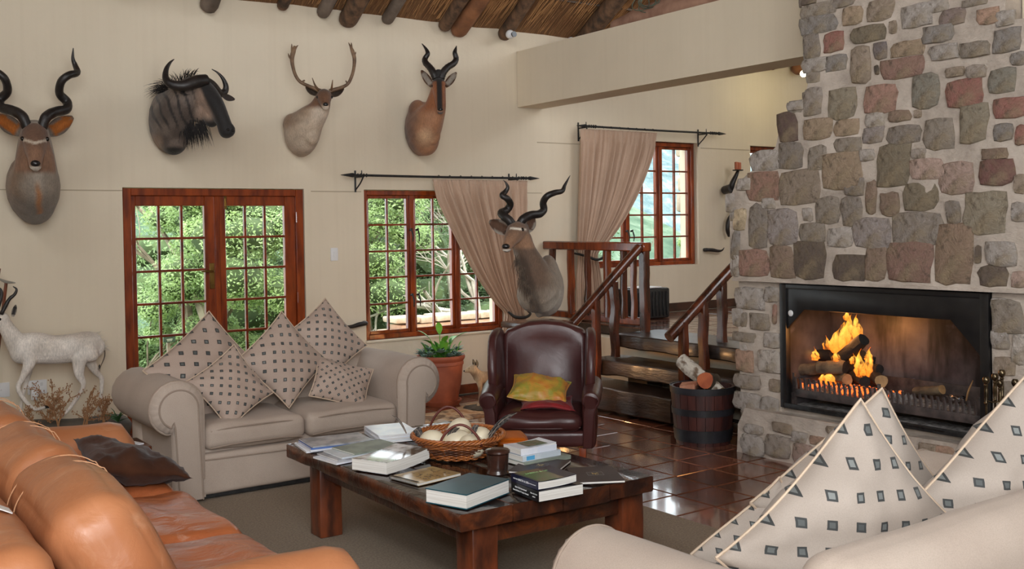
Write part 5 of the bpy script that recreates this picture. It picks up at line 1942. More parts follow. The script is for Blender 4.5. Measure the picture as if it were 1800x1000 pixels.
# ---------------------------------------------------------------- burgundy wing armchair
BURG = leather('burgundy_leather', srgb(84, 46, 44), srgb(62, 32, 32), .33, None, .25)
BEAD = flatmat('brass_nail', srgb(150, 110, 60), .3, Metallic=1.0)
ac = thing('wing_armchair', 'burgundy leather wing armchair with rolled arms', 'armchair', (4.004, 5.423, .010), math.radians(-41))
def ap(name, bm, m=BURG, angle=180, parent=None):
    return obj(name, bm, m, parent or ac, angle=angle)
bm = BM()
puff(bm, (0, .30, .245), (.62, .56, .11), .03, 10, (0, .006, 0), wr=.004)
ap('base', bm)
bm = BM()
puff(bm, (0, .27, .355), (.565, .57, .115), .052, 14, (.0, .012, .022), wr=.012, ws=6)
sc = ap('seat_cushion', bm)
bm = BM()
tube(bm, [(-.27, .01, .325, .005), (-.1, -.018, .322, .005), (.1, -.018, .322, .005), (.27, .01, .325, .005)], 7, 4)
obj('piping', bm, BURG, sc)
# back: arched slab
bm = BM()
outl = [(-.27, .33), (-.30, .6), (-.30, .86), (-.27, .905), (-.20, .93), (-.12, .958), (0, .968), (.12, .958), (.20, .93), (.27, .905), (.30, .86), (.30, .6), (.27, .33)]
lean = .16
prism(bm, outl, lambda a, b_, t: (a, t + (b_ - .33) * lean, b_), .50, .66, .035, 4)
back = ap('backrest', bm, BURG, 70)
bm = BM()
n_ = 14
gg = [[None] * (n_ + 1) for _ in range(n_ + 1)]
for i in range(n_ + 1):
    for j in range(n_ + 1):
        u, v = -1 + 2 * i / n_, j / n_
        z = .36 + v * (.585 - .07 * u ** 4 - .02 * abs(u))
        bulge = .055 * (1 - abs(u) ** 3) * math.sin(min(1, v * 1.1) * PI) ** .6 if 0 < v < .95 else 0
        gg[i][j] = bm.verts.new((u * .262, .498 + (z - .33) * lean - bulge + .004 * noise.noise(Vector((u * 3, v * 4, 0))), z))
for i in range(n_):
    for j in range(n_):
        bm.faces.new((gg[i][j], gg[i + 1][j], gg[i + 1][j + 1], gg[i][j + 1]))
ap('back_padding', bm)
for s in (-1, 1):
    # wing
    bm = BM()
    w = [(.27, .50), (.20, .58), (.20, .70), (.235, .80), (.27, .865), (.33, .905), (.42, .925), (.56, .925), (.64, .88), (.62, .50)]
    prism(bm, w, lambda a, b_, t: (s * (t + (.0 if b_ < .5 else (b_ - .5) * .05 + (.6 - a) * .06)), a + (b_ - .5) * .08, b_), .27, .335, .028, 4)
    ap('wing', bm, BURG, 75)
    # arm body and roll
    bm = BM()
    puff(bm, (s * .322, .30, .34), (.085, .52, .33), .035, 8, (.01, 0, 0), wr=.004)
    arm = ap('arm', bm)
    bm = BM()
    tube(bm, [(s * .338, .005, .500, .050), (s * .338, .012, .500, .058), (s * .340, .08, .505, .062), (s * .342, .22, .515, .066), (s * .345, .36, .528, .066), (s * .345, .50, .535, .06)], 20, 4)
    for v in bm.verts:
        pass
    obj('arm_roll', bm, BURG, arm, angle=50)
    bm = BM()
    pr_ = [(s * (.338 + .058 * math.cos(math.radians(a))), .5 + .058 * math.sin(math.radians(a))) for a in range(-50, 231, 20)]
    pr_ = pr_ + [(s * .290, .42), (s * .283, .19), (s * .345, .19), (s * .362, .42)]
    prism(bm, pr_, lambda a, b_, t: (a, t, b_), -.008, .03, .008, 2)
    obj('arm_front', bm, BURG, arm, angle=50)
for k, (x, y) in enumerate(((-.28, .04), (.28, .04), (-.27, .56), (.27, .56))):
    bm = BM()
    prism(bm, [(-.024, .19), (.024, .19), (.017, 0), (-.017, 0)], lambda a, b_, t: (x + a, y + t, b_), -.022, .022, .003)
    ap('leg', bm, WOOD, 40)
bm = BM()
for s in (-1, 1):
    for i in range(7):
        g = bmesh.ops.create_icosphere(bm, subdivisions=1, radius=.005)
        bmesh.ops.translate(bm, verts=g['verts'], vec=(s * (.255 + i * .009), .012, .198))
nl = ap('nail_heads', bm, BEAD)
nl['kind'] = 'stuff'
def acw(x, y, z):
    return Matrix.Translation(ac.location) @ Matrix.Rotation(math.radians(-41), 4, 'Z') @ Vector((x, y, z))
REDV = mat('red_velvet', srgb(150, 30, 34), srgb(104, 18, 24), rough=.7, scale=9, sheen=.1, bs=.4, bscale=24)
def gold_mat():
    m, nt, b = new_mat('gold_green_silk')
    v = mapped(nt)
    c = ramp(nt, noise_tex(nt, v, 7, 5, .6, 1), [(.35, srgb(204, 122, 52)), (.5, srgb(196, 150, 60)), (.65, srgb(150, 150, 56))])
    nt.links.new(c, b.inputs['Base Color'])
    b.inputs['Roughness'].default_value = .38
    b.inputs['Sheen Weight'].default_value = .1
    bump(nt, b, noise_tex(nt, mapped(nt, (1, 1, 3)), 14, 5), .6, .01)
    return m
GOLD = gold_mat()
pillow('seat_pad', 'flat red velvet cushion on the seat of the burgundy armchair', 'cushion', acw(-.16, .36, .455), acw(.20, .40, .455), acw(0, -.1, 1) - acw(0, 0, 0), .06, REDV, None, 2, wr=.01, ratio=.85)
pillow('silk_cushion', 'gold and green silk cushion with tasselled corners on the red pad', 'cushion', acw(-.20, .46, .60), acw(.19, .42, .585), acw(.05, -.42, .91) - acw(0, 0, 0), .12, GOLD, GOLD, 5, wr=.016, ratio=.66)
# ---------------------------------------------------------------- animals (mounted trophies and full mounts)
def fur_mat(name, rough=.75, st=(1, 1, 1)):
    m, nt, b = new_mat(name)
    at = nn(nt, 'ShaderNodeVertexColor', layer_name='Col')
    v = mapped(nt, (40, 40, 9))
    f = noise_tex(nt, v, 3, 4, .7)
    c = mixc(nt, 1.0, at.outputs[0], ramp(nt, f, [(.25, (.62, .62, .62)), (.75, (1.2, 1.2, 1.2))]), 'MULTIPLY')
    f2 = noise_tex(nt, mapped(nt), 9, 4)
    c = mixc(nt, 1.0, c, ramp(nt, f2, [(.3, (.8, .8, .8)), (.7, (1.12, 1.12, 1.12))]), 'MULTIPLY')
    nt.links.new(c, b.inputs['Base Color'])
    b.inputs['Roughness'].default_value = rough
    b.inputs['Sheen Weight'].default_value = .15
    bump(nt, b, f, .5, .006)
    return m
FUR = fur_mat('animal_fur')
HORN = mat('dark_horn', srgb(44, 38, 36), srgb(22, 19, 18), rough=.42, scale=18, bs=.6, bscale=30, bd=.006)
ANTLER = mat('antler_bone', srgb(136, 108, 82), srgb(84, 62, 46), rough=.55, scale=14, bs=.5, bscale=26, bd=.005)
EYE = flatmat('glass_eye', (.008, .006, .005), .06)
HAIRB = mat('black_hair', srgb(36, 30, 28), srgb(18, 15, 14), rough=.6, scale=20)
HAIRG = mat('grey_brown_hair', srgb(116, 98, 82), srgb(72, 60, 50), rough=.7, scale=20)
NOSEM = flatmat('black_nose', (.012, .010, .010), .3)

def blob(name, parts, voxel, colf, parent, clampf=None, smooth=3, m=None):
    bm = BM()
    for p in parts:
        if p[0] == 't':
            P = cappts(p[1], 4)
            tube(bm, [tuple(q) for q in P], 18, 1, side=p[2] if len(p) > 2 else (1, 0, 0))
        else:
            g = bmesh.ops.create_uvsphere(bm, u_segments=20, v_segments=12, radius=1)
            M = Matrix.Translation(Vector(p[1])) @ (p[3] if len(p) > 3 else Matrix.Identity(4)) @ Matrix.Diagonal((*p[2], 1))
            bmesh.ops.transform(bm, matrix=M, verts=g['verts'])
    me = bpy.data.meshes.new(name)
    bm.to_mesh(me)
    bm.free()
    tmp = bpy.data.objects.new('tmp', me)
    COL.objects.link(tmp)
    r = tmp.modifiers.new('r', 'REMESH')
    r.mode = 'VOXEL'
    r.voxel_size = voxel
    s = tmp.modifiers.new('s', 'SMOOTH')
    s.factor = .5
    s.iterations = smooth
    dg = bpy.context.evaluated_depsgraph_get()
    me2 = bpy.data.meshes.new_from_object(tmp.evaluated_get(dg))
    bpy.data.objects.remove(tmp)
    bpy.data.meshes.remove(me)
    me2.name = name
    ca = me2.color_attributes.new('Col', 'FLOAT_COLOR', 'POINT')
    for i, v in enumerate(me2.vertices):
        if clampf: clampf(v.co)
        c = colf(v.co)
        ca.data[i].color = (c[0], c[1], c[2], 1)
    me2.materials.clear()
    finish(me2, m or FUR, True, 180)
    return link(name, me2, parent)

def lerp3(a, b_, t):
    t = max(0, min(1, t))
    return tuple(x + (y - x) * t for x, y in zip(a, b_))
def sstep(a, b_, x):
    t = max(0, min(1, (x - a) / (b_ - a)))
    return t * t * (3 - 2 * t)

def horn(parent, pts, m=HORN, seg=12, ridges=0, n=5, name='horn'):
    bm = BM()
    tube(bm, pts, seg, n, radial=(lambda t, a: 1 + ridges * max(0, 1 - t * 1.2) * math.sin(t * 95)) if ridges else None)
    return obj(name, bm, m, parent, angle=180)

def eye(parent, p, r=.014):
    bm = BM()
    bmesh.ops.create_uvsphere(bm, u_segments=12, v_segments=8, radius=r)
    return obj('eye', bm, EYE, parent, angle=180, loc=p)

def ear(parent, a, b_, w, nrm, inner, outer, rim=None):
    a, b_, nrm = Vector(a), Vector(b_), Vector(nrm).normalized()
    d = b_ - a
    s = d.cross(nrm).normalized()
    nrm = s.cross(d).normalized()
    bm = BM()
    N, K = 10, 8
    g = []
    for i in range(N + 1):
        t = i / N
        wid = w * (math.sin(PI * (t * .86 + .10)) ** .75) * (1 - .1 * t)
        row = []
        for j in range(K + 1):
            u = -1 + 2 * j / K
            row.append(bm.verts.new(a + d * t + s * (u * wid / 2) + nrm * ((abs(u) ** 2) * wid * .34 - .02 * math.sin(t * PI))))
        g.append(row)
    for i in range(N):
        for j in range(K):
            bm.faces.new((g[i][j], g[i + 1][j], g[i + 1][j + 1], g[i][j + 1]))
    res = bmesh.ops.solidify(bm, geom=bm.faces[:], thickness=.006)
    bmesh.ops.recalc_face_normals(bm, faces=bm.faces[:])
    lay = bm.verts.layers.float_color.new('Col')
    for v in bm.verts:
        q = v.co - a
        t = q.dot(d) / d.length_squared
        u = q.dot(s) / (w / 2 + 1e-6)
        # front side if above the mid sheet
        sheet = (abs(u) ** 2) * w * .34 - .02 * math.sin(t * PI)
        k = q.dot(nrm) - sheet
        c = inner if k > -.001 and abs(u) < .62 and .12 < t < .9 else (rim or outer)
        if k < -.002: c = outer
        v[lay] = (*c, 1)
    return obj('ear', bm, FUR, parent, angle=180)

def hair_tufts(name, parent, spots, m, L, w=.004, droop=.6, n=60, spread=.35, seed=0):
    """strands; spots = (point, direction, radius)"""
    rnd = random.Random(seed)
    bm = BM()
    for (p, d, r) in spots:
        for _ in range(n):
            q = Vector(p) + Vector((rnd.gauss(0, r), rnd.gauss(0, r), rnd.gauss(0, r)))
            dd = (Vector(d).normalized() + Vector((rnd.gauss(0, spread), rnd.gauss(0, spread), rnd.gauss(0, spread)))).normalized()
            l = L * rnd.uniform(.5, 1.15)
            pts = []
            for k in range(5):
                t = k / 4
                pts.append((*(q + dd * l * t + Vector((0, 0, -droop * l * t * t))), w * (1 - t * .9)))
            tube(bm, pts, 3, 1, cap=False)
    o = obj(name, bm, m, parent, angle=180)
    o['kind'] = 'stuff'
    return o

MR = math.radians(-35.1)
def wall_clamp(root):
    oy = root.location.y
    c, s = math.cos(root.rotation_euler.z), math.sin(root.rotation_euler.z)
    def f(co):
        wy = oy + s * co.x + c * co.y
        lim = YB - .004
        if wy > lim:
            co.y = (lim - oy - s * co.x) / c
    return f

G_GREY, G_BROWN = srgb(138, 126, 114), srgb(126, 98, 76)

# --- greater kudu on the wall, left
root = thing('kudu_trophy', 'mounted kudu head with tall spiral horns and orange ears at the far left', 'trophy', (1.538, 8.35, 1.721), math.radians(-10.4))
root.scale = (.93, 1, 1)
F = 1 / 236
def L_(px, py, y=0): return ((px - 65) * F, y, (395 - py) * F)
def kc(co):
    x, y, z = co
    n_ = noise.noise(co * 9)
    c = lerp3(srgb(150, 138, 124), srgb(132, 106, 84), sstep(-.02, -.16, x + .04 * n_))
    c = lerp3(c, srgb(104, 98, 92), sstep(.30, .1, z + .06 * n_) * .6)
    c = lerp3(c, srgb(196, 184, 168), sstep(.05, .0, abs(x - .02)) * sstep(.1, .3, z) * sstep(-.05, -.12, y) * .45)
    c = lerp3(c, srgb(170, 112, 62), sstep(.035, .0, abs(x - .02 + .02 * n_)) * sstep(.34, .24, z) * (1 if y < .0 else 0) * .9)
    if z > .36 and y < -.13:      # face
        f = lerp3(srgb(140, 104, 80), srgb(112, 82, 64), sstep(.5, .66, z))
        c = lerp3(c, f, sstep(.36, .40, z))
        d = abs(z - (.585 + .35 * abs(x) )) 
        if .02 < abs(x) < .10 or abs(x) < .02: c = lerp3(c, srgb(216, 200, 180), sstep(.014, .006, d) * (1 if y < -.18 else 0))
        if y < -.285:
            c = lerp3(c, srgb(205, 195, 180), sstep(.425, .405, z))
    return c
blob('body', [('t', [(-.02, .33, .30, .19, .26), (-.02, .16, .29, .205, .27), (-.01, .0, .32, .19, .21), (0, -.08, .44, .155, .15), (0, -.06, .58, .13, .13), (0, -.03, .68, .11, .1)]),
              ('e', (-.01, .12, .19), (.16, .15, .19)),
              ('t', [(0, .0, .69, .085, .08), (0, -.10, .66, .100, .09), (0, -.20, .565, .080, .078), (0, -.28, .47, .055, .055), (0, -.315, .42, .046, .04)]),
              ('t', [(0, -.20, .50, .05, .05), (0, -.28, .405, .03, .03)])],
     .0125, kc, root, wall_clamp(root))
for s in (-1, 1):
    hp = [(12, 228, -.10, .034), (20, 208, -.09, .035), (36, 197, -.04, .034), (56, 190, .02, .032), (58, 176, .06, .031), (45, 162, .03, .029), (48, 143, -.03, .027), (62, 131, -.04, .025), (77, 124, .02, .022), (74, 110, .06, .018), (70, 98, .05, .012), (71, 80, .03, .003)]
    horn(root, [(s * a * F, y, (395 - b_) * F, r * 1.15) for a, b_, y, r in hp], ridges=.03)
    ear(root, (s * .10, -.03, .675), (s * .285, -.08, .80), .135, (0, -1, .15), srgb(196, 122, 52), srgb(120, 104, 92), srgb(150, 138, 126))
    eye(root, (s * .088, -.175, .625), .017)
bm = BM()
g = bmesh.ops.create_uvsphere(bm, u_segments=14, v_segments=10, radius=1)
bmesh.ops.transform(bm, matrix=Matrix.Translation((0, -.345, .435)) @ Matrix.Diagonal((.036, .02, .024, 1)), verts=g['verts'])
obj('nose', bm, NOSEM, root)

# --- blue wildebeest
root = thing('wildebeest_trophy', 'mounted wildebeest head with black face and up curved horns turned to the right', 'trophy', (2.585, 8.35, 2.271), math.radians(-17))
F = 1 / 218.8
def wc(co):
    x, y, z = co
    n_ = noise.noise(co * 8)
    c = lerp3(srgb(112, 98, 88), srgb(84, 72, 64), sstep(-.3, .3, n_))
    if x < .2:
        st = math.sin((x * 1.0 + z * .35 + .02 * n_) * 90)
        c = lerp3(c, srgb(34, 28, 26), sstep(.35, .85, st) * .9 * sstep(.15, .25, z))
    c = lerp3(c, srgb(150, 118, 90), sstep(-.08, -.15, x) * sstep(.2, .08, z))
    c = lerp3(c, srgb(22, 18, 17), sstep(.075, .04, z) * sstep(-.12, -.05, x))
    # cheek and black face
    if x > .10 and z > .1:
        fx = x - (.30 - (z - .3) * .42)
        c = lerp3(c, srgb(156, 130, 112), sstep(.12, .2, x) * sstep(.24, .30, z) * sstep(.56, .46, z))
        c = lerp3(c, srgb(26, 22, 21), sstep(-.045, -.01, fx + .012 * n_))
        c = lerp3(c, srgb(26, 22, 21), sstep(.27, .22, z))
        c = lerp3(c, srgb(26, 22, 21), sstep(.52, .56, z))
    return c
blob('body', [('t', [(-.05, .34, .30, .16, .27), (-.04, .12, .29, .165, .26), (.0, -.03, .34, .155, .21), (.07, -.12, .41, .145, .16), (.13, -.15, .45, .12, .13)]),
              ('e', (-.02, .05, .15), (.12, .14, .15)),
              ('t', [(.12, -.08, .53, .095, .09), (.21, -.19, .48, .095, .105), (.29, -.27, .38, .075, .095), (.35, -.32, .25, .058, .075), (.375, -.335, .165, .06, .062)]),
              ('e', (.385, -.35, .17), (.06, .05, .06)), ('e', (.19, -.15, .37), (.105, .09, .13)), ('e', (.27, -.22, .31), (.07, .07, .11)), ('e', (-.10, .05, .34), (.09, .1, .13))], .0125, wc, root, wall_clamp(root))
horn(root, [(.19 + (a - 352) * F, y, (272 - b_) * F, r) for a, b_, y, r in [(362, 148, -.26, .048), (345, 152, -.30, .05), (325, 160, -.33, .043), (305, 159, -.33, .034), (296, 148, -.3, .027), (297, 132, -.27, .019), (303, 120, -.25, .011), (310, 113, -.24, .003)]])
horn(root, [(.19 + (a - 352) * F, y, (272 - b_) * F, r) for a, b_, y, r in [(355, 148, -.2, .048), (370, 152, -.12, .045), (384, 163, -.04, .036), (394, 160, .0, .028), (397, 150, .0, .022), (392, 137, -.02, .015), (383, 127, -.03, .008), (373, 121, -.03, .003)]])
ear(root, (.36, -.08, .47), (.46, -.06, .445), .06, (0, -1, .3), srgb(90, 78, 72), srgb(96, 84, 76))
ear(root, (.12, -.24, .50), (.04, -.30, .455), .075, (0, -1, .1), srgb(60, 52, 48), srgb(84, 74, 66))
eye(root, (.245, -.285, .485), .018)
bm = BM()
for (x, z) in ((.385, .20), (.425, .195)):
    g = bmesh.ops.create_uvsphere(bm, u_segments=8, v_segments=6, radius=.012)
    bmesh.ops.translate(bm, verts=g['verts'], vec=(x, -.395, z - .03))
obj('nostrils', bm, NOSEM, root)['kind'] = 'stuff'
hair_tufts('mane', root, [((.0, .0, .56), (-.3, -.2, .9), .03), ((.06, -.06, .575), (.1, -.2, 1), .025), ((.12, -.1, .60), (.4, -.1, 1), .02), ((-.06, .05, .54), (-1, -.1, .25), .02), ((-.09, .05, .53), (-1, 0, .1), .02)], HAIRB, .11, .0035, .35, 45, .25, 2)
hair_tufts('beard', root, [((.12, -.17, .22), (.1, -.1, -1), .022), ((.16, -.19, .22), (.15, -.1, -1), .02), ((.20, -.21, .235), (.2, 0, -1), .015), ((.09, -.13, .19), (0, -.1, -1), .02)], HAIRB, .13, .0035, .2, 60, .15, 3)

# --- fallow deer
root = thing('fallow_deer_trophy', 'mounted pale fallow deer head with wide upswept antlers', 'trophy', (3.683, 8.40, 2.304), math.radians(-23.6))
F = 1 / 202.4
def fc(co):
    x, y, z = co
    n_ = noise.noise(co * 9)
    c = lerp3(srgb(196, 176, 154), srgb(150, 122, 98), sstep(.22, .42, z - x * .8 + .05 * n_))
    c = lerp3(c, srgb(208, 190, 170), sstep(.2, .34, z) * sstep(.05, .15, x) * .8)
    if y < -.085 and z > .36:
        c = lerp3(c, srgb(116, 80, 56), sstep(.37, .42, z))
        c = lerp3(c, srgb(78, 52, 38), sstep(.50, .56, z))
        c = lerp3(c, srgb(214, 198, 180), sstep(.385, .37, z) * (1 if y < -.2 else 0))
    return c
blob('body', [('t', [(.0, .34, .20, .13, .20), (.01, .12, .21, .155, .20), (.07, -.01, .29, .13, .15), (.15, -.07, .38, .095, .10), (.19, -.09, .47, .07, .07)]),
              ('e', (.02, .06, .13), (.11, .13, .12)), ('e', (-.07, .10, .27), (.085, .1, .10)), ('e', (.09, -.05, .17), (.07, .07, .09)),
              ('t', [(.2, -.07, .505, .062, .06), (.2, -.14, .485, .066, .062), (.203, -.21, .43, .046, .048), (.206, -.255, .39, .034, .032)])], .011, fc, root, wall_clamp(root))
def AL(px, py, y, r): return ((px - 530) * F, y, (272 - py) * F, r)
def antler(parts_):
    bm = BM()
    for p in parts_:
        tube(bm, [AL(*q) for q in p], 9, 4)
    return obj('antler', bm, ANTLER, root, angle=180)
antler([[(565, 163, -.10, .020), (556, 159, -.10, .017), (545, 155, -.12, .015), (530, 148, -.14, .014), (522, 136, -.14, .014), (518, 120, -.12, .015), (517, 106, -.10, .019), (520, 93, -.09, .020), (522, 85, -.08, .010)],
        [(518, 97, -.09, .014), (517, 88, -.09, .008), (517, 81, -.08, .002)], [(521, 92, -.09, .014), (525, 86, -.08, .007), (528, 83, -.08, .002)],
        [(516, 108, -.1, .012), (512, 103, -.1, .008), (510.5, 98, -.1, .002)], [(517, 115, -.1, .01), (514, 117, -.1, .002)],
        [(561, 161, -.11, .011), (555, 154, -.16, .008), (550.5, 143, -.20, .003)], [(533, 149, -.14, .010), (537, 146, -.15, .006), (538, 147.5, -.15, .003)]])
antler([[(580, 163, -.10, .020), (588, 160, -.10, .017), (599, 157, -.12, .015), (611, 151, -.14, .014), (618, 138, -.14, .014), (622.5, 122, -.12, .014), (624, 105, -.10, .017), (621, 92, -.09, .017), (618, 84, -.08, .010)],
        [(619, 86, -.09, .012), (616, 80, -.08, .006), (614.5, 76.5, -.08, .002)], [(619.5, 86, -.09, .010), (619.5, 80, -.08, .006), (619, 76.5, -.08, .002)],
        [(623, 100, -.1, .012), (626, 96, -.1, .006), (626.5, 93, -.1, .002)],
        [(583, 161, -.11, .011), (584, 154, -.16, .008), (585, 146, -.20, .003)], [(611, 150, -.14, .010), (608, 146, -.15, .005), (609, 146, -.15, .003)]])
ear(root, (.15, -.07, .515), (.045, -.09, .575), .075, (0, -1, .1), srgb(86, 70, 58), srgb(120, 96, 76))
ear(root, (.255, -.07, .505), (.37, -.09, .565), .075, (0, -1, .1), srgb(86, 70, 58), srgb(120, 96, 76))
eye(root, (.143, -.165, .480), .012)
eye(root, (.262, -.165, .480), .012)
bm = BM()
g = bmesh.ops.create_uvsphere(bm, u_segments=14, v_segments=10, radius=1)
bmesh.ops.transform(bm, matrix=Matrix.Translation((.207, -.276, .405)) @ Matrix.Diagonal((.024, .015, .017, 1)), verts=g['verts'])
obj('nose', bm, NOSEM, root)

# --- red hartebeest
root = thing('hartebeest_trophy', 'mounted red brown hartebeest head with kinked black horns and dark blaze', 'trophy', (4.907, 8.40, 2.322), math.radians(-30.2))
F = 1 / 187.8
def hc(co):
    x, y, z = co
    n_ = noise.noise(co * 9)
    c = lerp3(srgb(172, 122, 88), srgb(118, 82, 62), sstep(.0, -.12, x + .03 * n_))
    c = lerp3(c, srgb(204, 168, 132), sstep(.12, .02, (Vector((x - .02, 0, z - .17))).length) * .8)
    c = lerp3(c, srgb(78, 54, 42), sstep(-.12, -.17, x) * sstep(.35, .15, z))
    if z > .36 and y < -.1:
        c = lerp3(c, srgb(152, 92, 54), sstep(.36, .45, z))
        c = lerp3(c, srgb(28, 22, 20), sstep(.032, .018, abs(x - .153)) * sstep(.39, .42, z))
        c = lerp3(c, srgb(28, 22, 20), sstep(.665, .69, z))
        c = lerp3(c, srgb(92, 86, 84), sstep(.40, .37, z) * (1 if y < -.24 else 0))
    return c
blob('body', [('t', [(-.02, .33, .28, .14, .25), (-.01, .12, .28, .165, .26), (.05, -.02, .34, .145, .21), (.11, -.08, .44, .105, .13), (.135, -.08, .55, .08, .09), (.145, -.06, .62, .07, .07)]),
              ('e', (.02, .07, .17), (.13, .14, .16)), ('e', (-.05, .08, .42), (.09, .1, .12)), ('e', (.09, -.04, .2), (.07, .08, .1)),
              ('t', [(.15, -.06, .68, .055, .055), (.15, -.13, .645, .066, .06), (.152, -.185, .56, .052, .055), (.155, -.235, .46, .038, .042), (.157, -.262, .395, .034, .034)])], .0115, hc, root, wall_clamp(root))
def HL(px, py, y, r): return ((px - 745) * F, y, (275 - py) * F, r)
blob('horn_base', [('t', [(.148, -.08, .68, .05, .045), (.15, -.10, .76, .045, .04)])], .01, lambda c: srgb(26, 22, 20), root, None, 2)
horn(root, [HL(*q) for q in [(768, 142, -.11, .034), (764, 131, -.10, .034), (758, 121, -.07, .031), (751, 112, -.03, .029), (750, 104, .0, .026), (755, 95, .0, .022), (752, 86, .02, .014), (745, 76, .04, .003)]], ridges=.09)
horn(root, [HL(*q) for q in [(777, 142, -.11, .034), (781, 131, -.10, .034), (789, 121, -.07, .031), (800, 113, -.03, .029), (804.5, 104, .0, .026), (802.5, 94, .0, .022), (804, 87, .02, .014), (806, 80, .04, .003)]], ridges=.09)
ear(root, (.09, -.07, .64), (-.01, -.09, .79), .075, (0, -1, 0), srgb(190, 180, 168), srgb(120, 84, 60))
ear(root, (.21, -.07, .64), (.315, -.09, .77), .075, (0, -1, 0), srgb(190, 180, 168), srgb(120, 84, 60))
eye(root, (.095, -.15, .635), .013)
eye(root, (.205, -.15, .635), .013)
bm = BM()
g = bmesh.ops.create_uvsphere(bm, u_segments=14, v_segments=10, radius=1)
bmesh.ops.transform(bm, matrix=Matrix.Translation((.157, -.288, .405)) @ Matrix.Diagonal((.026, .014, .014, 1)), verts=g['verts'])
obj('nose', bm, NOSEM, root)

# --- kudu shoulder mount on a pedestal behind the armchair
ped = thing('pedestal', 'dark wooden pedestal behind the burgundy armchair under the kudu bust', 'pedestal', (5.06, 6.86, 0))
bm = BM()
box(bm, (5.06, 6.86, .03), (.42, .42, .058), bev=.01)
add_to(ped, 'foot', bm, DARKWOOD)
bm = BM()
box(bm, (5.06, 6.86, .44), (.26, .26, .76), bev=.012)
add_to(ped, 'column', bm, DARKWOOD)
bm = BM()
box(bm, (5.06, 6.86, .845), (.46, .40, .05), bev=.012)
add_to(ped, 'top', bm, DARKWOOD)
root = thing('kudu_bust', 'kudu shoulder mount with long spiral horns standing behind the armchair', 'mount', (5.043, 6.829, .875), MR)
F = 1 / 214
def kc2(co):
    x, y, z = co
    n_ = noise.noise(co * 8)
    c = lerp3(srgb(150, 136, 120), srgb(104, 80, 62), sstep(.0, .3, z - .1 + .1 * n_) * sstep(.22, .02, x))
    c = lerp3(c, srgb(190, 180, 166), sstep(.02, .14, x) * sstep(.32, .12, z + .05 * n_) * .8)
    c = lerp3(c, srgb(60, 48, 40), sstep(.06, .0, abs(x + .02 + (z - .2) * .28)) * sstep(.0, -.1, y) * .55 * sstep(.62, .5, z))
    c = lerp3(c, srgb(196, 186, 172), sstep(-.13, -.18, x) * sstep(.62, .5, z) * .6)
    if z > .585 and (y < -.02):
        f = lerp3(srgb(150, 112, 84), srgb(118, 90, 70), sstep(.66, .78, z))
        c = lerp3(c, f, sstep(.58, .62, z) * sstep(-.06, -.1, y))
        t = x + .235
        c = lerp3(c, srgb(232, 222, 206), sstep(.012, .005, abs(z - (.765 - .12 * abs(x + .20) + .0))) * sstep(-.10, -.14, y) * (1 if x > -.22 else .0))
        c = lerp3(c, srgb(226, 218, 206), sstep(.602, .590, z) * sstep(-.2, -.25, y))
    return c
blob('body', [('t', [(.10, .12, .26, .13, .22), (.06, .02, .27, .165, .23), (.0, -.03, .36, .14, .16), (-.05, -.05, .47, .11, .12), (-.10, -.06, .58, .092, .095), (-.125, -.05, .68, .085, .08)]),
              ('e', (.095, .08, .30), (.105, .18, .24)),
              ('t', [(.015, .0, .06, .035, .035), (.02, .0, .16, .11, .11)]),
              ('e', (-.03, -.03, .22), (.14, .13, .15)),
              ('t', [(-.13, -.03, .755, .075, .07), (-.165, -.11, .74, .082, .078), (-.20, -.19, .69, .063, .066), (-.232, -.255, .635, .045, .045), (-.245, -.285, .605, .040, .034)])], .0115, kc2, root, None)
def KL(px, py, y, r): return ((px - 950) * F, y, (562 - py) * F, r)
horn(root, [KL(*q) for q in [(909, 394, -.10, .036), (902, 384, -.11, .036), (893, 377, -.08, .034), (889, 371, -.03, .032), (899, 366, .03, .031), (905, 356, .02, .029), (900, 347, -.03, .027), (891, 341, -.04, .024), (896, 335, .0, .021), (901, 327, .0, .015), (898, 319, -.01, .008), (893.5, 314, -.01, .002)]], ridges=.02)
horn(root, [KL(*q) for q in [(920, 394, -.08, .036), (927, 383, -.08, .036), (940, 376, -.04, .034), (956, 374, .02, .033), (964, 366, .06, .031), (963, 354, .04, .029), (970, 343, .0, .027), (984, 337, .02, .024), (997, 334, .07, .020), (1002, 324, .09, .013), (1007, 315, .1, .008), (1012, 306, .1, .002)]], ridges=.02)
ear(root, (-.215, -.05, .735), (-.385, -.08, .825), .125, (-.2, -1, .1), srgb(128, 96, 76), srgb(150, 138, 126), srgb(206, 196, 184))
ear(root, (-.075, -.02, .735), (-.025, -.03, .865), .10, (.2, -1, 0), srgb(128, 96, 76), srgb(190, 180, 168), srgb(206, 196, 184))
eye(root, (-.118, -.165, .752), .017)
eye(root, (-.245, -.13, .735), .015)
bm = BM()
g = bmesh.ops.create_uvsphere(bm, u_segments=14, v_segments=10, radius=1)
bmesh.ops.transform(bm, matrix=Matrix.Translation((-.25, -.310, .622)) @ Matrix.Diagonal((.032, .02, .022, 1)), verts=g['verts'])
obj('nose', bm, NOSEM, root)
hair_tufts('throat_mane', root, [((-.16, -.15, .52), (-.1, -.3, -1), .012), ((-.14, -.16, .44), (0, -.3, -1), .014), ((-.12, -.16, .36), (0, -.3, -1), .016), ((-.09, -.16, .28), (.1, -.3, -1), .016), ((-.05, -.15, .2), (.2, -.3, -1), .014)], HAIRG, .11, .003, .1, 40, .16, 5)

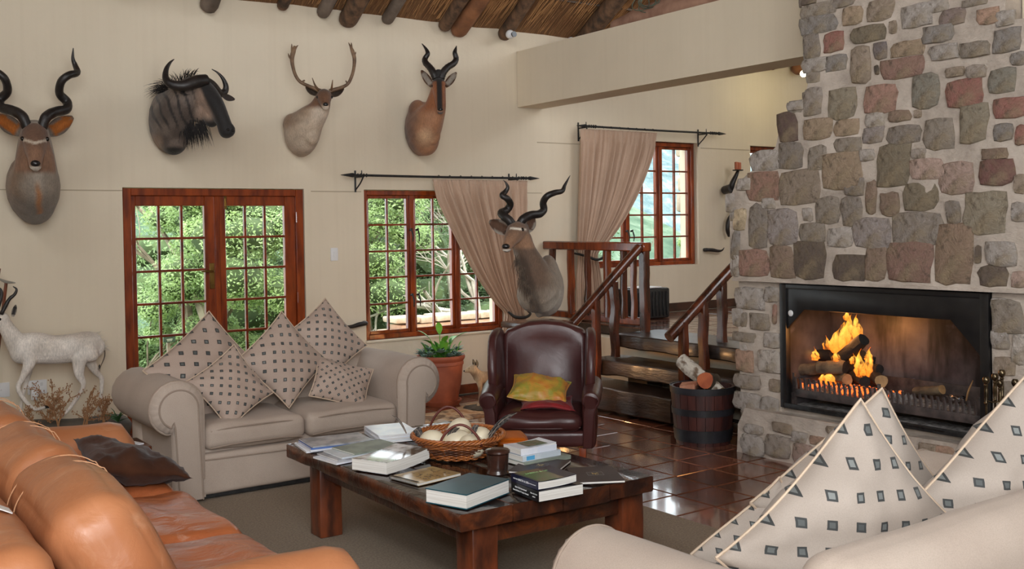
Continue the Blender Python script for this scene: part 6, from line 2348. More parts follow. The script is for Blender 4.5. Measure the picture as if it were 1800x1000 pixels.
# --- white springbok, full mount
root = thing('springbok_mount', 'white full body springbok mount standing against the wall at the far left', 'mount', (1.65, 8.30, .27))
B = {k: Vector((v[0], 0, v[1])) for k, v in BOK.items()}
def q_(k, y, ra, rb=None, dx=0, dz=0):
    v = B[k]
    return (v.x + dx, y, v.z + dz, ra, rb or ra)
def sb(co):
    n_ = noise.noise(co * 7)
    c = lerp3(srgb(238, 230, 220), srgb(222, 212, 200), sstep(-.3, .4, n_))
    c = lerp3(c, srgb(188, 172, 158), sstep(.58, .62, co.z) * sstep(-.2, 0, co.x) * .5)
    return c
SD = (0, 1, 0)
blob('body', [('t', [q_('chest', 0, .085, .115), (-.14, 0, .535, .09, .118), q_('mid', 0, .095, .108, 0, .02), (.10, 0, .515, .09, .110), q_('rump', 0, .085, .112), (.29, 0, .50, .05, .07)], SD),
              ('t', [q_('chest', 0, .075, .10, -.01, .03), q_('neck0', 0, .06, .075), q_('neck1', 0, .045, .055), q_('head0', 0, .042, .048, .0, -.02)], SD),
              ('t', [q_('head0', 0, .042, .045), q_('head1', 0, .036, .042), q_('nose', 0, .022, .024)], SD),
              # near front leg (lifted), far front leg
              ('t', [q_('chest', -.05, .045, .07, .04, -.04), q_('fs', -.055, .035, .042), (-.255, -.055, .33, .019, .022), q_('fk', -.055, .016, .018), q_('fc', -.055, .0125, .0135), q_('fh', -.055, .012, .012)], SD),
              ('t', [q_('chest', .05, .045, .07, .05, -.05), q_('f2s', .05, .032, .036), q_('f2k', .05, .016, .018), (-.238, .05, .18, .0125, .0135), q_('f2h', .05, .0115, .012), (-.255, .05, .02, .012, .013)], SD),
              # near hind leg, far hind leg
              ('t', [q_('rump', -.05, .05, .09, -.01, -.03), q_('ht', -.06, .04, .06), q_('hst', -.06, .026, .036), q_('hh', -.06, .014, .018), q_('hc', -.06, .0125, .0135), q_('hf', -.06, .0125, .013)], SD),
              ('t', [q_('rump', .05, .05, .09, .01, -.03), q_('r0', .055, .035, .05), q_('r1', .055, .02, .026), q_('r2', .055, .014, .018), q_('r3', .055, .0125, .0135), q_('r4', .055, .0125, .013, 0, .02)], SD)],
     .0062, sb, root, None, 2)
horn(root, [(B['h0'].x, -.02, B['h0'].z - .03, .016), (B['h1'].x, -.03, B['h1'].z, .0135), (B['h2'].x, -.04, B['h2'].z, .011), (B['h3'].x, -.045, B['h3'].z, .008), (B['h4'].x, -.04, B['h4'].z, .003)], ridges=.1)
horn(root, [(B['g0'].x, .02, B['g0'].z - .03, .016), (B['g1'].x, .03, B['g1'].z, .0135), (B['g2'].x, .04, B['g2'].z, .010), (B['g3'].x, .04, B['g3'].z, .003)], ridges=.1)
ear(root, (B['ear0'].x, -.03, B['ear0'].z), (B['ear1'].x, -.04, B['ear1'].z), .036, (-.2, -1, 0), srgb(80, 76, 74), srgb(200, 190, 178))
eye(root, (-.392, -.036, .768), .011)
bm = BM()
for (x, y, z) in ((-.098, -.055, .098), (-.258, .05, .006)):
    prism(bm, [(-.022, 0), (.016, 0), (.008, .026), (-.008, .024)], lambda a, b_, t: (x - a, y + t, z - .008 + b_), -.009, .009, .002, 1)
obj('hooves', bm, NOSEM, root)['kind'] = 'stuff'
bm = BM()
tube(bm, [(B['t0'].x, 0, B['t0'].z, .006), (B['t1'].x, 0, B['t1'].z, .004), (B['t2'].x, 0, B['t2'].z, .003)], 6, 4)
obj('tail', bm, HAIRG, root)
hair_tufts('tail_tuft', root, [((B['t2'].x, 0, B['t2'].z + .03), (0, 0, -1), .002)], HAIRB, .06, .0015, 0, 14, .12, 4)
hair_tufts('rump_crest', root, [((.28, 0, .60), (1, 0, .4), .01), ((.31, 0, .55), (1, 0, .1), .01), ((.335, 0, .50), (1, 0, -.3), .01)], fabric('white_hair', srgb(230, 222, 210), srgb(214, 204, 190)), .045, .0018, 0, 26, .25, 8)
# driftwood base, dry plants, green tuft
base = thing('driftwood_base', 'dark log base with dried grasses under the white springbok', 'base', (1.75, 8.28, 0))
bm = BM()
tube(bm, [(1.25, 8.30, .13, .16, .12), (1.45, 8.30, .14, .19, .13), (1.8, 8.28, .13, .20, .125), (2.06, 8.26, .13, .18, .12), (2.12, 8.26, .12, .12, .09)], 16, 5, side=(0, 1, 0), radial=lambda t, a: 1 + .06 * math.sin(a * 5 + t * 9))
for v in bm.verts:
    v.co.z = max(v.co.z, .0)
add_to(base, 'log', bm, mat('grey_driftwood', srgb(92, 84, 74), srgb(58, 52, 46), rough=.85, scale=6, bs=.7, bscale=16), 60)
DRY = mat('dry_plant', srgb(176, 132, 92), srgb(136, 96, 64), rough=.9, scale=20)
GREENP = mat('green_blades', srgb(64, 110, 62), srgb(40, 78, 44), rough=.5, scale=10)
def dry_plant(x, y, z, h, seed, label):
    rnd = random.Random(seed)
    root = thing('dried_plant', label, 'plant', (x, y, z), group='dried plants round the springbok')
    bm = BM()
    def twig(p, d, L, r, dep):
        p, d = Vector(p), Vector(d).normalized()
        pts = [(*p, r)]
        for k in range(4):
            d = (d + Vector((rnd.gauss(0, .14), rnd.gauss(0, .14), rnd.gauss(0, .1)))).normalized()
            p = p + d * L / 4
            pts.append((*p, r * (1 - .18 * (k + 1))))
            if dep > 0:
                for _ in range(2):
                    nd = (d + Vector((rnd.gauss(0, .8), rnd.gauss(0, .5), rnd.gauss(0, .4) + .1))).normalized()
                    twig(p, nd, L * rnd.uniform(.2, .4), r * .6, dep - 1)
        tube(bm, pts, 5, 1)
        if dep == 0:
            g = bmesh.ops.create_icosphere(bm, subdivisions=1, radius=r * 1.9)
            bmesh.ops.transform(bm, matrix=Matrix.Translation(p) @ Matrix.Diagonal((1, 1, 1.6, 1)), verts=g['verts'])
    for _ in range(3):
        twig((rnd.gauss(0, .015), rnd.gauss(0, .015), 0), (rnd.gauss(0, .25), rnd.gauss(0, .15), 1), h * rnd.uniform(.7, 1), .006, 2)
    obj('stems', bm, DRY, root)['kind'] = 'stuff'
dry_plant(1.62, 8.13, .21, .36, 3, 'tallest dried seed stalk plant below the belly of the springbok')
dry_plant(1.57, 8.22, .23, .26, 4, 'dried plant beside the front hooves of the springbok')
dry_plant(1.80, 8.12, .21, .27, 5, 'dried plant just right of the near hind leg')
dry_plant(1.93, 8.14, .21, .20, 6, 'short dried plant at the far hind hoof')
dry_plant(1.45, 8.12, .21, .22, 9, 'low dried plant at the left end of the log base')
rnd = random.Random(6)
bm = BM()
for i in range(26):
    a = rnd.uniform(0, 2 * PI)
    L = rnd.uniform(.08, .15)
    e = rnd.uniform(.3, 1.2)
    pts = [(0, 0, 0, .004), (math.cos(a) * L * .5 * math.cos(e), math.sin(a) * L * .5 * math.cos(e), L * .6 * math.sin(e), .0035), (math.cos(a) * L * math.cos(e), math.sin(a) * L * math.cos(e), L * .8 * math.sin(e), .0008)]
    tube(bm, pts, 4, 2)
tag(obj('spiky_plant', bm, GREENP, loc=(2.03, 8.12, .22)), 'small spiky green plant at the right end of the log base', 'plant')

# --- caracal
root = thing('caracal_mount', 'sandy wild cat mount with pointed ears beside the terracotta pot', 'mount', (5.10, 7.80, .0), MR)
F = 1 / 195
def CL(px, py, y, *r): return ((px - 831) * F, y, (701 - py) * F + .055, *r)
def cc(co):
    x, y, z = co
    n_ = noise.noise(co * 12)
    c = lerp3(srgb(196, 170, 136), srgb(158, 128, 98), sstep(-.3, .4, n_))
    c = lerp3(c, srgb(120, 100, 82), sstep(.22, .30, z) * sstep(0, .1, x) * .6)
    c = lerp3(c, srgb(222, 206, 182), sstep(.0, -.05, x) * sstep(.29, .2, z) * .6)
    return c
blob('body', [('t', [CL(829, 652, 0, .05, .055), CL(840, 655, .02, .055, .06), CL(856, 656, .05, .055, .058), CL(880, 657, .10, .055, .06), CL(898, 660, .14, .045, .05)], (0, 1, 0)),
              ('t', [CL(830, 652, 0, .045, .05), CL(824, 645, -.01, .038, .045), CL(820, 640, -.02, .038, .04)], (0, 1, 0)),
              ('t', [CL(820, 638, -.02, .040, .040), CL(813, 639, -.03, .030, .030), CL(807, 641.5, -.04, .018, .017)], (0, 1, 0)),
              ('t', [CL(830, 657, -.03, .03, .035), CL(832, 675, -.035, .018, .018), CL(830, 698, -.04, .014, .015), CL(827, 701, -.045, .018, .012)], (0, 1, 0)),
              ('t', [CL(834, 660, .03, .03, .035), CL(840, 677, .035, .018, .018), CL(842, 697, .035, .014, .015), CL(839, 700, .03, .018, .012)], (0, 1, 0)),
              ('t', [CL(888, 660, .1, .04, .05), CL(893, 680, .12, .02, .024), CL(890, 700, .12, .014, .016)], (0, 1, 0)),
              ('t', [CL(896, 662, .17, .04, .05), CL(902, 680, .18, .02, .024), CL(900, 699, .18, .014, .016)], (0, 1, 0))], .008, cc, root, None, 2)
ear(root, CL(822, 636, -.03), CL(820, 621, -.03), .032, (-.3, -1, 0), srgb(200, 180, 150), srgb(60, 52, 48))
ear(root, CL(826, 637, .01), CL(826, 623, .01), .030, (-.3, -1, 0), srgb(200, 180, 150), srgb(60, 52, 48))
eye(root, CL(813, 637, -.052), .006)
bm = BM()
g = bmesh.ops.create_uvsphere(bm, u_segments=10, v_segments=8, radius=.009)
bmesh.ops.translate(bm, verts=g['verts'], vec=CL(804.5, 641, -.045))
obj('nose', bm, NOSEM, root)
bm = BM()
g = bmesh.ops.create_icosphere(bm, subdivisions=4, radius=1)
for v in g['verts']:
    d = 1 + .18 * noise.noise(v.co * 2.2)
    v.co = Vector((v.co.x * .34 * d + .19, v.co.y * .17 * d + .06, max(-.0, v.co.z * .055 * d + .0)))
obj('rock_base', bm, mat('grey_rock', srgb(104, 96, 84), srgb(70, 64, 56), rough=.9, bs=.5, bscale=20), root)
# ---------------------------------------------------------------- curtains and rods
CURT = fabric('curtain_cloth', srgb(196, 168, 146), srgb(182, 154, 132), 200, .8)
def interp(tab, v):
    for (a, x), (b_, y) in zip(tab[:-1], tab[1:]):
        if v <= b_:
            t = (v - a) / (b_ - a)
            return x + (y - x) * t
    return tab[-1][1]
def curtain(label, rod_z, left, right, zbot, y, folds, seed, tie):
    """left/right: lists of (t from 0 top to 1 bottom, x)"""
    root = thing('curtain', label, 'curtain', ((left[0][1] + right[0][1]) / 2, y, rod_z))
    bm = BM()
    NU, NV = 150, 70
    g = []
    lt, rt = catmull(left, 8), catmull(right, 8)
    for j in range(NV + 1):
        t = j / NV
        z = rod_z - (rod_z - zbot) * t
        a, b_ = interp(lt, t), interp(rt, t)
        w = b_ - a
        row = []
        wide = right[0][1] - left[0][1]
        for i in range(NU + 1):
            u = i / NU
            ph = u * folds * 2 * PI
            amp = .028 * (.25 + .75 * sstep(.0, .12, t)) * (.6 + .5 * (w / wide))
            fy = amp * (math.sin(ph + .6 * math.sin(t * 3 + seed)) + .4 * math.sin(ph * 2.3 + seed + t * 2))
            if t < .07:
                fy += .008 * math.sin(ph * 2.5)
            x = a + w * u + .006 * math.sin(ph * .5 + t * 5)
            row.append(bm.verts.new((x - root.location.x, fy + .03 * math.sin(t * PI) * (1 - w / wide) , z - rod_z)))
        g.append(row)
    for j in range(NV):
        for i in range(NU):
            bm.faces.new((g[j][i], g[j + 1][i], g[j + 1][i + 1], g[j][i + 1]))
    c = obj('cloth', bm, CURT, root, angle=180)
    s = c.modifiers.new('thickness', 'SOLIDIFY')
    s.thickness = .004
    # hooks
    for i in range(9):
        bm = BM()
        x = left[0][1] + (right[0][1] - left[0][1]) * (i + .5) / 9
        tube(bm, [(x, y - .02, rod_z + .01, .003), (x, y - .016, rod_z + .03, .003), (x, y + .0, rod_z + .040, .003), (x, y + .016, rod_z + .025, .003)], 5, 2)
        add_to(root, 'hook', bm, IRON)
    # horn shaped tie
    bm = BM()
    tube(bm, tie, 8, 4)
    add_to(root, 'tieback', bm, IRON)
    return root
def rod(label, x0, x1, z, y, brk):
    root = thing('curtain_rod', label, 'curtain rod', (x0, y, z))
    bm = BM()
    tube(bm, [(x0, y, z, .0115), ((x0 + x1) / 2, y, z - .004, .0115), (x1, y, z, .0115)], 10, 4)
    add_to(root, 'bar', bm, IRON)
    for xe, s in ((x0, -1), (x1, 1)):
        bm = BM()
        tube(bm, [(xe, y, z, .012), (xe + s * .03, y, z, .020), (xe + s * .05, y, z, .018), (xe + s * .15, y, z, .002)], 8, 3)
        add_to(root, 'spear_tip', bm, IRON)
        for k in range(4):
            bm = BM()
            lathe(bm, [(.011, -.005), (.019, 0), (.011, .005)], 10, (0, 0, 0))
            for v in bm.verts:
                v.co = Vector((xe - s * (.02 + .03 * k) + v.co.z, y + v.co.x, z + v.co.y))
            add_to(root, 'collar', bm, IRON)
    for xb in brk:
        bm = BM()
        tube(bm, [(xb, YB - .008, z + .05, .009), (xb, YB - .008, z - .15, .009)], 6, 1)
        tube(bm, [(xb, YB - .01, z - .012, .008), (xb, y, z - .012, .008)], 6, 1)
        tube(bm, [(xb, YB - .01, z - .13, .007), (xb + .02, (YB + y) / 2, z - .07, .007), (xb + .015, y, z - .016, .007)], 6, 3)
        tube(bm, [(xb, y, z - .02, .007), (xb, y, z + .045, .004)], 6, 1)
        add_to(root, 'bracket', bm, IRON)
YR = 8.56
rod('black iron curtain rod with spear tips over the lower window', 4.28, 6.22, 2.145, YR, (4.34, 6.08))
rod('black iron curtain rod with spear tips over the gallery window', 7.02, 8.98, 2.71, YR, (7.0, 8.80))
curtain('pinkish beige curtain swept aside at the lower window', 2.12,
        [(0, 5.10), (.10, 5.16), (.24, 5.31), (.44, 5.55), (.60, 5.80), (.66, 5.93), (.72, 5.92), (.85, 5.87), (1, 5.84)],
        [(0, 6.22), (.3, 6.20), (.6, 6.17), (.66, 6.16), (.75, 6.2), (1, 6.24)], .10, YR + .0, 11, 1,
        [(5.91, YR - .06, .80, .010), (5.98, YR - .09, .745, .016), (6.10, YR - .09, .735, .016), (6.20, YR - .04, .76, .012), (6.26, YR + .08, .78, .012)])
curtain('pinkish beige curtain swept aside at the gallery window', 2.68,
        [(0, 6.92), (.3, 6.90), (.6, 6.89), (.68, 6.90), (.8, 6.87), (1, 6.85)],
        [(0, 8.02), (.09, 7.97), (.22, 7.86), (.35, 7.72), (.48, 7.54), (.58, 7.36), (.64, 7.22), (.68, 7.14), (.78, 7.17), (1, 7.22)], .70, YR + .0, 11, 4,
        [(6.86, YR + .05, 1.36, .012), (6.92, YR - .07, 1.33, .014), (7.03, YR - .1, 1.29, .015), (7.14, YR - .08, 1.31, .014), (7.20, YR - .02, 1.37, .009)])
# horn shaped hooks on the walls
def horn_hook(label, x, z, s):
    bm = BM()
    tube(bm, [(x, YB - .005, z, .020), (x, YB - .04, z, .022), (x - s * .01, YB - .06, z, .020), (x - s * .08, YB - .07, z - .005, .022), (x - s * .16, YB - .08, z - .018, .017), (x - s * .22, YB - .085, z - .010, .010), (x - s * .255, YB - .085, z + .02, .003)], 10, 4)
    tag(obj('horn_hook', bm, HORN), label, 'hook', group='black horn curtain hooks')
horn_hook('black horn shaped hook left of the lower window', 4.40, .775, 1)
horn_hook('black horn shaped hook right of the gallery window', 8.88, 1.345, -1)

# light switch and sockets
def plate(name, label, x, z, w, h, toggles, cat):
    root = thing(name, label, cat, (x, YB, z))
    bm = BM()
    box(bm, (x, YB - .006, z), (w, .011, h), bev=.003)
    add_to(root, 'plate', bm, WPLASTIC)
    for dx, dz, a, b_ in toggles:
        bm = BM()
        box(bm, (x + dx, YB - .014, z + dz), (a, .006, b_), bev=.0015, seg=1)
        add_to(root, 'rocker', bm, WPLASTIC if name == 'light_switch' else flatmat('socket_grey', srgb(205, 205, 205), .4))
plate('light_switch', 'white light switch between the glazed door and the window', 4.114, 1.424, .072, .118, ((0, .0, .022, .045),), 'switch')
plate('wall_socket', 'white wall socket with a plug behind the springbok legs', 1.575, .463, .14, .11, ((-.03, .02, .018, .024), (.03, .02, .018, .024)), 'socket')
plate('wall_socket', 'white wall socket low at the far left edge', 1.30, .466, .16, .11, ((-.02, .0, .01, .01), (.02, .0, .01, .01)), 'socket')
bm = BM()
box(bm, (1.55, YB - .045, .43), (.06, .06, .05), bev=.006)
box(bm, (1.54, YB - .08, .40), (.045, .03, .05), rot=.4, bev=.006)
tag(obj('plug_adaptor', bm, WPLASTIC), 'white plug adaptor in the socket behind the springbok', 'plug')
# sticks standing at the far left
for (lab, a, b_, m, th) in (('orange wooden stick with a pale cross handle at the far left', (1.20, 8.45, .25), (1.335, 8.45, 1.29), LEGW, .012), ('plain brown wooden stick behind the cross handled one', (1.10, 8.5, .25), (1.30, 8.5, 1.40), LEGW, .011)):
    root = thing('walking_stick', lab, 'stick', a)
    bm = BM()
    tube(bm, [(*a, th), (*b_, th)], 8, 2)
    add_to(root, 'shaft', bm, m)
    if 'cross' in lab:
        bm = BM()
        tube(bm, [(1.27, 8.44, 1.335, .004), (1.335, 8.45, 1.30, .011), (1.40, 8.46, 1.29, .004)], 8, 3)
        add_to(root, 'cross_handle', bm, flatmat('bone', srgb(190, 184, 172), .5))

# candle sconce on the gallery wall
sc_ = thing('wall_sconce', 'black twisted iron candle sconce beside the chimney breast', 'sconce', (9.25, 8.6, 1.98))
bm = BM()
tube(bm, [(9.26, 8.50, 2.27, .018), (9.23, 8.50, 2.22, .024), (9.19, 8.52, 2.13, .033), (9.19, 8.54, 2.06, .036), (9.24, 8.56, 1.98, .034), (9.28, 8.58, 1.90, .03), (9.28, 8.60, 1.78, .03), (9.22, 8.62, 1.68, .028), (9.20, 8.62, 1.58, .026), (9.24, 8.63, 1.5, .02)], 10, 4)
tube(bm, [(9.20, 8.66, 2.05, .05), (9.17, 8.52, 2.07, .052)], 12, 1)
add_to(sc_, 'twisted_arm', bm, HORN)
bm = BM()
lathe(bm, [(0, 0), (.06, .0), (.066, .008), (.06, .012), (0, .012)], 18, (9.26, 8.5, 2.275))
add_to(sc_, 'drip_pan', bm, IRON)
for k, (dx, h) in enumerate(((-.022, .085), (.024, .08))):
    bm = BM()
    lathe(bm, [(0, 0), (.023, 0), (.023, h), (.015, h + .004), (.004, h), (0, h)], 14, (9.26 + dx, 8.5, 2.29))
    add_to(sc_, 'candle', bm, mat('terracotta_wax', srgb(190, 110, 74), srgb(170, 92, 60), rough=.5))

# case with papers on the gallery floor
cs = thing('black_case', 'black ribbed case with white papers on top on the gallery floor', 'case', (7.52, 8.22, ZG))
bm = BM()
box(bm, (7.50, 8.25, ZG + .165), (.50, .30, .32), bev=.02)
add_to(cs, 'case_body', bm, mat('black_plastic', (.012, .012, .012), (.02, .02, .02), rough=.45))
for i in range(9):
    bm = BM()
    box(bm, (7.30 + i * .05, 8.095, ZG + .16), (.018, .014, .26), bev=.004, seg=1)
    add_to(cs, 'rib', bm, IRON)
bm = BM()
box(bm, (7.46, 8.22, ZG + .335), (.34, .26, .012), rot=.15, bev=.002, seg=1)
tag(obj('paper_stack', bm, flatmat('white_paper', srgb(232, 232, 230), .6), loc=(0, 0, 0)), 'white papers lying on the black case on the gallery', 'papers')

# spot lamps clipped at the pole ends, wires, log on the lintel
for x, z, lab in ((5.93, 3.56, 'small white spot lamp on the pole end left of the corner'), (6.70, 3.56, 'small white spot lamp where the lintel meets the thatch')):
    root = thing('spot_lamp', lab, 'lamp', (x, 8.42, z))
    bm = BM()
    g = bmesh.ops.create_uvsphere(bm, u_segments=16, v_segments=10, radius=.045)
    obj('housing', bm, WPLASTIC, root)
    bm = BM()
    lathe(bm, [(0, 0), (.025, 0), (.028, .02), (.0, .02)], 16)
    obj('lens', bm, flatmat('lens_grey', srgb(60, 60, 64), .1), root, loc=(.0, -.055, -.01), rot=(PI / 2, 0, 0))
bm = BM()
tube(bm, [(6.36, 7.35, 3.50, .05, .05), (6.36, 7.1, 3.52, .09, .075), (6.36, 6.6, 3.53, .10, .09), (6.36, 6.1, 3.53, .10, .085), (6.36, 5.7, 3.52, .09, .08), (6.36, 5.4, 3.5, .05, .05)], 14, 4, radial=lambda t, a: 1 + .12 * math.sin(t * 17 + a * 2))
tag(obj('weathered_log', bm, mat('pinkish_old_wood', srgb(176, 138, 116), srgb(140, 104, 86), rough=.85, bs=.5, bscale=14)), 'pinkish weathered log lying on top of the plaster lintel', 'log')
bm = BM()
rnd = random.Random(31)
for k in range(5):
    r = rnd.uniform(.09, .16)
    cx_, cy_, cz_ = 6.27 + rnd.uniform(-.03, .03), 6.78 + rnd.uniform(-.08, .08), 3.64 + rnd.uniform(-.03, .03)
    pts = [(cx_ + .03 * math.sin(a * 2), cy_ + r * math.cos(a), cz_ + r * .9 * math.sin(a), .004) for a in [i * PI / 8 for i in range(17)]]
    tube(bm, pts, 5, 2)
tag(obj('wire_coil', bm, mat('green_wire', srgb(96, 112, 92), srgb(70, 80, 70), rough=.6)), 'loose coil of grey green wire on the lintel log', 'wire')

# ---------------------------------------------------------------- terracotta pot with plants
pot = thing('terracotta_pot', 'large terracotta pot with green plants below the lower window', 'plant pot', (4.99, 8.29, 0))
TERRA = mat('terracotta', srgb(176, 96, 66), srgb(146, 74, 50), rough=.6, scale=5, bs=.15)
bm = BM()
lathe(bm, [(0, 0), (.16, 0), (.185, .035), (.19, .05), (.175, .052), (.16, .04), (0, .04)], 40)
obj('saucer', bm, TERRA, pot)
bm = BM()
lathe(bm, [(0, .045), (.155, .045), (.17, .12), (.19, .22), (.20, .34), (.205, .375), (.213, .38), (.213, .40), (.207, .41), (.222, .43), (.228, .45), (.222, .465), (.20, .465), (.19, .44), (.185, .41), (0, .41)], 40)
obj('pot_body', bm, TERRA, pot)
SUCC = mat('blue_green_succulent', srgb(120, 150, 138), srgb(84, 112, 100), rough=.6, scale=12)
BROAD = mat('bright_broad_leaf', srgb(128, 190, 66), srgb(84, 150, 48), rough=.4, scale=6)
BROAD2 = mat('mid_green_leaf', srgb(72, 136, 52), srgb(48, 100, 40), rough=.45, scale=6)
def leaf_mesh(bm, p, d, L, w, up=(0, 0, 1), curl=.25):
    p, d = Vector(p), Vector(d).normalized()
    s = d.cross(Vector(up))
    s = s.normalized() if s.length > .01 else Vector((1, 0, 0))
    n_ = s.cross(d)
    rows = []
    for k in range(6):
        t = k / 5
        c = p + d * L * t - Vector((0, 0, curl * L * t * t))
        ww = w * math.sin(PI * min(.98, t * .9 + .07)) ** .8 / 2
        rows.append([bm.verts.new(c - s * ww + n_ * ww * .3), bm.verts.new(c), bm.verts.new(c + s * ww + n_ * ww * .3)])
    for a, b_ in zip(rows[:-1], rows[1:]):
        bm.faces.new((a[0], a[1], b_[1], b_[0]))
        bm.faces.new((a[1], a[2], b_[2], b_[1]))
rnd = random.Random(12)
plants = []
for k in range(13):      # succulent rosettes round the rim
    a = 2 * PI * k / 13 + rnd.uniform(-.2, .2)
    rr_ = rnd.uniform(.12, .22)
    c = Vector((math.cos(a) * rr_, math.sin(a) * rr_, .47 + rnd.uniform(-.02, .04)))
    bm = BM()
    for i in range(16):
        b_ = i * 2.4
        e = .2 + .9 * (i / 16)
        leaf_mesh(bm, c, (math.cos(b_) * math.cos(e), math.sin(b_) * math.cos(e), math.sin(e)), .075 * (1 - .4 * i / 16), .026, curl=0)
    obj('rosette', bm, SUCC, pot)
bm_b, bm_m = BM(), BM()
for k in range(60):
    a = rnd.uniform(0, 2 * PI)
    rr_ = rnd.uniform(0, .13)
    c = (math.cos(a) * rr_, math.sin(a) * rr_, .42)
    e = rnd.uniform(.5, 1.4)
    bm = BM()
    d = Vector((math.cos(a) * math.cos(e), math.sin(a) * math.cos(e), math.sin(e)))
    L0 = rnd.uniform(.03, .12)
    q = Vector(c) + d * L0
    tube(bm, [(*c, .004), (*q, .003)], 4, 1)
    leaf_mesh(bm, q, d, rnd.uniform(.08, .13), rnd.uniform(.035, .05), curl=.3)
    obj('leaf', bm, BROAD2 if k % 3 else BROAD, pot)
for (a, e, L0, L) in ((2.6, 1.1, .22, .14), (3.4, .9, .2, .13), (1.2, 1.35, .24, .13), (5.6, 1.0, .22, .15), (.3, .9, .2, .12), (4.6, 1.2, .16, .13)):
    bm = BM()
    d = Vector((math.cos(a) * math.cos(e), math.sin(a) * math.cos(e), math.sin(e)))
    c = Vector((0, 0, .42))
    q = c + d * L0
    tube(bm, [(*c, .006), (*q, .004)], 5, 1)
    leaf_mesh(bm, q, (d.x * 2, d.y * 2, d.z), L * 1.15, .065, curl=.2)
    obj('leaf', bm, BROAD, pot)

# animal hides on the floor
def hide(label, c, pts, m, rz, z=.006):
    bm = BM()
    P = catmull(pts + [pts[0]], 6)[:-1]
    top = [bm.verts.new((x, y, .006)) for x, y in P]
    bot = [bm.verts.new((x * 1.01, y * 1.01, 0)) for x, y in P]
    f = bm.faces.new(top)
    for i in range(len(P)):
        j = (i + 1) % len(P)
        bm.faces.new((bot[i], bot[j], top[j], top[i]))
    bmesh.ops.triangulate(bm, faces=[f])
    tag(obj('animal_hide', bm, m, loc=(*c, z), rot=(0, 0, rz)), label, 'hide')
def hide_mat(name, a, b_, c_):
    m, nt, b = new_mat(name)
    v = mapped(nt)
    f = noise_tex(nt, v, 3.2, 4, .6, .8)
    c = ramp(nt, f, [(.38, a), (.47, b_), (.56, c_), (.7, a)])
    nt.links.new(c, b.inputs['Base Color'])
    b.inputs['Roughness'].default_value = .85
    bump(nt, b, noise_tex(nt, v, 160, 3), .5, .004)
    return m
hide('tan and white animal hide on the floor before the terracotta pot', (4.80, 7.72), [(-.5, -.1), (-.42, -.32), (-.15, -.22), (.15, -.26), (.42, -.34), (.52, -.12), (.44, .1), (.5, .3), (.15, .24), (-.15, .26), (-.45, .34), (-.4, .1)], hide_mat('tan_hide', srgb(176, 132, 90), srgb(206, 176, 140), srgb(104, 78, 58)), .2, .001)
hide('pale cream animal hide on the floor behind the coffee table', (4.28, 7.12), [(-.45, -.1), (-.38, -.3), (-.1, -.2), (.15, -.24), (.4, -.32), (.46, -.1), (.4, .1), (.45, .28), (.12, .2), (-.15, .24), (-.42, .3), (-.36, .08)], hide_mat('cream_hide', srgb(214, 204, 192), srgb(196, 182, 168), srgb(182, 166, 150)), .5, .009)

# warm table lamp standing on the floor behind the armchair
lp = thing('floor_uplighter', 'small warm lamp on the floor behind the burgundy armchair', 'lamp', (5.45, 7.08, 0))
bm = BM()
lathe(bm, [(0, 0), (.09, 0), (.09, .015), (.02, .03), (.015, .22), (0, .22)], 20)
obj('base', bm, IRON, lp)
bm = BM()
g = bmesh.ops.create_uvsphere(bm, u_segments=16, v_segments=10, radius=.028)
obj('bulb', bm, emat('warm_bulb', (1, .62, .28), 14), lp, loc=(0, 0, .27))
bm = BM()
lathe(bm, [(.05, .24), (.095, .34), (.093, .341), (.048, .24)], 24)
obj('lamp_shade', bm, IRON, lp)
wl = bpy.data.lights.new('warm_lamp_light', 'POINT')
wl.energy = 8
wl.color = (1, .52, .2)
wl.shadow_soft_size = .05
wo = bpy.data.objects.new('warm_lamp_light', wl)
COL.objects.link(wo)
wo.location = (5.45, 7.08, .44)
# yellow lamp high in the gallery beside the chimney
gl = thing('gallery_lamp', 'bright lamp under the gallery thatch beside the chimney', 'lamp', (9.85, 8.0, 3.40))
bm = BM()
g = bmesh.ops.create_uvsphere(bm, u_segments=16, v_segments=10, radius=.04)
obj('bulb', bm, emat('yellow_bulb', (1, .85, .45), 20), gl)
bm = BM()
tube(bm, [(0, 0, .03, .008), (0, 0, .4, .008), (0, 0, .72, .008)], 8, 2)
obj('cord', bm, IRON, gl)
wl2 = bpy.data.lights.new('gallery_lamp_light', 'POINT')
wl2.energy = 8
wl2.color = (1, .86, .42)
wl2.shadow_soft_size = .08
wo2 = bpy.data.objects.new('gallery_lamp_light', wl2)
COL.objects.link(wo2)
wo2.location = (9.85, 7.92, 3.34)

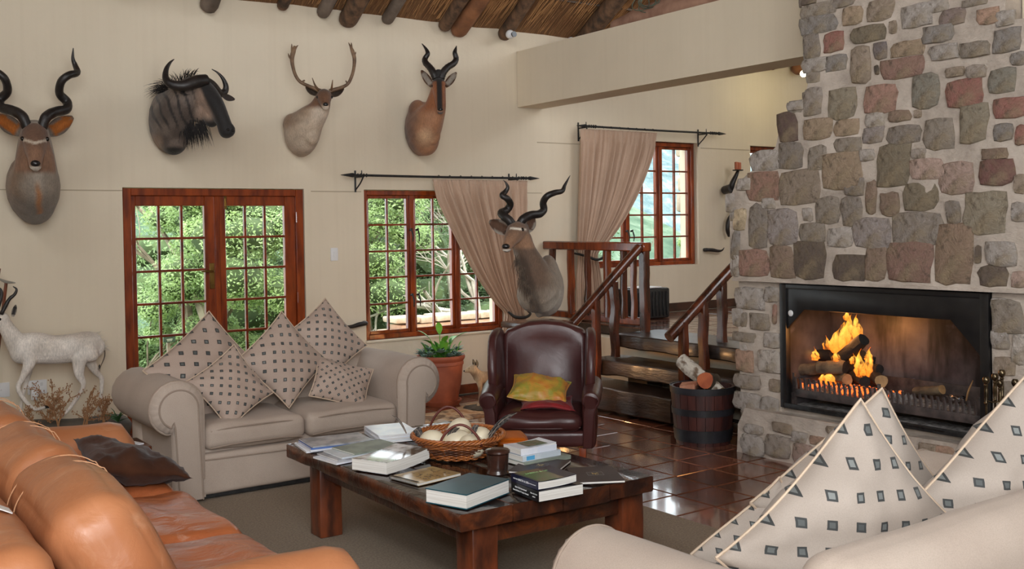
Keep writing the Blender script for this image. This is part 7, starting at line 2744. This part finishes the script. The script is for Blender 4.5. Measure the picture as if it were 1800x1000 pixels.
# ---------------------------------------------------------------- things on the coffee table
PAPER = mat('page_edges', srgb(236, 234, 228), srgb(216, 212, 204), rough=.8, scale=3, stretch=(1, 1, 90), lo=.45, hi=.6)
def cover(name, a, b_=None, rough=.25, sc_=8):
    return mat(name, a, b_ or a, rough=rough, scale=sc_, lo=.42, hi=.58)
def put(root, name, bm, m, angle=40):
    return obj(name, bm, m, root, angle=angle)
def book(label, c, z, w, d, h, rz, cov, name='book', cat='book', group=None, soft=False, curl=0, hard=.0, spine='x-'):
    """local x is the width w, spine on the given side"""
    root = thing(name, label, cat, (c[0], c[1], z), rz, group)
    ct = .0022 if not hard else .004
    N = 10
    def sheet(z0, z1, grow, mm, nm):
        bm = BM()
        rows = []
        for i in range(N + 1):
            x = -w / 2 - grow + (w + 2 * grow) * i / N
            lift = curl * (abs(i / N - .35) ** 2) * 1.4
            rows.append([bm.verts.new((x, y, zz + lift)) for y, zz in ((-d / 2 - grow, z0), (d / 2 + grow, z0), (d / 2 + grow, z1), (-d / 2 - grow, z1))])
        for a, b_ in zip(rows[:-1], rows[1:]):
            for k in range(4):
                bm.faces.new((a[k], a[(k + 1) % 4], b_[(k + 1) % 4], b_[k]))
        bm.faces.new(rows[0]); bm.faces.new(list(reversed(rows[-1])))
        bmesh.ops.recalc_face_normals(bm, faces=bm.faces[:])
        return put(root, nm, bm, mm, 30)
    sheet(ct, h - ct, -(.003 if hard else .0005), PAPER, 'pages')
    sheet(h - ct, h, .0, cov, 'front_cover')
    sheet(0, ct, .0, cov, 'back_cover')
    bm = BM()
    if spine == 'x-':
        box(bm, (-w / 2 - .001, 0, h / 2), (.003, d, h - .0006))
    elif spine == 'y-':
        box(bm, (0, -d / 2 - .001, h / 2), (w, .003, h - .0006))
    put(root, 'spine', bm, cov)
    return root
TT = TZ + .004
def text_on(root, s, size, loc, rot, col_m, name='lettering', ext=.0004):
    cu = bpy.data.curves.new('t', 'FONT')
    cu.body = s
    cu.size = size
    cu.align_x = 'CENTER'
    cu.align_y = 'CENTER'
    cu.extrude = ext
    cu.resolution_u = 2
    o = bpy.data.objects.new('t', cu)
    COL.objects.link(o)
    dg = bpy.context.evaluated_depsgraph_get()
    me = bpy.data.meshes.new_from_object(o.evaluated_get(dg))
    bpy.data.objects.remove(o)
    me.name = name
    me.materials.clear()
    me.materials.append(col_m)
    return link(name, me, root, loc, rot)
WINK = flatmat('white_print', srgb(235, 235, 235), .5)
GINK = flatmat('grey_print', srgb(120, 120, 124), .5)
GOLDF = flatmat('gold_foil', srgb(196, 170, 96), .3)
M_GREY = cover('grey_photo_cover', srgb(176, 178, 182), srgb(130, 132, 138))
M_GREEN = cover('green_grey_cover', srgb(150, 160, 146), srgb(126, 134, 122), .5)
M_WHITE = cover('white_cover', srgb(238, 240, 246), srgb(222, 228, 240))
M_BLUE = cover('blue_cover', srgb(70, 104, 170), srgb(90, 120, 180))
M_TEAL = cover('dark_teal_cover', srgb(28, 84, 98), srgb(22, 70, 84), .3)
M_NAVY = cover('navy_cover', srgb(24, 28, 60), srgb(20, 22, 48))
M_BLACK = cover('black_cover', srgb(30, 30, 32), srgb(24, 24, 26))
M_LEAFY = cover('green_photo_cover', srgb(66, 104, 58), srgb(110, 92, 70), .2, 14)
M_GLOSS = cover('glossy_photo_cover', srgb(226, 226, 228), srgb(110, 98, 86), .1, 9)
M_SAND = cover('sandy_map_cover', srgb(188, 162, 112), srgb(160, 134, 90), .15, 12)
M_PLUM = cover('dark_brown_folder', srgb(58, 46, 46), srgb(50, 40, 40), .45)
M_LAND = cover('landscape_photo_cover', srgb(120, 110, 90), srgb(92, 112, 80), .25, 16)
M_PALE = cover('pale_blue_white_cover', srgb(214, 222, 230), srgb(196, 206, 216))
# magazines at the far left corner
g_ = 'magazines at the left end of the coffee table'
z = TT
for k, (dx, dy, dr) in enumerate(((-.02, .01, -.05), (-.012, -.005, .0), (.0, .004, -.03), (.006, .0, -.02))):
    book(('lowest', 'second', 'third', 'top grey covered')[k] + ' magazine of the pile at the far left corner of the table', (2.365 + dx, 5.03 + dy), z, .33, .235, .008, -.10 + dr, M_WHITE if k < 2 else M_GREY if k == 3 else M_BLUE, 'magazine', 'magazine', g_, spine='y-')
    z += .0083
g_ = 'white magazines in the pile by the sofa'
z = TT
for k, (dx, dy, dr) in enumerate(((.0, .0, .0), (.006, .004, .03), (-.004, .0, -.02), (.004, .006, .02), (.0, .0, .0))):
    book(('lowest', 'second', 'third', 'fourth', 'top white')[k] + ' magazine of the pile nearest the far sofa seat', (2.71 + dx, 5.04 + dy), z, .225, .31, .0085, -.22 + dr, M_WHITE if k != 1 else M_PALE, 'magazine', 'magazine', g_)
    z += .0088
g_ = 'grey green magazines spread behind the thick white book'
z = TT
for k, (x, y, r, m) in enumerate(((2.30, 4.73, .12, M_WHITE), (2.33, 4.75, .06, M_GREY), (2.36, 4.745, .0, M_PALE), (2.42, 4.765, .10, M_GREEN))):
    book(('lowest', 'second', 'third', 'top green grey')[k] + ' magazine of the fanned pile behind the thick white book', (x, y), z, .29, .215, .008, r, m, 'magazine', 'magazine', g_, spine='y-')
    z += .0083
book('thick white book with a glossy photo cover near the left edge of the table', (2.375, 4.425), TT, .335, .21, .056, .40, M_GLOSS, curl=.02, spine='x')
# spiral notebook
nb = book('spiral bound notebook with a sandy map cover beside the teal book', (2.385, 4.115), TT, .255, .20, .014, .18, M_SAND, 'notebook', 'notebook', spine='x')
bm = BM()
for i in range(22):
    y = -.095 + .19 * i / 21
    lathe(bm, [(.009, -.0014), (.0112, 0), (.009, .0014)], 10)
    vs = bm.verts[-30:]
    for v in vs:
        v.co = Vector((-.128 + v.co.x, y + v.co.z, .010 + v.co.y))
put(nb, 'spiral_binding', bm, flatmat('black_wire', (.01, .01, .01), .3), 180)['kind'] = 'stuff'
bm = BM()
rnd = random.Random(4)
for i in range(34):
    box(bm, (rnd.uniform(-.06, .10), -.03 + .05 * math.sin(i * .5) + rnd.uniform(-.02, .04), .0145), (rnd.uniform(.004, .016), .004, .0006), rot=rnd.uniform(0, 3))
put(nb, 'printed_marks', bm, flatmat('dark_print', srgb(56, 42, 34), .4))['kind'] = 'stuff'
# teal book
tbk = book('thick dark teal hardback book at the near corner of the table', (2.345, 3.69), TT, .31, .215, .062, .36, M_TEAL, hard=1, spine='y')
# stack of two thick books
b1 = book('thick black reference book under the green covered book', (2.655, 3.545), TT, .225, .215, .046, -.06, M_BLACK, spine='x-')
b2 = book('book with a green photo cover and navy spine on top of the black book', (2.645, 3.555), TT + .0465, .20, .20, .034, -.02, M_NAVY, curl=.01, spine='x-')
bm = BM()
box(bm, (.004, 0, .0352), (.185, .196, .0008))
put(b2, 'cover_picture', bm, M_LEAFY)
R_SP = (PI / 2, 0, -PI / 2)
for s_, sz, y, z_ in (('Safari Club International', .013, .03, .030), ('Record Book of Trophy Animals', .013, .03, .016), ('Edition XII, Vol. II', .010, -.072, .029), ('AFRICA', .009, -.072, .016)):
    text_on(b1, s_, sz * .72, (-.1155, y, z_), R_SP, WINK)
text_on(b2, 'THE STORY OF', .007, (-.1035, .058, .018), R_SP, WINK)
text_on(b2, 'EARTH & LIFE', .0125, (-.1035, .005, .018), R_SP, WINK)
text_on(b2, 'A southern African perspective', .005, (-.1035, -.055, .018), R_SP, WINK)
text_on(b2, 'EARTH & LIFE', .022, (.0, .045, .0362), (0, 0, -PI / 2 * 0), flatmat('pale_green_print', srgb(150, 190, 130), .4))
# dark presentation folders
for lab, c, rz, w, d in (('dark brown folder with a small gold emblem at the right end of the table', (3.005, 3.645), -.50, .215, .28), ('dark brown folder lying behind the two thick books', (2.91, 3.94), -.95, .22, .29)):
    f_ = book(lab, c, TT, w, d, .012 if rz > -.8 else .011, rz, M_PLUM, 'folder', 'folder', spine='x-')
    bm = BM()
    for (a, b_, e, g2) in ((0, .03, .072, .0014), (0, -.03, .072, .0014)):
        box(bm, (0, b_, .0128), (e, g2, .0006))
    for sx in (-.036, .036):
        box(bm, (sx, 0, .0128), (.0014, .06, .0006))
    put(f_, 'window_border', bm, GINK)['kind'] = 'stuff'
    bm = BM()
    for i in range(7):
        box(bm, (-.012 + .004 * i, .008 * math.sin(i * 1.7), .0126), (.002, .024, .0006), rot=.6 * math.sin(i))
    put(f_, 'gold_emblem', bm, GOLDF)['kind'] = 'stuff'
# stack of three
k1 = book('flat grey green book at the bottom of the three beside the wooden jar', (2.995, 4.075), TT, .285, .165, .020, .02, M_GREEN, spine='y-')
k2 = book('white paperback with a blue label in the middle of the stack of three', (2.975, 4.09), TT + .0205, .235, .15, .028, .03, M_PALE, spine='y-')
k3 = book('white paperback with a landscape photo on top of the stack of three', (2.965, 4.095), TT + .049, .215, .145, .030, .0, M_WHITE, curl=.015, spine='y-')
bm = BM()
box(bm, (-.07, -.0772, .014), (.05, .001, .020))
put(k2, 'blue_label', bm, flatmat('sky_blue', srgb(90, 170, 220), .4))
bm = BM()
box(bm, (.02, .0, .0345), (.13, .10, .0012))
put(k3, 'cover_photo', bm, M_LAND)
# sheets behind the basket
for k, (x, y, r) in enumerate(((3.00, 5.06, .1), (3.06, 5.0, -.2))):
    bm = BM()
    N = 8
    g = [[bm.verts.new((-.15 + .3 * i / N, -.105 + .21 * j / N, .004 + .012 * (noise.noise(Vector((i * .4, j * .4, k * 5))) + .5) * (i / N))) for j in range(N + 1)] for i in range(N + 1)]
    for i in range(N):
        for j in range(N):
            bm.faces.new((g[i][j], g[i + 1][j], g[i + 1][j + 1], g[i][j + 1]))
    o = obj('paper_sheet', bm, M_WHITE, loc=(x, y, TT + .002 + .008 * k), rot=(0, 0, r))
    so = o.modifiers.new('s', 'SOLIDIFY'); so.thickness = .002
    tag(o, ('white printed sheets lying flat behind the egg basket', 'white curled sheet on top of the sheets behind the basket')[k], 'papers')
# orange leather pouch
bm = BM()
puff(bm, (0, 0, .022), (.17, .24, .04), .02, 8, (.01, .02, .01))
tag(obj('leather_pouch', bm, leather('orange_leather', srgb(206, 110, 24), srgb(176, 84, 14), .3), loc=(3.125, 4.50, TT), rot=(0, 0, -.5), angle=180), 'orange leather pouch behind the basket on the table', 'pouch')
# turned wooden jar with a lid
jar = thing('wooden_jar', 'dark turned wooden jar with a lid beside the basket', 'jar', (2.685, 3.965, TT - .002))
JARM = mat('dark_turned_wood', srgb(70, 42, 32), srgb(30, 22, 20), rough=.25, scale=7, coat=.3, bs=.15, bscale=20)
bm = BM()
lathe(bm, [(0, 0), (.05, 0), (.053, .008), (.05, .016), (.047, .022), (.048, .04), (.051, .07), (.053, .095), (.05, .097), (0, .097)], 32)
obj('jar_body', bm, JARM, jar)
bm = BM()
lathe(bm, [(0, .098), (.054, .098), (.059, .104), (.058, .112), (.052, .117), (.03, .122), (0, .124)], 32)
obj('lid', bm, JARM, jar)

# wicker basket with ostrich eggs
WICK = mat('wicker', srgb(186, 112, 56), srgb(128, 68, 32), rough=.4, scale=12, coat=.2)
WICK_D = mat('dark_wicker', srgb(110, 62, 34), srgb(66, 38, 26), rough=.45, scale=12)
bk = thing('wicker_basket', 'round brown wicker basket with two leather handles on the coffee table', 'basket', (2.755, 4.42, TT))
BZ = [(.0, .150), (.03, .172), (.06, .196), (.085, .218), (.10, .228)]
def br(z):
    for (a, x), (b_, y) in zip(BZ[:-1], BZ[1:]):
        if z <= b_: return x + (y - x) * (z - a) / (b_ - a)
    return BZ[-1][1]
ns = 40
for lvl in range(13):
    z0 = .006 + lvl * .0075
    dark = 4 <= lvl <= 7
    bm = BM()
    pts = []
    for i in range(ns * 4 + 1):
        a = 2 * PI * i / (ns * 4)
        w = .0055 * math.cos(a * ns / 2 + (PI if lvl % 2 else 0))
        r = br(z0) + w
        pts.append((math.cos(a) * r, math.sin(a) * r, z0 + .001 * math.sin(a * 9 + lvl), .0042))
    tube(bm, pts, 5, 1, cap=False)
    obj('woven_strand', bm, WICK_D if dark else WICK, bk, angle=180)
for i in range(ns):
    a = 2 * PI * i / ns
    bm = BM()
    tube(bm, [(math.cos(a) * br(z0), math.sin(a) * br(z0), z0, .0035) for z0 in (0, .03, .06, .09)], 5, 1)
    obj('stake', bm, WICK_D if i % 3 else WICK, bk, angle=180)
for ph in range(4):
    bm = BM()
    pts = []
    for i in range(161):
        a = 2 * PI * i / 160
        r = .230 + .009 * math.cos(a * 14 + ph * PI / 2)
        pts.append((math.cos(a) * r, math.sin(a) * r, .104 + .009 * math.sin(a * 14 + ph * PI / 2), .0052))
    tube(bm, pts, 6, 1, cap=False)
    obj('braided_rim', bm, WICK, bk, angle=180)
bm = BM()
lathe(bm, [(0, .002), (.15, .002), (.15, .008), (0, .008)], 30)
obj('basket_floor', bm, WICK_D, bk)
HAND = leather('red_brown_handle', srgb(110, 52, 40), srgb(86, 38, 30), .4)
# the two handles arch along the left-back and right-front sides as seen
for s in (-1, 1):
    bm = BM()
    dirv = Vector((.818, -.575, 0))
    per = Vector((-.575, -.818, 0)) * s
    pts = []
    for i in range(13):
        t = i / 12
        u = -1 + 2 * t
        base_ = per * .20 + dirv * u * .105 + (dirv * (.02 if s > 0 else -.06))
        pts.append((base_.x, base_.y, .085 + (.105 if s > 0 else .125) * math.sin(t * PI) ** .7, .0065))
    tube(bm, pts, 8, 2)
    obj('handle', bm, HAND, bk, angle=180)
EGG = mat('ostrich_egg', srgb(236, 226, 200), srgb(222, 210, 182), rough=.35, scale=5, bs=.1, bscale=120, bd=.001)
def egg(label, x, y, z, rx, rz):
    bm = BM()
    g = bmesh.ops.create_uvsphere(bm, u_segments=28, v_segments=18, radius=1)
    for v in g['verts']:
        t = v.co.z
        k = .062 * (1 - .07 * t)
        v.co = Vector((v.co.x * k, v.co.y * k, t * .075))
    tag(obj('ostrich_egg', bm, EGG, loc=(2.755 + x, 4.42 + y, TT + z - .012), rot=(rx, 0, rz), angle=180), label, 'egg', 'ostrich eggs in the wicker basket')
egg('cream ostrich egg at the left of the basket', -.125, .045, .085, 1.3, .3)
egg('cream ostrich egg in the middle of the basket front', -.02, -.025, .085, 1.4, 1.2)
egg('topmost cream ostrich egg at the back of the basket', .055, .075, .115, .9, 2.0)
egg('cream ostrich egg at the right of the basket', .105, -.045, .087, 1.2, -.6)
egg('low cream ostrich egg at the near side of the basket', .0, -.125, .075, 1.5, .2)
FEAM = mat('spotted_dark_feather', srgb(96, 92, 88), srgb(40, 38, 38), rough=.6, scale=60, lo=.45, hi=.55)
def feather(label, a, b_, w):
    a, b_ = Vector(a), Vector(b_)
    root = thing('guineafowl_feather', label, 'feather', a, group='dark feathers in the basket')
    d = b_ - a
    s = d.cross(Vector((.5, .8, .4))).normalized()
    bm = BM()
    rows = []
    for k in range(9):
        t = k / 8
        c = d * t + Vector((0, 0, .02 * math.sin(t * PI)))
        ww = w * math.sin(PI * min(.97, t * .8 + .18)) / 2
        rows.append([bm.verts.new(c - s * ww), bm.verts.new(c + Vector((0, 0, .003))), bm.verts.new(c + s * ww)])
    for r0, r1 in zip(rows[:-1], rows[1:]):
        bm.faces.new((r0[0], r0[1], r1[1], r1[0]))
        bm.faces.new((r0[1], r0[2], r1[2], r1[1]))
    obj('vane', bm, FEAM, root, angle=180)
    bm = BM()
    tube(bm, [(0, 0, .002, .002), (*(d * .5 + Vector((0, 0, .022))), .0015), (*d, .0006)], 5, 3)
    obj('quill', bm, PIPE, root)
feather('long dark feather rising at the right rim of the basket', (2.84, 4.27, TT + .11), (2.98, 4.22, TT + .215), .03)
feather('second dark feather beside the long one at the right rim', (2.82, 4.24, TT + .10), (2.96, 4.27, TT + .17), .028)
feather('dark spotted feather between the left and middle eggs', (2.68, 4.40, TT + .09), (2.72, 4.35, TT + .15), .035)
feather('dark feather tip between the middle and right eggs', (2.78, 4.33, TT + .10), (2.82, 4.33, TT + .155), .03)
feather('dark downy feather at the left rim of the basket', (2.60, 4.52, TT + .09), (2.57, 4.55, TT + .125), .05)
feather('thin feather sticking up at the far left of the basket', (2.57, 4.62, TT + .10), (2.52, 4.68, TT + .19), .012)
# papers on the side table
bm = BM()
box(bm, (1.50, 6.08, .449), (.24, .2, .006), rot=.3)
tag(obj('paper_stack', bm, M_WHITE), 'white leaflets on the small side table between the sofas', 'papers')
